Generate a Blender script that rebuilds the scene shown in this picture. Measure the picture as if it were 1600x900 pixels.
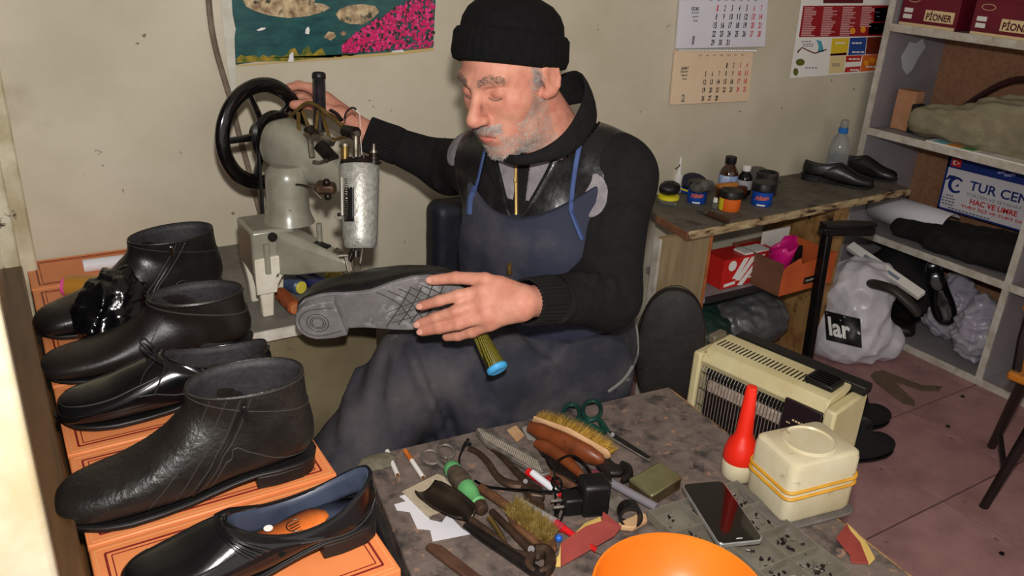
import bpy, bmesh, math, random
import numpy as np
from mathutils import Matrix, Vector
random.seed(7); RNG = np.random.default_rng(7)
PI = math.pi
S = bpy.context.scene
for o in list(bpy.data.objects): bpy.data.objects.remove(o)

# ---------------------------------------------------------------- camera
YAW, PITCH, ROLL, CAMH, FPX = map(float, (math.radians(32.78), math.radians(23.39), math.radians(3.03), 1.35, 1306.4))
FW = np.array([math.sin(YAW)*math.cos(PITCH), math.cos(YAW)*math.cos(PITCH), -math.sin(PITCH)])
_r = np.array([math.cos(YAW), -math.sin(YAW), 0.0]); _u = np.cross(_r, FW)
RT = _r*math.cos(ROLL)+_u*math.sin(ROLL); UP = -_r*math.sin(ROLL)+_u*math.cos(ROLL)
CO = np.array([0, 0, CAMH])
cd = bpy.data.cameras.new('camera'); cam = bpy.data.objects.new('camera', cd); S.collection.objects.link(cam)
cd.sensor_width = 36; cd.lens = FPX/1600*36; cd.clip_start = .02
M = Matrix.Identity(4)
for i in range(3):
    M[i][0], M[i][1], M[i][2], M[i][3] = RT[i], UP[i], -FW[i], CO[i]
cam.matrix_world = M; S.camera = cam

# ---------------------------------------------------------------- light
w = bpy.data.worlds.new('room_ambient'); S.world = w; w.use_nodes = True
w.node_tree.nodes['Background'].inputs[0].default_value = (1.0, .95, .88, 1)
w.node_tree.nodes['Background'].inputs[1].default_value = .76
ld = bpy.data.lights.new('camera_flash', 'AREA'); ld.shape = 'DISK'; ld.size = .05; ld.energy = 23.5
ld.color = (1.0, .97, .93)
fl = bpy.data.objects.new('camera_flash', ld); S.collection.objects.link(fl)
_fm = M.copy(); _p = CO+UP*.13+RT*.015-FW*.02
for i in range(3): _fm[i][3] = _p[i]
fl.matrix_world = _fm @ Matrix.Rotation(math.radians(4), 4, 'X')
S.view_settings.view_transform = 'Standard'; S.view_settings.look = 'None'
S.view_settings.exposure = 0; S.view_settings.gamma = 1; S.view_settings.use_curve_mapping = False

# ---------------------------------------------------------------- helpers: geometry of the photograph
def ray(px, py):
    return FW*FPX+RT*(px-800)+UP*(450-py)
def Z(px, py, z):                        # point of a level surface at height z
    d = ray(px, py); return CO+d*((z-CAMH)/d[2])
def Y(px, py, y):
    d = ray(px, py); return CO+d*(y/d[1])
def X(px, py, x):
    d = ray(px, py); return CO+d*(x/d[0])
def D(px, py, dep):                      # point at a depth from the viewpoint
    return CO+ray(px, py)*(dep/FPX)
def A(*a): return np.array(a, float)
def nrm(v): v = np.asarray(v, float); return v/(np.linalg.norm(v)+1e-12)
def srgb(r, g, b):
    f = lambda c: (c/255/12.92 if c/255 <= .04045 else ((c/255+.055)/1.055)**2.4)
    return (f(r), f(g), f(b), 1)
def frame(x, z=(0, 0, 1), o=(0, 0, 0)):  # 4x4 with local X along x, Z near z
    x = nrm(x); zz = np.asarray(z, float); y = nrm(np.cross(zz, x)); z2 = np.cross(x, y)
    m = np.eye(4); m[:3, 0] = x; m[:3, 1] = y; m[:3, 2] = z2; m[:3, 3] = o; return m
def rotz(a, o=(0, 0, 0)):
    m = np.eye(4); c, s = math.cos(a), math.sin(a); m[0, 0] = c; m[0, 1] = -s; m[1, 0] = s; m[1, 1] = c; m[:3, 3] = o; return m
def tf(m, p):
    p = np.asarray(p, float); return p@m[:3, :3].T+m[:3, 3]
def catmull(P, n):                       # smooth resample of control rows
    P = np.asarray(P, float); k = len(P); out = []
    for t in np.linspace(0, k-1, n):
        i = min(int(t), k-2); f = t-i
        p0, p1, p2, p3 = P[max(i-1, 0)], P[i], P[i+1], P[min(i+2, k-1)]
        out.append(.5*((2*p1)+(-p0+p2)*f+(2*p0-5*p1+4*p2-p3)*f*f+(-p0+3*p1-3*p2+p3)*f**3))
    return np.array(out)

class MB:
    def __init__(s): s.v = []; s.f = []
    def add(s, v, f, m=None):
        v = np.asarray(v, float).reshape(-1, 3)
        if m is not None: v = tf(m, v)
        n = len(s.v); s.v.extend(v.tolist()); s.f.extend([tuple(int(i)+n for i in q) for q in f]); return s
    def box(s, c, sz, m=None):
        c = A(*c); h = A(*sz)/2
        v = [c+h*A(x, y, z) for z in (-1, 1) for y in (-1, 1) for x in (-1, 1)]
        return s.add(v, [(0, 2, 3, 1), (4, 5, 7, 6), (0, 1, 5, 4), (2, 6, 7, 3), (0, 4, 6, 2), (1, 3, 7, 5)], m)
    def bar(s, p0, p1, w, h, up=(0, 0, 1)):   # rectangular bar from p0 to p1
        p0 = A(*p0); p1 = A(*p1); m = frame(p1-p0, up, (p0+p1)/2)
        return s.box((0, 0, 0), (np.linalg.norm(p1-p0), w, h), m)
    def loft(s, rings, cap0=True, cap1=True, closed=True, m=None):
        R = [np.asarray(r, float) for r in rings]; n = len(R[0]); v = np.concatenate(R); f = []
        for i in range(len(R)-1):
            for j in range(n if closed else n-1):
                k = (j+1) % n; f.append((i*n+j, i*n+k, (i+1)*n+k, (i+1)*n+j))
        if cap0: f.append(tuple(range(n-1, -1, -1)))
        if cap1: f.append(tuple(range((len(R)-1)*n, len(R)*n)))
        return s.add(v, f, m)
    def tube(s, path, r, n=10, cap=True, closed=False, flat=1.0, up=None):
        P = [A(*p) for p in path]; k = len(P); rr = [r]*k if np.isscalar(r) else list(r); rings = []
        nx = None
        for i in range(k):
            a = P[(i-1) % k] if (i > 0 or closed) else P[0]; b = P[(i+1) % k] if (i < k-1 or closed) else P[-1]
            t = nrm(b-a)
            if nx is None:
                ref = A(*up) if up is not None else (A(0, 0, 1) if abs(t[2]) < .9 else A(1, 0, 0))
                nx = nrm(np.cross(ref, t))
            nx = nrm(nx-t*np.dot(nx, t)); ny = np.cross(t, nx)
            rings.append([P[i]+rr[i]*(nx*math.cos(q)+ny*flat*math.sin(q)) for q in np.linspace(0, 2*PI, n, endpoint=False)])
        if closed: rings.append(rings[0]); cap = False
        return s.loft(rings, cap, cap)
    def cyl(s, p0, p1, r0, r1=None, n=20): return s.tube([p0, p1], [r0, r0 if r1 is None else r1], n)
    def lathe(s, prof, o=(0, 0, 0), ax=(0, 0, 1), n=24, cap=True):
        ax = nrm(ax); m = frame(nrm(np.cross(ax, A(.31, .77, .12))), ax, o)
        rings = [[(r*math.cos(q), r*math.sin(q), z) for q in np.linspace(0, 2*PI, n, endpoint=False)] for r, z in prof]
        return s.loft(rings, cap, cap, m=m)
    def prism(s, poly, z0, z1, m=None):
        n = len(poly); v = [(p[0], p[1], z0) for p in poly]+[(p[0], p[1], z1) for p in poly]
        ar = sum(poly[i][0]*poly[(i+1) % n][1]-poly[(i+1) % n][0]*poly[i][1] for i in range(n))
        f = [tuple(range(n-1, -1, -1)), tuple(range(n, 2*n))]+[(i, (i+1) % n, n+(i+1) % n, n+i) for i in range(n)]
        if ar < 0: f = [tuple(reversed(q)) for q in f]
        return s.add(v, f, m)
    def ball(s, c, r, n=14, m=None):
        r = A(r, r, r) if np.isscalar(r) else A(*r); rings = []
        for t in np.linspace(.02, PI-.02, n//2+2):
            rings.append([A(*c)+r*A(math.sin(t)*math.cos(q), math.sin(t)*math.sin(q), -math.cos(t)) for q in np.linspace(0, 2*PI, n, endpoint=False)])
        return s.loft(rings, m=m)
    def grid(s, fn, nu, nv, m=None):
        v = [fn(i/(nu-1), j/(nv-1)) for i in range(nu) for j in range(nv)]
        return s.add(v, [(i*nv+j, (i+1)*nv+j, (i+1)*nv+j+1, i*nv+j+1) for i in range(nu-1) for j in range(nv-1)], m)
    def build(s, name, mat, parent=None, smooth=True, bevel=0, sub=0, solid=0, ang=38, seg=2):
        return mesh_obj(name, np.array(s.v), s.f, mat, parent, smooth, bevel, sub, solid, ang, seg)
ORG = {}
def mesh_obj(name, v, f, mat, parent=None, smooth=True, bevel=0, sub=0, solid=0, ang=38, seg=2):
    v = np.asarray(v, float)
    if parent is None: org = A((v[:, 0].min()+v[:, 0].max())/2, (v[:, 1].min()+v[:, 1].max())/2, v[:, 2].min())
    else: org = ORG[parent.name]
    me = bpy.data.meshes.new(name); me.from_pydata((v-org).tolist(), [], f); me.update()
    bm = bmesh.new(); bm.from_mesh(me); bmesh.ops.recalc_face_normals(bm, faces=bm.faces); bm.to_mesh(me); bm.free()
    if smooth:
        me.polygons.foreach_set('use_smooth', [True]*len(me.polygons)); me.set_sharp_from_angle(angle=math.radians(ang))
    o = bpy.data.objects.new(name, me); S.collection.objects.link(o)
    me.materials.append(mat)
    if parent is None: o.location = org
    else: o.parent = parent
    ORG[o.name] = org
    if solid:
        q = o.modifiers.new('s', 'SOLIDIFY'); q.thickness = solid; q.offset = 0
    if bevel:
        q = o.modifiers.new('b', 'BEVEL'); q.width = bevel; q.segments = seg; q.limit_method = 'ANGLE'; q.angle_limit = math.radians(35)
    if sub:
        q = o.modifiers.new('u', 'SUBSURF'); q.levels = sub; q.render_levels = sub
    return o
def thing(name, label, cat, loc, group=None):
    o = bpy.data.objects.new(name, None); S.collection.objects.link(o); o.location = loc; o.empty_display_size = .05
    ORG[o.name] = A(*loc); return tag(o, label, cat, group)
def tag(o, label=None, cat=None, group=None, kind=None):
    if label: o['label'] = label
    if cat: o['category'] = cat
    if group: o['group'] = group
    if kind: o['kind'] = kind
    return o
def struct(o): o['kind'] = 'structure'; return o

# ---------------------------------------------------------------- materials
MATS = {}
def mat(name, c, c2=None, scale=12, rough=.6, metal=0, bump=0, bscale=60, lo=.35, hi=.65, spec=.5, coat=0, trans=0, alpha=1,
        c3=None, scale3=5, lo3=.55, hi3=.7, rvar=0, sss=0, stretch=None, kind='noise', emit=0, ior=1.45, detail=6, sheen=0, c4=None, scale4=40, lo4=.7, hi4=.73):
    if name in MATS: return MATS[name]
    m = bpy.data.materials.new(name); m.use_nodes = True; t = m.node_tree; N = t.nodes; L = t.links; b = N['Principled BSDF']
    col = lambda q: srgb(*q) if len(q) == 3 else q
    b.inputs['Base Color'].default_value = col(c); b.inputs['Roughness'].default_value = rough; b.inputs['Metallic'].default_value = metal
    b.inputs['Specular IOR Level'].default_value = spec; b.inputs['Coat Weight'].default_value = coat; b.inputs['Coat Roughness'].default_value = .15
    b.inputs['Transmission Weight'].default_value = trans; b.inputs['Alpha'].default_value = alpha; b.inputs['IOR'].default_value = ior
    if sheen: b.inputs['Sheen Weight'].default_value = sheen
    if sss:
        b.inputs['Subsurface Weight'].default_value = sss; b.inputs['Subsurface Radius'].default_value = (1, .35, .2); b.inputs['Subsurface Scale'].default_value = .006
    tc = N.new('ShaderNodeTexCoord'); src = tc.outputs['Object']
    if stretch:
        mp = N.new('ShaderNodeMapping'); mp.inputs['Scale'].default_value = stretch; L.new(src, mp.inputs['Vector']); src = mp.outputs['Vector']
    def noise(sc, det=detail, k=kind):
        if k == 'voronoi':
            n = N.new('ShaderNodeTexVoronoi'); n.inputs['Scale'].default_value = sc; out = n.outputs['Distance']
        elif k == 'wave':
            n = N.new('ShaderNodeTexWave'); n.inputs['Scale'].default_value = sc; n.inputs['Distortion'].default_value = 1.5; out = n.outputs['Color']
        else:
            n = N.new('ShaderNodeTexNoise'); n.inputs['Scale'].default_value = sc; n.inputs['Detail'].default_value = det; n.inputs['Roughness'].default_value = .6; out = n.outputs['Fac']
        L.new(src, n.inputs['Vector']); return out
    def ramp(fac, a, bb):
        r = N.new('ShaderNodeMapRange'); r.inputs[1].default_value = a; r.inputs[2].default_value = bb; L.new(fac, r.inputs[0]); return r.outputs[0]
    def mix(fac, a, bb):
        x = N.new('ShaderNodeMix'); x.data_type = 'RGBA'; L.new(fac, x.inputs[0])
        for sock, val in ((x.inputs[6], a), (x.inputs[7], bb)):
            if hasattr(val, 'links'): L.new(val, sock)
            else: sock.default_value = val
        return x.outputs[2]
    cur = col(c)
    if c2 is not None: cur = mix(ramp(noise(scale), lo, hi), cur, col(c2))
    if c3 is not None: cur = mix(ramp(noise(scale3, 8, 'noise'), lo3, hi3), cur, col(c3))
    if c4 is not None: cur = mix(ramp(noise(scale4, 3, 'noise'), lo4, hi4), cur, col(c4))
    if hasattr(cur, 'links'): L.new(cur, b.inputs['Base Color'])
    if rvar:
        r = N.new('ShaderNodeMapRange'); L.new(noise(scale*1.7, 5, 'noise'), r.inputs[0]); r.inputs[1].default_value = .3; r.inputs[2].default_value = .7
        r.inputs[3].default_value = max(.03, rough-rvar); r.inputs[4].default_value = min(1, rough+rvar); L.new(r.outputs[0], b.inputs['Roughness'])
    if bump:
        bp = N.new('ShaderNodeBump'); bp.inputs['Strength'].default_value = bump; bp.inputs['Distance'].default_value = .004
        L.new(noise(bscale, 5), bp.inputs['Height']); L.new(bp.outputs[0], b.inputs['Normal'])
    if emit: b.inputs['Emission Color'].default_value = col(c); b.inputs['Emission Strength'].default_value = emit
    MATS[name] = m; return m
_tx = {}
def text_geo(txt, bold=0.0):
    k = (txt, bold)
    if k not in _tx:
        cu = bpy.data.curves.new('t', 'FONT'); cu.body = txt; cu.size = 1; cu.align_x = 'CENTER'; cu.align_y = 'CENTER'; cu.offset = bold; cu.resolution_u = 3
        ob = bpy.data.objects.new('t', cu); me = bpy.data.meshes.new_from_object(ob)
        _tx[k] = (np.array([tuple(q.co) for q in me.vertices]).reshape(-1, 3), [tuple(p.vertices) for p in me.polygons])
        bpy.data.objects.remove(ob); bpy.data.curves.remove(cu); bpy.data.meshes.remove(me)
    return _tx[k]
def put_text(mb, txt, m, w=None, h=None, pos=(0, 0), z=.0006, bold=.02):
    """flat lettering in the XY plane of frame m, fitted to width w and height h, centred on pos"""
    v, f = text_geo(txt, bold)
    if len(v) == 0: return
    lo, hi = v.min(0), v.max(0); sz = hi-lo
    sy = h/sz[1] if h else w/sz[0]; sx = w/sz[0] if w else sy
    q = (v-(lo+hi)/2)*A(sx, sy, 0)+A(pos[0], pos[1], z); mb.add(q, f, m)

def dashes(mb, m, x, y, w, h, n=5, z=.0012):          # print too small to read: a row of short marks
    for k in range(n): mb.box((x-w/2+w*(k+.5)/n, y, z), (w/n*.72, h, .0004), m)
# ---------------------------------------------------------------- smooth solids (one closed surface from blended shapes)
class SDF:
    def __init__(s): s.p = []
    def _a(s, fn, c, R, k, op): s.p.append((fn, A(*c), float(R), k, op)); return s
    def cap(s, a, b, ra, rb=None, k=.02, op='u'):
        a = A(*a); b = A(*b); rb = ra if rb is None else rb; ba = b-a; L2 = ba@ba+1e-12
        def fn(P):
            t = np.clip(((P-a)@ba)/L2, 0, 1); return np.linalg.norm(P-a-t[:, None]*ba, axis=1)-(ra+(rb-ra)*t)
        return s._a(fn, (a+b)/2, math.sqrt(L2)/2+max(ra, rb), k, op)
    def ell(s, c, r, k=.02, op='u', rot=None):
        c = A(*c); r = A(*r); Rm = np.eye(3) if rot is None else np.asarray(rot)[:3, :3]
        def fn(P):
            q = (P-c)@Rm; k0 = np.linalg.norm(q/r, axis=1); k1 = np.linalg.norm(q/(r*r), axis=1)+1e-9
            return k0*(k0-1)/k1
        return s._a(fn, c, r.max(), k, op)
    def bump(s, c, sig, amp):
        c = A(*c); fn = lambda P: amp*np.exp(-((P-c)**2).sum(1)/(sig*sig)); return s._a(fn, c, sig*2.6, 0, 'b')
    def bumpline(s, a, b, sig, amp):
        a = A(*a); b = A(*b); ba = b-a; L2 = ba@ba+1e-12
        def fn(P):
            t = np.clip(((P-a)@ba)/L2, 0, 1); return amp*np.exp(-((P-a-t[:, None]*ba)**2).sum(1)/(sig*sig))
        return s._a(fn, (a+b)/2, math.sqrt(L2)/2+sig*2.6, 0, 'b')
    def fn(s, f, c=(0, 0, 0), R=1e6, k=0, op='f'): return s._a(f, c, R, k, op)
    def ev(s, P, c=None, hd=0):
        d = np.full(len(P), .3)
        for fn, pc, R, k, op in s.p:
            if c is not None and np.linalg.norm(pc-c) > R+hd+.05: continue
            if op == 'f': d = fn(P, d); continue
            e = fn(P)
            if op == 'b': d = d-e; continue
            if op == 's': e = -e; h = np.maximum(k-np.abs(d-e), 0)/max(k, 1e-6); d = np.maximum(d, e)+h*h*k/4
            else: h = np.maximum(k-np.abs(d-e), 0)/max(k, 1e-6); d = np.minimum(d, e)-h*h*k/4
        return d
    def mesh(s, lo, hi, h):
        lo = A(*lo); hi = A(*hi); B = 16; nb = np.ceil((hi-lo)/(h*B)).astype(int); n = nb*B+1; F = np.full(n, .3, np.float32)
        hd = h*B*.87
        cc = np.stack(np.meshgrid(*[lo[a]+(np.arange(nb[a])+.5)*B*h for a in range(3)], indexing='ij'), -1).reshape(-1, 3); CV = s.ev(cc).reshape(nb)
        for bi in range(nb[0]):
            for bj in range(nb[1]):
                for bk in range(nb[2]):
                    i0 = A(bi, bj, bk).astype(int)*B; c = lo+(i0+B/2)*h
                    v = CV[bi, bj, bk]
                    sl = tuple(slice(i0[a], i0[a]+B+1) for a in range(3))
                    if abs(v) > hd*1.35+.025: F[sl] = v; continue
                    g = np.stack(np.meshgrid(*[lo[a]+(i0[a]+np.arange(B+1))*h for a in range(3)], indexing='ij'), -1).reshape(-1, 3)
                    F[sl] = s.ev(g, c, hd).reshape(B+1, B+1, B+1)
        sg = F < 0; n = n-1
        cs = np.zeros(n, np.int8)
        offs = [(a, b, c) for a in (0, 1) for b in (0, 1) for c in (0, 1)]
        for a, b, c in offs: cs += sg[a:a+n[0], b:b+n[1], c:c+n[2]]
        I = np.argwhere((cs > 0) & (cs < 8)); idx = np.full(n, -1, np.int64); idx[tuple(I.T)] = np.arange(len(I))
        V = np.stack([F[I[:, 0]+a, I[:, 1]+b, I[:, 2]+c] for a, b, c in offs], 1); acc = np.zeros((len(I), 3)); cnt = np.zeros(len(I))
        for p in range(8):
            for q in range(p+1, 8):
                dv = A(*offs[q])-A(*offs[p])
                if abs(dv).sum() != 1: continue
                a, b = V[:, p], V[:, q]; mk = (a < 0) != (b < 0); t = np.where(mk, a/(a-b+1e-20), 0)
                acc += mk[:, None]*(A(*offs[p])+t[:, None]*dv); cnt += mk
        W = lo+(I+acc/cnt[:, None])*h; faces = []
        for ax in range(3):
            b, c = (ax+1) % 3, (ax+2) % 3
            s0 = [slice(1, n[a]) for a in range(3)]; s1 = [slice(1, n[a]) for a in range(3)]
            s0[ax] = slice(0, n[ax]); s1[ax] = slice(1, n[ax]+1)
            A0 = sg[tuple(s0)]; A1 = sg[tuple(s1)]; E = np.argwhere(A0 != A1)
            if not len(E): continue
            base = E.copy(); base[:, b] += 1; base[:, c] += 1
            def cell(db, dc):
                q = base.copy(); q[:, b] -= db; q[:, c] -= dc; return idx[tuple(q.T)]
            Q = np.stack([cell(1, 1), cell(0, 1), cell(0, 0), cell(1, 0)], 1)
            fl = ~A0[tuple(E.T)]; Q[fl] = Q[fl][:, ::-1]; faces.append(Q[(Q >= 0).all(1)])
        return W, np.concatenate(faces).tolist()
# ================================================================ room
WY = 1.93
m_wall = mat('wall_paint', (206, 196, 176), (190, 180, 158), scale=3.2, rough=.75, c3=(150, 135, 105), scale3=2.3, lo3=.62, hi3=.82, bump=.25, bscale=40, c4=(120, 108, 88), scale4=34, lo4=.71, hi4=.75)
m_tile = mat('floor_tile_pink', (176, 134, 132), (150, 112, 112), scale=9, rough=.42, c3=(96, 72, 72), scale3=30, lo3=.66, hi3=.74, spec=.35)
m_grout = mat('grout', (70, 55, 54), rough=.9)
m_plain = mat('plain_plaster', (190, 186, 172), (170, 165, 150), rough=.85)
def wallpart(name, c, sz, m): return struct(MB().box(c, sz).build(name, m, smooth=False))
wb = wallpart('wall_back', (1.55, WY+.05, 1.2), (3.5, .1, 2.6), m_wall)
wallpart('wall_right', (3.13, .3, 1.2), (.1, 3.4, 2.6), m_plain)
wallpart('ceiling', (1.55, .3, 2.55), (3.5, 3.5, .1), m_plain)
fl_o = struct(MB().box((1.55, .3, -.045), (3.5, 3.4, .08)).build('floor', m_grout, smooth=False))
tm = None
for ix in range(-6, 4):
    for iy in range(-7, 4):
        x0 = 1.988+.3325*ix; y0 = .914+.3325*iy
        x1 = min(x0+.3325, 3.07); y1 = min(y0+.3325, WY-.001)
        if x0 < -.05 or y0 < -1.3 or x1-x0 < .02: continue
        full = abs(x1-x0-.3325) < 1e-4 and abs(y1-y0-.3325) < 1e-4
        if full and tm is not None:
            o = bpy.data.objects.new('floor_tile', tm); S.collection.objects.link(o); o.parent = fl_o; o.location = A(x0, y0, 0)-t_org
            continue
        o = MB().box(((x0+x1)/2, (y0+y1)/2, -.006), (x1-x0-.005, y1-y0-.005, .012)).build('floor_tile', m_tile, fl_o, smooth=False, bevel=.0015, seg=1)
        if full: tm = o.data; t_org = A(x0, y0, 0)
# left side: glazed shop window between two old painted posts
m_cream = mat('old_cream_paint', (214, 206, 180), (178, 164, 130), scale=14, rough=.55, c3=(66, 48, 34), scale3=16, lo3=.63, hi3=.66, bump=.4, bscale=30)
m_white_post = mat('white_gloss_paint', (186, 178, 158), (168, 152, 120), scale=9, rough=.4, c3=(60, 44, 40), scale3=26, lo3=.7, hi3=.72, bump=.3, bscale=25)
m_glass_dark = mat('night_window_glass', (16, 15, 13), rough=.04, spec=.8, coat=.6)
m_sill = mat('brown_varnished_wood', (92, 62, 36), (70, 46, 26), scale=10, rough=.35, stretch=(6, .6, 6))
win = MB().box((-.03, 1.235, 1.45), (.006, 1.17, 1.6)).build('window_1', m_glass_dark, smooth=False); struct(win)
o = MB().box((.004, 1.885, 1.45), (.056, .05, 2.2)).box((-.012, 1.845, 1.45), (.03, .03, 2.2)).build('window_frame', m_cream, win, bevel=.004)
o = MB().box((-.0575, .62, 1.15), (.085, .05, 2.3)).build('trim_1', m_white_post, bevel=.005); struct(o)
o = MB().box((-.02, 1.245, .655), (.05, 1.19, .04)).build('window_sill', m_sill, win, bevel=.004)
wallpart('wall_left', (-.04, 1.1, .315), (.07, 1.64, .63), m_plain)

# ================================================================ shelf unit along the right wall
m_swhite = mat('shelf_white_edge', (205, 200, 190), (175, 165, 150), scale=25, rough=.6, c3=(120, 105, 85), scale3=18, lo3=.62, hi3=.75)
m_sgrey = mat('shelf_grey_laminate', (150, 143, 147), (132, 125, 128), scale=6, rough=.6)
m_hard = mat('brown_hardboard', (158, 116, 86), (140, 98, 70), scale=60, rough=.8, bump=.2, bscale=200)
su = thing('shelf_unit', 'white open shelf unit with grey sides and brown hardboard back', 'shelf', (2.87, 1.25, 0))
SX, BX = 2.70, 3.045
for y in (1.88, 1.247, .60):
    MB().box(((SX+BX)/2, y, .75), (BX-SX, .018, 1.5)).build('side_panel', m_sgrey, su, smooth=False)
    MB().box((SX-.002, y, .75), (.006, .022, 1.5)).build('edge_strip', m_swhite, su, smooth=False)
for z in (.012, .362, .733, 1.093):
    for ya, yb in ((1.871, 1.256), (1.238, .609)):
        MB().box(((SX+BX)/2, (ya+yb)/2, z), (BX-SX, ya-yb, .02)).build('shelf_board', m_sgrey, su, smooth=False)
        MB().box((SX-.003, (ya+yb)/2, z), (.008, ya-yb, .026)).build('edge_strip', m_swhite, su, smooth=False, bevel=.002)
MB().box((BX+.006, 1.25, .75), (.008, 1.3, 1.5)).build('back_panel', m_hard, su, smooth=False)
pat = [(2.80, .99), (2.83, 1.04), (2.87, 1.035), (2.90, 1.05), (2.93, 1.02), (2.90, .98), (2.88, .94), (2.855, .925), (2.82, .95)]
mm = np.eye(4); mm[:3, 0] = (1, 0, 0); mm[:3, 1] = (0, 0, 1); mm[:3, 2] = (0, -1, 0); mm[:3, 3] = (0, 1.871, 0)
tag(MB().prism(pat, 0, .0012, mm).build('torn_label', mat('torn_paper_white', (190, 188, 195), rough=.8), su, smooth=False), 'torn white sticker remnant')

# ---- shoe boxes reading PIONER
m_mar = mat('maroon_card', (112, 20, 40), (96, 14, 34), scale=8, rough=.5)
m_gold = mat('pale_gold_card', (222, 196, 150), rough=.6); m_cardw = mat('white_card', (225, 222, 215), rough=.6)
m_printdk = mat('maroon_print', (70, 10, 26), rough=.6)
def pioner(y0, y1, x0, lab):
    t = thing('shoe_box', lab, 'shoe box', ((x0+3.0)/2, (y0+y1)/2, 1.104), 'maroon shoe boxes on the top shelf')
    MB().box(((x0+3.0)/2, (y0+y1)/2, 1.158), (3.0-x0, abs(y1-y0), .105)).build('box_body', m_mar, t, smooth=False, bevel=.001)
    MB().box(((x0+3.0)/2, (y0+y1)/2, 1.222), (3.0-x0+.006, abs(y1-y0)+.006, .025)).build('box_lid', m_mar, t, smooth=False, bevel=.001)
    w = y0-y1; m = np.eye(4); m[:3, 0] = (0, -1, 0); m[:3, 1] = (0, 0, 1); m[:3, 2] = (-1, 0, 0); m[:3, 3] = (x0, (y0+y1)/2, 1.155)
    MB().box((0, -.047, .0004), (w-.006, .010, .0008), m).build('gold_band', m_gold, t, smooth=False)
    npn = MB().box((.04, -.013, .0005), (w*.5, .036, .001), m).build('name_panel', m_gold, t, smooth=False)
    MB().box((-w*.36, -.002, .0005), (.032, .014, .001), m).box((-w*.36, -.022, .0005), (.032, .014, .001), m).build('size_label', m_cardw, t, smooth=False)
    b = MB(); put_text(b, 'PİONER', m, w*.44, .03, (.04, -.012), .0012, .03); b.build('lettering', m_printdk, npn, smooth=False)
    b = MB(); b.tube([tf(m, (-w*.3+.022*math.cos(q), .034+.009*math.sin(q), .001)) for q in np.linspace(0, 2*PI, 20, endpoint=False)], .0009, 5, closed=True)
    b.build('oval_emblem', m_gold, t)
    return t
pioner(1.865, 1.655, 2.73, 'maroon lettered shoe box at the wall end of top shelf')
pioner(1.60, 1.38, 2.72, 'maroon lettered shoe box on top shelf, second from the wall')
pioner(1.345, 1.262, 2.74, 'maroon shoe box cut by the picture edge on top shelf')

# ---- second shelf from the top: carton, folded bags, magazine
def blob(name, sdf, lo, hi, h, m, parent=None, sub=0): 
    v, f = sdf.mesh(lo, hi, h); return mesh_obj(name, v, f, m, parent, ang=180)
def wrinkle(amp, fr, seed=0, st=(1, 1, 1)):
    r = np.random.default_rng(seed); K = r.normal(size=(7, 3))*A(*st); K = K/np.linalg.norm(K, axis=1)[:, None]*fr*r.uniform(.5, 1.6, (7, 1)); ph = r.uniform(0, 6.3, 7)
    def fn(P, d):
        s = np.zeros(len(P))
        for k, q in zip(K, ph): s += 1-np.abs(np.sin(P@k*.5+q+.6*np.sin(P@k[[1, 2, 0]]*.35)))
        return d-amp*(s/7-.35)*2
    return fn
m_khaki = mat('khaki_canvas', (150, 142, 116), (132, 122, 98), scale=14, rough=.85, bump=.15, bscale=300)
m_dkgrey_cloth = mat('dark_grey_cloth', (74, 70, 66), (58, 54, 52), scale=12, rough=.9)
m_maroon_leather = mat('worn_maroon_leather', (70, 40, 42), (52, 30, 32), scale=10, rough=.45)
m_blackcloth = mat('black_cloth', (16, 15, 16), (24, 22, 22), scale=20, rough=.85, bump=.2, bscale=120)
m_card = mat('brown_cardboard', (190, 140, 104), (170, 118, 84), scale=16, rough=.85)
b = MB(); b.box((2.80, 1.80, .815), (.05, .075, .14), None)
tag(b.build('cardboard_carton', m_card, bevel=.002), 'small brown carton standing open at left of khaki bag', 'carton')
b = MB(); b.box((2.79, 1.755, .795), (.05, .02, .10)).box((2.81, 1.725, .785), (.06, .03, .08)); tag(b.build('black_pouch', m_blackcloth, bevel=.004), 'small black pouch between carton and khaki bag', 'pouch')
s = SDF()
for a, c, r in (((2.76, 1.70, .80), (2.79, 1.30, .865), .052), ((2.86, 1.69, .79), (2.88, 1.28, .86), .055), ((2.77, 1.55, .79), (2.80, 1.27, .80), .05), ((2.80, 1.50, .86), (2.85, 1.27, .90), .05)):
    s.cap(a, c, r, r*1.15, k=.05)
s.fn(wrinkle(.012, 130, 3, (1, .4, 1)))
s.fn(lambda P, d: np.maximum(d, .745-P[:, 2]))
tag(blob('folded_bag', s, (2.66, 1.2, .72), (2.98, 1.78, 1.0), .006, m_khaki), 'folded khaki canvas bag filling the second shelf', 'bag')
s = SDF(); s.cap((2.97, 1.66, .80), (2.98, 1.30, .90), .05, .075, k=.04).fn(wrinkle(.008, 130, 5))
s.fn(lambda P, d: np.maximum(d, .745-P[:, 2])); s.fn(lambda P, d: np.maximum(d, P[:, 0]-3.038))
tag(blob('grey_cloth_bundle', s, (2.88, 1.2, .72), (3.08, 1.74, 1.0), .007, m_dkgrey_cloth), 'dark grey cloth bundle behind the khaki bag', 'cloth')
b = MB(); b.tube([(2.91+.01*math.sin(t*3), 1.70-.36*t, .80+.17*math.sin(min(t*1.6, 1)*PI/2)) for t in np.linspace(0, 1, 14)], .022, 8, flat=.5)
tag(b.build('leather_bag_flap', m_maroon_leather), 'maroon leather bag rim rising behind khaki canvas', 'bag')
b = MB(); b.box((2.742, 1.47, .748), (.09, .34, .005), None); 
t = thing('magazine', 'printed magazine lying under the khaki bag', 'magazine', (2.742, 1.47, .745))
b.build('pages', m_cardw, t, smooth=False)
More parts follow.
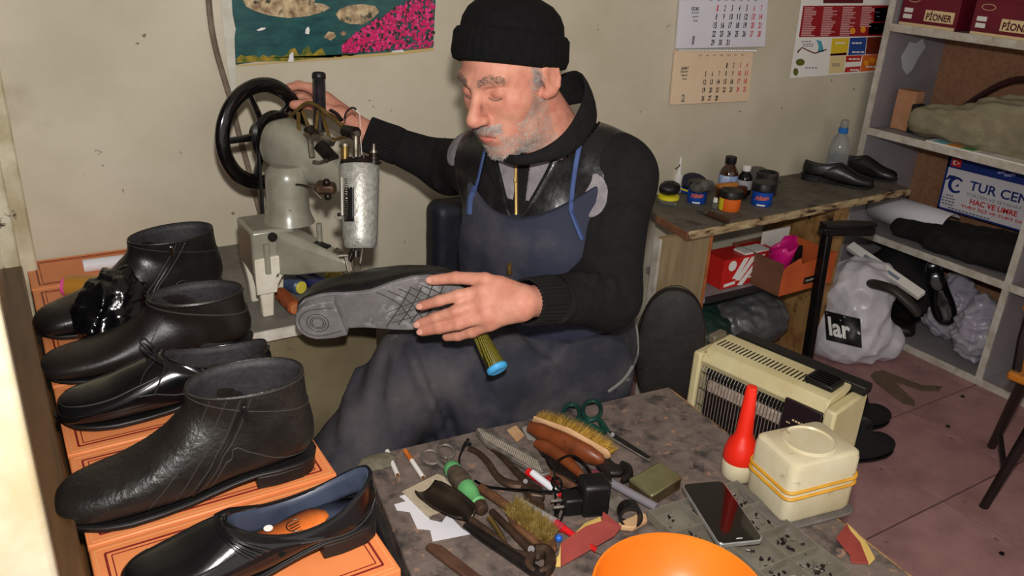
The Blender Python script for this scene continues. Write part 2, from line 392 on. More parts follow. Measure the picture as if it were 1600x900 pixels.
for k, (yy, cc) in enumerate(((1.60, (120, 190, 210)), (1.55, (230, 150, 60)), (1.50, (90, 150, 80)), (1.44, (200, 190, 200)))):
    MB().box((2.728, yy, .7508), (.05, .045, .0007)).build('printed_picture', mat('print%d' % k, cc, rough=.5), t, smooth=False)

# ---- third shelf: travel agency sign, black clothes, rolled paper
m_signw = mat('sign_white', (214, 210, 216), rough=.45); m_signb = mat('sign_blue', (28, 52, 130), (24, 44, 112), scale=6, rough=.45)
m_red = mat('print_red', (200, 40, 36), rough=.5); m_navy = mat('print_navy', (24, 42, 112), rough=.5); m_greyp = mat('print_grey', (110, 108, 118), rough=.5); m_pw = mat('print_white', (235, 232, 228), rough=.5)
SGX = 2.93
c00 = X(1464, 324, SGX); c01 = X(1487, 240, SGX)
sw, sh = .62, .20
t = thing('travel_sign', 'blue and white travel agency sign leaning in third shelf', 'sign', (SGX, c00[1]-sw/2, c00[2]))
ux = nrm(A(0, -1, .02)); m = np.eye(4); m[:3, 0] = ux; zz = nrm(A(-1, 0, .0)); m[:3, 2] = zz; m[:3, 1] = np.cross(zz, ux); m[:3, 3] = c00
MB().box((sw/2, sh/2, -.003), (sw, sh, .006), m).build('board', m_signw, t, smooth=False)
MB().box((sw/2, sh-.0225, .0004), (sw, .045, .0008), m).box((.004, sh/2, .0004), (.008, sh, .0008), m).box((sw/2, .003, .0004), (sw, .006, .0008), m).build('blue_border', m_signb, t, smooth=False)
flg = MB().box((.033, sh-.024, .001), (.036, .028, .001), m).build('flag', m_red, t, smooth=False)
b = MB(); b.add([tf(m, (.029+.0085*math.cos(q), sh-.024+.0085*math.sin(q), .0018)) for q in np.linspace(.7, 2*PI-.7, 16)]+[tf(m, (.031+.0062*math.cos(q), sh-.024+.0062*math.sin(q), .0018)) for q in np.linspace(.7, 2*PI-.7, 16)], [(i, i+1, 17+i, 16+i) for i in range(15)])
st = [tf(m, (.041+(.0045 if k % 2 == 0 else .002)*math.cos(k*PI/5), sh-.024+(.0045 if k % 2 == 0 else .002)*math.sin(k*PI/5), .0018)) for k in range(10)]; b.add(st, [tuple(range(10))])
b.build('crescent_and_star', m_pw, flg, smooth=False)
b = MB(); n = 24
b.add([tf(m, (.05+.030*math.cos(q), .098+.030*math.sin(q), .0012)) for q in np.linspace(.75, 2*PI-.75, n)]+[tf(m, (.053+.019*math.cos(q), .098+.021*math.sin(q), .0012)) for q in np.linspace(.75, 2*PI-.75, n)], [(i, i+1, n+1+i, n+i) for i in range(n-1)])
b.add([tf(m, q) for q in ((.004, .105, .0012), (.018, .128, .0012), (.045, .13, .0012), (.03, .118, .0012))], [(0, 1, 2, 3)])
b.add([tf(m, q) for q in ((.048, .09, .0014), (.058, .106, .0014), (.062, .096, .0014))], [(0, 1, 2)])
put_text(b, 'TUR CENTER', m, .30, .034, (.25, .110), .0012, .02); b.build('name_lettering', m_navy, t, smooth=False)
b = MB(); put_text(b, 'TURİZM VE SEYAHAT ACENTASI', m, .30, .015, (.245, .079), .0012, 0)
for i in range(4): dashes(b, m, .036, .056-.011*i, (.03, .05, .052, .045)[i], .005, 4)
dashes(b, m, .12, .012, .16, .005, 12)
tag(b.build('small_lettering', m_greyp, t, smooth=False), kind='stuff')
b = MB(); put_text(b, 'HAC VE UMRE', m, .17, .02, (.20, .055), .0012, .03); put_text(b, 'YURT İÇİ VE YURT DIŞI', m, .24, .015, (.205, .032), .0012, .03); b.build('red_lettering', m_red, t, smooth=False)
b = MB()
for q in range(5): b.box((.19+.012*q, sh-.022+.004*math.sin(q*2), .0012), (.012, .009, .0006), m)
b.build('butterfly_print', mat('print_lilac', (150, 160, 210), rough=.5), t, smooth=False)
s = SDF()
for a, c, r in (((2.78, 1.70, .405), (2.82, 1.28, .42), .035), ((2.86, 1.66, .41), (2.88, 1.27, .44), .04), ((2.76, 1.55, .40), (2.80, 1.27, .43), .042)): s.cap(a, c, r, r*1.25, k=.05)
s.fn(wrinkle(.011, 170, 8, (1, .25, 1))); s.fn(lambda P, d: np.maximum(d, .3725-P[:, 2]))
tag(blob('black_garment', s, (2.68, 1.2, .36), (2.98, 1.78, .56), .006, m_blackcloth), 'heap of black clothing folded on third shelf', 'clothing')
m_paper = mat('white_paper', (228, 226, 230), (214, 212, 218), scale=5, rough=.6)
b = MB(); b.grid(lambda u, v: (2.79+.10*math.cos(u*5.2+.6)*(.55+.2*u)+.06, 1.86-.30*v, .44+.065*math.sin(u*5.2+.6)*(.7+.3*u)), 26, 3)
tag(b.build('rolled_paper', m_paper, solid=.001), 'large roll of white paper behind end of polish bench', 'paper')

# ---- bottom shelf: shoes and plastic bags (shoes are added with the other footwear)
m_clearbag = mat('translucent_white_plastic', (205, 200, 212), (180, 172, 190), scale=10, rough=.25, bump=.8, bscale=22, alpha=.72, spec=.7)
def plastic_bag(name, lab, c, r, seed, m, h=.006, group=None, floor=None, amp=.016):
    s = SDF(); s.ell(c, r, k=.02); s.cap((c[0], c[1], c[2]+r[2]*.6), (c[0]+.01, c[1]+.01, c[2]+r[2]*1.15), min(r[:2])*.5, min(r[:2])*.25, k=.06)
    s.fn(wrinkle(amp, 130, seed))
    if floor is not None: s.fn(lambda P, d: np.maximum(d, floor-P[:, 2]))
    e = A(.05, .05, .06); return tag(blob(name, s, A(*c)-A(*r)-e, A(*c)+A(*r)*A(1, 1, 1.3)+e, h, m), lab, 'bag', group)
s = SDF(); s.ell((2.86, 1.72, .20), (.11, .11, .12), k=.03).ell((2.84, 1.62, .17), (.08, .09, .10), k=.04).fn(wrinkle(.008, 120, 77)); s.fn(lambda P, d: np.maximum(np.maximum(d, .024-P[:, 2]), 2.715-P[:, 0])); s.fn(lambda P, d: np.maximum(np.maximum(d, P[:, 1]-1.868), P[:, 2]-.348))
tag(blob('black_bag', s, (2.68, 1.48, .01), (3.02, 1.88, .36), .007, m_blackcloth), 'soft black bag filling wall end of bottom shelf', 'bag')
plastic_bag('plastic_bag', 'clear plastic bag slumped against divider on bottom shelf', (2.80, 1.345, .13), (.075, .075, .105), 4, m_clearbag, floor=.024)
plastic_bag('plastic_bag', 'bluish clear plastic bag behind the black shoes on bottom shelf', (2.90, 1.50, .13), (.09, .11, .11), 9, m_clearbag, floor=.024)

# ================================================================ things on the back wall
mw = np.eye(4); mw[:3, 0] = (1, 0, 0); mw[:3, 1] = (0, 0, 1); mw[:3, 2] = (0, -1, 0)
def wp(px, py, off=0.0):          # a spot on the back wall (x, z)
    q = Y(px, py, WY); return (q[0], q[2])
def wallM(off): m = mw.copy(); m[1, 3] = WY-off; return m
def wpoly(b, pts, off, th=.0006): return b.prism([wp(*p) for p in pts], 0, th, wallM(off))
# landscape poster: lake, pale rock islands, pink blossom
t = thing('landscape_poster', 'poster of green lake, pale rocks and pink blossom', 'poster', tuple(A(*[wp(520, 60)[0], WY, wp(520, 90)[1]])))
m_lake = mat('print_lake', (18, 62, 68), (40, 92, 90), scale=16, rough=.3, c3=(60, 120, 150), scale3=5, lo3=.6, hi3=.75, stretch=(1, 1, 3), spec=.6)
wpoly(MB(), [(352, -150), (682, -150), (680, 0), (676, 74), (640, 79), (600, 82), (520, 88), (452, 95), (400, 96), (368, 101), (366, 60), (368, 46), (363, 22)], .001, .0015).build('sheet', m_lake, t, smooth=False)
m_rock = mat('print_rock', (214, 190, 150), (120, 92, 66), scale=46, rough=.35, c3=(60, 60, 50), scale3=30, lo3=.58, hi3=.64)
wpoly(MB(), [(378, -2), (384, 10), (398, 17), (420, 24), (450, 28), (480, 25), (505, 18), (515, 12), (505, 6), (490, 4), (500, -30), (460, -60), (400, -50), (380, -25)], .0031).build('rock_island', m_rock, t, smooth=False)
wpoly(MB(), [(524, 22), (530, 32), (545, 37), (566, 38), (580, 30), (592, 18), (585, 9), (565, 6), (545, 8), (530, 14)], .0031).build('rock_island', m_rock, t, smooth=False)
wpoly(MB(), [(505, 58), (512, 49), (521, 50), (524, 57), (516, 63)], .0031).build('rock_island', m_rock, t, smooth=False)
wpoly(MB(), [(530, 52), (536, 48), (541, 52), (536, 56)], .0031).build('rock_island', m_rock, t, smooth=False)
m_shrub = mat('print_shrub', (60, 92, 34), (170, 140, 40), scale=60, rough=.4)
pts = [(369, 98)]+[(369+i*7, 91-6*abs(math.sin(i*1.3))-(14 if 11 < i < 20 else 0)*abs(math.sin(i*.9))) for i in range(26)]+[(560, 84), (520, 88), (452, 95), (400, 96)]
wpoly(MB(), pts, .0031).build('shrub_print', m_shrub, t, smooth=False)
b = MB(); b2 = MB(); b3 = MB()
for i in range(1150):
    u, v = random.random(), random.random(); px = 535+142*u; top = 72-85*u**.8; py = top+(84-top)*v-(px-535)*.05
    if py > 82-(px-535)*.06: continue
    q = wp(px, py); rr = random.uniform(.0022, .006)
    a0 = random.uniform(0, 6); pl = [(q[0]+rr*math.cos(a0+k*1.26)*random.uniform(.6, 1.2), q[1]+rr*math.sin(a0+k*1.26)*random.uniform(.6, 1.2)) for k in range(5)]
    (b2 if random.random() < .22 else b3 if random.random() < .3 else b).prism(pl, 0, .0003, wallM(.0034+.0009*random.random()))
tag(b.build('blossom_print', mat('print_magenta', (205, 22, 96), rough=.4), t, smooth=False), kind='stuff')
tag(b2.build('leaf_print', mat('print_leaf', (44, 40, 30), rough=.4), t, smooth=False), kind='stuff')
tag(b3.build('bright_blossom_print', mat('print_pink', (226, 60, 130), rough=.4), t, smooth=False), kind='stuff')
wpoly(MB(), [(400, 47), (407, 43), (415, 43), (412, 46), (404, 48)], .0032).build('boat_print', m_pw, t, smooth=False)
wpoly(MB(), [(476, 52), (477, 45), (481, 41), (483, 46), (482, 53)], .0032).build('boat_print', m_pw, t, smooth=False)
wpoly(MB(), [(369, 101), (452, 95), (560, 86), (640, 78), (677, 74), (677, 78), (640, 83), (540, 91), (452, 97), (372, 103)], .0036).build('yellowed_edge', mat('yellowed_paper', (196, 168, 104), rough=.6), t, smooth=False)
wpoly(MB(), [(449, 96), (452, 84), (457, 80), (458, 96)], .004).build('tape_piece', m_paper, t, smooth=False)
wpoly(MB(), [(610, 82), (612, 79), (628, 77), (631, 81)], .004).build('tape_piece', m_paper, t, smooth=False)
wpoly(MB(), [(346, -60), (362, -60), (368, 22), (370, 47), (366, 48), (367, 110), (369, 150), (362, 150), (352, 60)], .0012, .0008)
b = MB(); wpoly(b, [(338, -60), (362, -60), (363, 22), (369, 47), (366, 48), (367, 110), (369, 150), (360, 140), (350, 60)], .0012, .0008)
tag(b.build('paper_strip', mat('pale_paper_strip', (212, 208, 198), (190, 184, 168), scale=20, rough=.7), smooth=False), 'pale torn paper strip beside the landscape poster', 'paper')
P = catmull([(323, -40), (325, 0), (329, 40), (337, 80), (350, 125), (362, 165), (370, 200), (385, 255), (397, 300), (408, 345), (420, 400)], 34)
b = MB(); b.tube([A(wp(*p)[0], WY-.007, wp(*p)[1]) for p in P], .0065, 8)
tag(b.build('wall_cable', mat('dirty_cable', (126, 112, 96), (92, 78, 64), scale=30, rough=.6)), 'old painted cable hanging down wall behind the flywheel', 'cable')

# calendar: two month pads on one backing
t = thing('wall_calendar', 'wall calendar with white January pad over cream February pad', 'calendar', (wp(1110, 100)[0], WY, wp(1110, 160)[1]))
m_jan = mat('january_paper', (226, 222, 232), (214, 210, 222), scale=4, rough=.6); m_feb = mat('february_paper', (232, 208, 178), (222, 190, 156), scale=3, rough=.6)
m_ink = mat('black_ink', (22, 20, 22), rough=.6); m_ired = mat('red_ink', (206, 50, 58), rough=.6); m_igrey = mat('grey_ink', (120, 116, 122), rough=.6)
wpoly(MB(), [(1064, -60), (1199, -60), (1190, 72), (1053, 75)], .004, .010).build('january_pad', m_jan, t, smooth=False, bevel=.001)
wpoly(MB(), [(1052, 78), (1173, 80), (1166, 157), (1044, 163)], .004, .008).build('february_pad', m_feb, t, smooth=False, bevel=.001)
b = MB()
for i in range(42):
    q = wp(1056+i*2.9, 76.5+.02*i); b.tube([(q[0]+.002*math.cos(a), WY-.012+.004*math.sin(a)-.001, q[1]+.005*math.cos(a)) for a in np.linspace(0, 2*PI, 7, endpoint=False)], .0006, 4, closed=True)
tag(b.build('wire_binding', mat('binding_wire', (190, 190, 200), rough=.3, metal=.8), t), kind='stuff')
def num(txt, px, py, hpx, off, dst, wpx=None, bold=.03):
    if isinstance(dst, str):
        b = MB(); num(txt, px, py, hpx, off, b, wpx, bold); b.build('numeral' if txt.isdigit() else 'word', {'k': m_ink, 'r': m_ired, 'g': m_igrey}[dst], t, smooth=False); return
    q = wp(px, py); h = hpx*.0018; m = mw.copy(); m[:3, 3] = (q[0], WY-off, q[1])
    put_text(dst, txt, m, (wpx*.0028 if wpx else h*(.30 if len(txt) == 1 else .74)), h, (0, 0), 0, bold)
for n in range(1, 32):
    r, c = divmod(n-1, 7); num(str(n), 1116+11.4*c-1.9*r+(.6*c*r*.2), 12+13.3*r, 10, .0148, 'r' if (n == 1 or c > 4) else 'k')
for n in range(1, 29):
    r, c = divmod(n+2, 7); num(str(n), 1099.5+10.6*c-1.4*r, 102-.25*c+12.6*r, 9, .0128, 'r' if c > 4 else 'k')
num('OCAK', 1081, 13, 6, .0148, 'k', 11); num('ŞUBAT', 1066, 106, 6, .0128, 'k', 11)
for k, s_ in enumerate(('JANUARY', 'JANUAR', '2018')): num(s_, 1081, 19.5+6*k, 3.2, .0148, 'k', (11, 9, 6)[k], .01)
for k, s_ in enumerate(('FEBRUARY', 'FEBRUAR', '2018')): num(s_, 1065, 111+5.6*k, 3.2, .0128, 'k', (11, 9, 6)[k], .01)
num('1', 1078, 62, 14, .0148, 'g', 3); num('2', 1063, 152, 13, .0128, 'g', 5)
for k, s_ in enumerate(('PZT', 'SAL', 'ÇAR', 'PER', 'CUM', 'CMT', 'PAZ')):
    num(s_, 1090+11*k, 86-.2*k, 2.4, .0128, 'k', 5, .0); num(s_, 1106+11.6*k, 0, 2.4, .0148, 'k', 5, .0)

# advertising poster with price list
t = thing('advert_poster', 'red and white advertising price poster beside the shelf unit', 'poster', (wp(1300, 60)[0], WY, wp(1300, 120)[1]))
wpoly(MB(), [(1260, -60), (1410, -60), (1392, 110), (1233, 122)], .002, .001).build('sheet', m_pw, t, smooth=False)
ads = [((1254, 9), (1390, 8), (1384, 56), (1247, 58), (150, 22, 34)), ((1285, -8), (1348, -8), (1347, 5), (1285, 5), (90, 18, 34)), ((1366, 12), (1386, 11), (1384, 33), (1364, 34), (34, 38, 38)),
       ((1357, 36), (1384, 35), (1381, 53), (1355, 54), (228, 226, 226)), ((1299, 60), (1326, 59), (1322, 85), (1296, 87), (224, 190, 50)), ((1327, 59), (1353, 58), (1350, 85), (1324, 86), (34, 66, 140)),
       ((1354, 58), (1382, 57), (1378, 84), (1351, 85), (104, 40, 24)), ((1296, 88), (1320, 87), (1317, 113), (1293, 115), (226, 204, 150)), ((1321, 87), (1346, 86), (1343, 96), (1320, 97), (190, 40, 36)),
       ((1320, 105), (1344, 103), (1342, 111), (1318, 113), (190, 44, 40)), ((1347, 86), (1380, 84), (1376, 109), (1343, 112), (210, 104, 44)), ((1296, 84), (1322, 82), (1321, 86), (1296, 87), (190, 30, 40))]
for k, a in enumerate(ads): wpoly(MB(), a[:4], .0031, .0004).build('advert_panel', mat('advert%d' % k, a[4], rough=.4), t, smooth=False)
b = MB()
for cidx in range(4):
    for r in range(17):
        if cidx == 3 and r > 11: continue
        x0 = 1256+30*cidx-r*.35; ln = random.uniform(12, 22); y0 = 11.5+r*2.7-cidx*.3
        wpoly(b, [(x0, y0), (x0+ln, y0-.1), (x0+ln, y0+1.2), (x0, y0+1.3)], .0036, .0002)
tag(b.build('price_lines', mat('print_palepink', (214, 170, 170), rough=.5), t, smooth=False), kind='stuff')
b = MB()
for px, py, rr in ((1331, 48, 4.2), (1347, 46, 4.2)): wpoly(b, [(px+rr*math.cos(q), py+rr*1.2*math.sin(q)) for q in np.linspace(0, 6.28, 12, endpoint=False)], .0037, .0003)
for px, py, rr in ((1352, 98, 4), (1362, 94, 4.5)): wpoly(b, [(px+rr*math.cos(q), py+rr*1.1*math.sin(q)) for q in np.linspace(0, 6.28, 12, endpoint=False)], .0037, .0003)
b.build('fruit_print', mat('print_orange', (232, 150, 36), rough=.4), t, smooth=False)
b = MB(); num('Onay', 1368, 44, 6, .0037, b, 8); b.build('poster_lettering', m_ink, t, smooth=False)
b = MB(); wpoly(b, [(1244, 80), (1252, 73), (1262, 78), (1272, 82), (1290, 76), (1290, 78), (1272, 84), (1262, 80), (1252, 75), (1245, 83)], .0037, .0003); b.build('swoosh_print', mat('print_brown', (110, 50, 44), rough=.5), t, smooth=False)
b = MB()
for px, py, w_ in ((1259, 64, 16), (1262, 68, 18), (1262, 71, 16), (1267, 105, 20), (1305, 99, 14), (1305, 102, 12), (1370, 18, 8), (1371, 25, 6)):
    for k in range(4): wpoly(b, [(px-w_/2+w_*k/4, py), (px-w_/2+w_*(k+.7)/4, py-.1), (px-w_/2+w_*(k+.7)/4, py+1.4), (px-w_/2+w_*k/4, py+1.5)], .0037, .0003)
tag(b.build('fine_print', m_greyp, t, smooth=False), kind='stuff')
b = MB()
for px, py, w_ in ((1312, 66, 16), (1334, 91, 18), (1334, 108, 14), (1360, 103, 16), (1340, 80, 20), (1338, 66, 16)):
    for k in range(3): wpoly(b, [(px-w_/2+w_*k/3, py), (px-w_/2+w_*(k+.8)/3, py-.1), (px-w_/2+w_*(k+.8)/3, py+2.2), (px-w_/2+w_*k/3, py+2.3)], .0037, .0003)
tag(b.build('white_print', m_pw, t, smooth=False), kind='stuff')
b = MB()
for px, py, rx, ry in ((1249, 97, 7, 5.5), (1242, 112, 4, 6)): wpoly(b, [(px+rx*math.cos(q), py+ry*math.sin(q)) for q in np.linspace(0, 6.28, 14, endpoint=False)], .0037, .0003)
b.build('green_print', mat('print_olive', (96, 104, 40), rough=.4), t, smooth=False)
b = MB(); wpoly(b, [(1274, 62), (1282, 64), (1286, 80), (1276, 82), (1278, 72)], .0037, .0003); b.build('figure_print', mat('print_cyan', (80, 160, 180), rough=.4), t, smooth=False)
# nails in the wall
for k, (px, py, lab) in enumerate(((1062, 254, 'rusty bent nail in the wall above the polish jars'), (1125, 104, None))):
    if lab:
        q = Y(px, py, WY); b = MB(); b.tube([q, q+A(-.01, -.012, -.008), q+A(-.03, -.016, -.014)], .0018, 6); tag(b.build('bent_nail', mat('rust', (70, 48, 36), rough=.7)), lab, 'nail')
# ================================================================ bench with polish jars along the back wall
ZB = .585
m_bench = mat('dirty_bench_top', (110, 103, 92), (84, 78, 70), scale=18, rough=.7, c3=(40, 36, 32), scale3=12, lo3=.58, hi3=.7, bump=.2, bscale=60)
m_bedge = mat('chipped_white_edge', (196, 178, 140), (120, 84, 46), scale=30, rough=.7, c3=(44, 30, 22), scale3=30, lo3=.55, hi3=.62, stretch=(.5, 1, 2))
m_panel = mat('old_plywood', (158, 138, 106), (136, 116, 86), scale=10, rough=.75, c3=(70, 56, 40), scale3=24, lo3=.7, hi3=.75, stretch=(4, 4, .5))
m_stained = mat('stained_wood_post', (176, 138, 84), (120, 78, 38), scale=14, rough=.7, c3=(46, 30, 18), scale3=22, lo3=.56, hi3=.66, stretch=(1, 1, .5))
m_orangewood = mat('orange_edge_wood', (188, 112, 62), (150, 84, 44), scale=20, rough=.7)
t = thing('polish_bench', 'worn grey wall bench with chipped white front edge', 'bench', (2.14, 1.78, 0))
poly = [(1.618, 1.612), (2.668, 1.636), (2.668, WY), (1.66, WY), (1.64, 1.77)]
MB().prism(poly, ZB-.022, ZB).build('bench_top', m_bench, t, smooth=False, bevel=.002)
MB().bar((1.618, 1.611, ZB-.012), (2.668, 1.635, ZB-.012), .008, .026).build('front_edge', m_bedge, t, bevel=.003)
MB().bar((1.617, 1.612, ZB-.014), (1.638, 1.77, ZB-.014), .006, .024).build('end_edge', mat('bare_brown_wood', (140, 96, 66), (110, 72, 48), scale=20, rough=.8), t, bevel=.002)
MB().box((1.655, 1.66, .28), (.19, .018, .56)).build('side_panel', m_panel, t, smooth=False)
MB().box((1.752, 1.66, .28), (.010, .024, .56)).build('panel_edge', m_orangewood, t, smooth=False)
MB().box((1.552, 1.66, .28), (.010, .024, .56)).build('panel_edge', m_swhite, t, smooth=False)
MB().box((2.335, 1.78, .28), (.07, .27, .56)).build('support_post', m_stained, t, smooth=False, bevel=.003)
MB().box((2.03, 1.78, .332), (.55, .27, .018)).build('lower_shelf', m_sgrey, t, smooth=False)
MB().bar((1.76, 1.644, .332), (2.30, 1.644, .332), .008, .02).build('shelf_edge', mat('dark_edge', (36, 30, 28), rough=.7), t)

m_blk = mat('black_plastic', (14, 13, 14), (22, 20, 21), scale=30, rough=.45); m_blkg = mat('black_gloss', (10, 10, 11), rough=.2)
m_labblue = mat('label_blue', (24, 72, 166), rough=.4); m_laborange = mat('label_orange', (226, 104, 36), rough=.4); m_labyel = mat('label_yellow', (222, 206, 40), rough=.4)
m_clear = mat('clear_glass', (225, 225, 215), rough=.08, trans=.9, spec=.5); m_amber = mat('amber_glass', (62, 26, 8), (44, 18, 6), scale=10, rough=.08, spec=.7, coat=.5)
def jar(px, py, r, h, label_mat, lab, letters, ink, lidh=.022, lidm=None, band=None):
    c = Z(px, py, ZB); c[1] += r*.6; t = thing('polish_jar', lab, 'jar', (c[0], c[1], ZB), 'polish jars on the bench')
    MB().lathe([(r*.93, 0), (r, .003), (r, h-.002), (r*.9, h)], (c[0], c[1], ZB), n=28).build('jar_body', label_mat, t)
    lid = MB().lathe([(r*1.02, h), (r*1.1, h+.002), (r*1.1, h+lidh-.004), (r*1.02, h+lidh), (r*.3, h+lidh+.001)], (c[0], c[1], ZB), n=28).build('lid', lidm or m_blk, t)
    fdir = nrm(A(-c[0], -c[1], 0)); a0 = math.atan2(fdir[1], fdir[0])
    def wrap(v, f, hh, mname, mm, rr=1.004):
        vv = [(c[0]+r*rr*math.cos(a0+q[0]/r), c[1]+r*rr*math.sin(a0+q[0]/r), ZB+hh+q[1]) for q in v]; mesh_obj(mname, vv, f, mm, t, smooth=False)
    if letters:
        v, f = text_geo(letters, .03); lo, hi = v.min(0), v.max(0); wv = (v-(lo+hi)/2)/(hi-lo+1e-9)*A(r*1.35, h*.32, 0); wv[:, 1] += (wv[:, 0])*.12
        wrap(wv, f, h*.62, 'lettering', ink, 1.012)
        b = MB(); b.grid(lambda u, v: (-.4*r+.8*r*u, -h*.05+h*.1*v, 0), 6, 2); wrap(np.array(b.v), b.f, h*.12, 'white_strip', m_pw, 1.01)
    if band:
        b = MB(); b.grid(lambda u, v: (-1.35*r+.75*r*u, v*h*.9, 0), 8, 2); wrap(np.array(b.v), b.f, h*.05, 'side_band', band, 1.008)
    return t
jar(1094, 318, .030, .046, m_labblue, 'blue-labelled polish jar under a grey rag, nearest the man', 'Alkan', m_laborange)
jar(1146, 330, .033, .040, m_laborange, 'orange-labelled polish jar with black lid at bench edge', None, None, band=m_labyel)
jar(1196, 322, .032, .046, m_labblue, 'blue-labelled polish jar standing alone, farthest from the man', 'Alkan', m_laborange, lidh=.026)
# open yellow rimmed jar with black rag
c = Z(1050, 322, ZB); c[1] += .02; t = thing('glass_jar', 'low glass jar with yellow rim and black lump beside the man', 'jar', (c[0], c[1], ZB))
MB().lathe([(.028, 0), (.030, .004), (.030, .018)], (c[0], c[1], ZB)).build('glass_body', m_clear, t)
MB().lathe([(.031, .018), (.033, .020), (.033, .029), (.03, .031)], (c[0], c[1], ZB)).build('yellow_rim', m_labyel, t)
s = SDF(); s.ell((c[0], c[1], ZB+.052), (.036, .03, .022), k=.01).fn(wrinkle(.004, 200, 2)); v, f = s.mesh(c-A(.06, .06, 0)+A(0, 0, .01), c+A(.06, .06, .1), .004); mesh_obj('wax_lump', v, f, m_blk, t)
c = Z(1057, 300, ZB)
tag(MB().lathe([(.014, 0), (.014, .055), (.008, .06), (.006, .075), (.003, .115), (.002, .116)], (c[0], c[1], ZB), n=16).build('glue_bottle', m_cardw), 'white glue bottle with thin nozzle against the wall', 'bottle')
# polish tin lying tilted
c = Z(1080, 301, ZB); ax = nrm(A(-.2, -.35, .9)); t = thing('polish_tin', 'dark blue polish tin propped up, lid tilted', 'tin', (c[0], c[1], ZB))
MB().lathe([(.036, 0), (.038, .003), (.038, .016)], c+A(0, 0, .004), (0, 0, 1)).build('tin_body', m_labblue, t); MB().lathe([(.0385, .0), (.0385, .006)], c+A(0, 0, .012)).build('yellow_stripe', m_labyel, t)
MB().lathe([(.039, 0), (.041, .002), (.041, .014), (.036, .018), (.01, .018)], c+A(0, -.006, .030), ax).build('lid', mat('tin_navy', (22, 24, 48), rough=.4), t)
c = Z(1098, 300, ZB+.069); s = SDF(); s.ell(Z(1097, 289, ZB+.083), (.033, .024, .014), k=.01).cap(Z(1086, 293, ZB+.08), Z(1110, 291, ZB+.082), .012, k=.02).fn(wrinkle(.004, 260, 4)); c = Z(1097, 289, ZB+.083)
tag(blob('polishing_rag', s, c-A(.07, .06, .03), c+A(.07, .06, .04), .003, mat('grey_rag', (96, 92, 86), (40, 36, 34), scale=40, rough=.9)), 'small dirty grey rag on top of blue jar', 'rag')
def bottle(px, py, y, r, h, m, capm, lab, label=None):
    q = Z(px, py, ZB); c = (q[0], q[1], ZB); t = thing('bottle', lab, 'bottle', c)
    MB().lathe([(r*.9, 0), (r, .004), (r, h*.55), (r*.85, h*.66), (r*.48, h*.78), (r*.42, h*.84)], c, n=24).build('bottle_body', m, t)
    MB().lathe([(r*.58, h*.82), (r*.6, h*.83), (r*.6, h*.99), (r*.5, h)], c, n=24).build('cap', capm, t)
    if label: MB().lathe([(r*1.01, h*.22), (r*1.015, h*.23), (r*1.015, h*.52), (r*1.01, h*.53)], c, n=24, cap=False).build('paper_label', label, t)
    return t
bottle(1134, 303, 1.80, .030, .125, m_amber, m_blk, 'brown glass bottle with black cap, tallest on bench', mat('label_paleblue', (120, 150, 205), (190, 200, 225), scale=60, rough=.5))
bottle(1160, 304, 1.79, .024, .098, m_blkg, m_cardw, 'dark bottle with white cap beside the brown bottle', mat('label_grey', (170, 168, 170), rough=.5))
t = thing('shoe_brush', 'brown block brush resting behind the orange jar', 'brush', Z(1142, 305, ZB))
q = Z(1143, 312, ZB); q = A(q[0], q[1], ZB); mfr = frame(A(.95, -.1, .02), (0, .15, 1), q)
MB().box((0, 0, .026), (.105, .035, .030), mfr).build('wooden_block', mat('brush_brown', (92, 44, 20), (60, 28, 14), scale=20, rough=.4), t, bevel=.008)
MB().box((-.02, .001, .048), (.07, .03, .016), mfr).build('amber_side', mat('amber_wax', (196, 132, 54), (160, 92, 30), scale=20, rough=.4), t, bevel=.005)
MB().box((0, 0, .006), (.10, .03, .012), mfr).build('bristles', m_blk, t, bevel=.002)
c = Z(1194, 303, ZB); t = thing('black_jar', 'round black open jar behind the lone blue jar', 'jar', (c[0], c[1], ZB))
MB().lathe([(.036, 0), (.038, .004), (.038, .045), (.034, .05), (.034, .062), (.036, .064), (.036, .074), (.031, .074), (.031, .05)], (c[0], c[1], ZB), n=28, cap=False).build('jar_body', mat('sooty_glass', (26, 25, 25), (60, 58, 56), scale=30, rough=.15), t); MB().lathe([(.03, 0), (.03, .055)], (c[0], c[1], ZB)).build('contents', m_blk, t)
c = Z(1180, 293, ZB); t = tag(MB().lathe([(.028, 0), (.03, .003), (.03, .05), (.026, .053), (.026, .066), (.02, .068)], (c[0], c[1], ZB), n=20).build('grey_pot', mat('grey_plastic_pot', (92, 88, 84), rough=.6)), 'small grey pot against wall behind black jar', 'pot')
q = Z(1116, 326, ZB); bb = thing('dropper_bottle', 'tiny clear bottle with white cap between jars', 'bottle', q)
MB().lathe([(.009, 0), (.009, .018), (.005, .021)], q, n=14).build('bottle_body', m_clear, bb); MB().lathe([(.007, .021), (.007, .034), (.005, .035)], q, n=14).build('cap', m_cardw, bb)
qa, qb = Z(1094, 330, ZB+.008), Z(1132, 342, ZB+.010); t = thing('bench_pliers', 'pliers with brown grips at near corner of bench', 'pliers', (qa+qb)/2-A(0, 0, .008))
MB().tube([qa+(qb-qa)*.35, qa+(qb-qa)*.6+A(0, .006, 0), qb+A(0, .004, 0)], [.007, .010, .008], 8).tube([qa+(qb-qa)*.35, qa+(qb-qa)*.6-A(0, .014, 0), qb-A(0.004, .018, 0)], [.007, .010, .008], 8).build('grip', mat('brown_rubber', (66, 40, 26), rough=.5), t)
MB().tube([qa, qa+(qb-qa)*.35], [.005, .009], 8).tube([qa+A(.0, .012, 0), qa+(qb-qa)*.35], [.004, .009], 8).build('jaw', mat('worn_steel', (150, 146, 140), (96, 90, 84), scale=60, rough=.35, metal=.9), t)
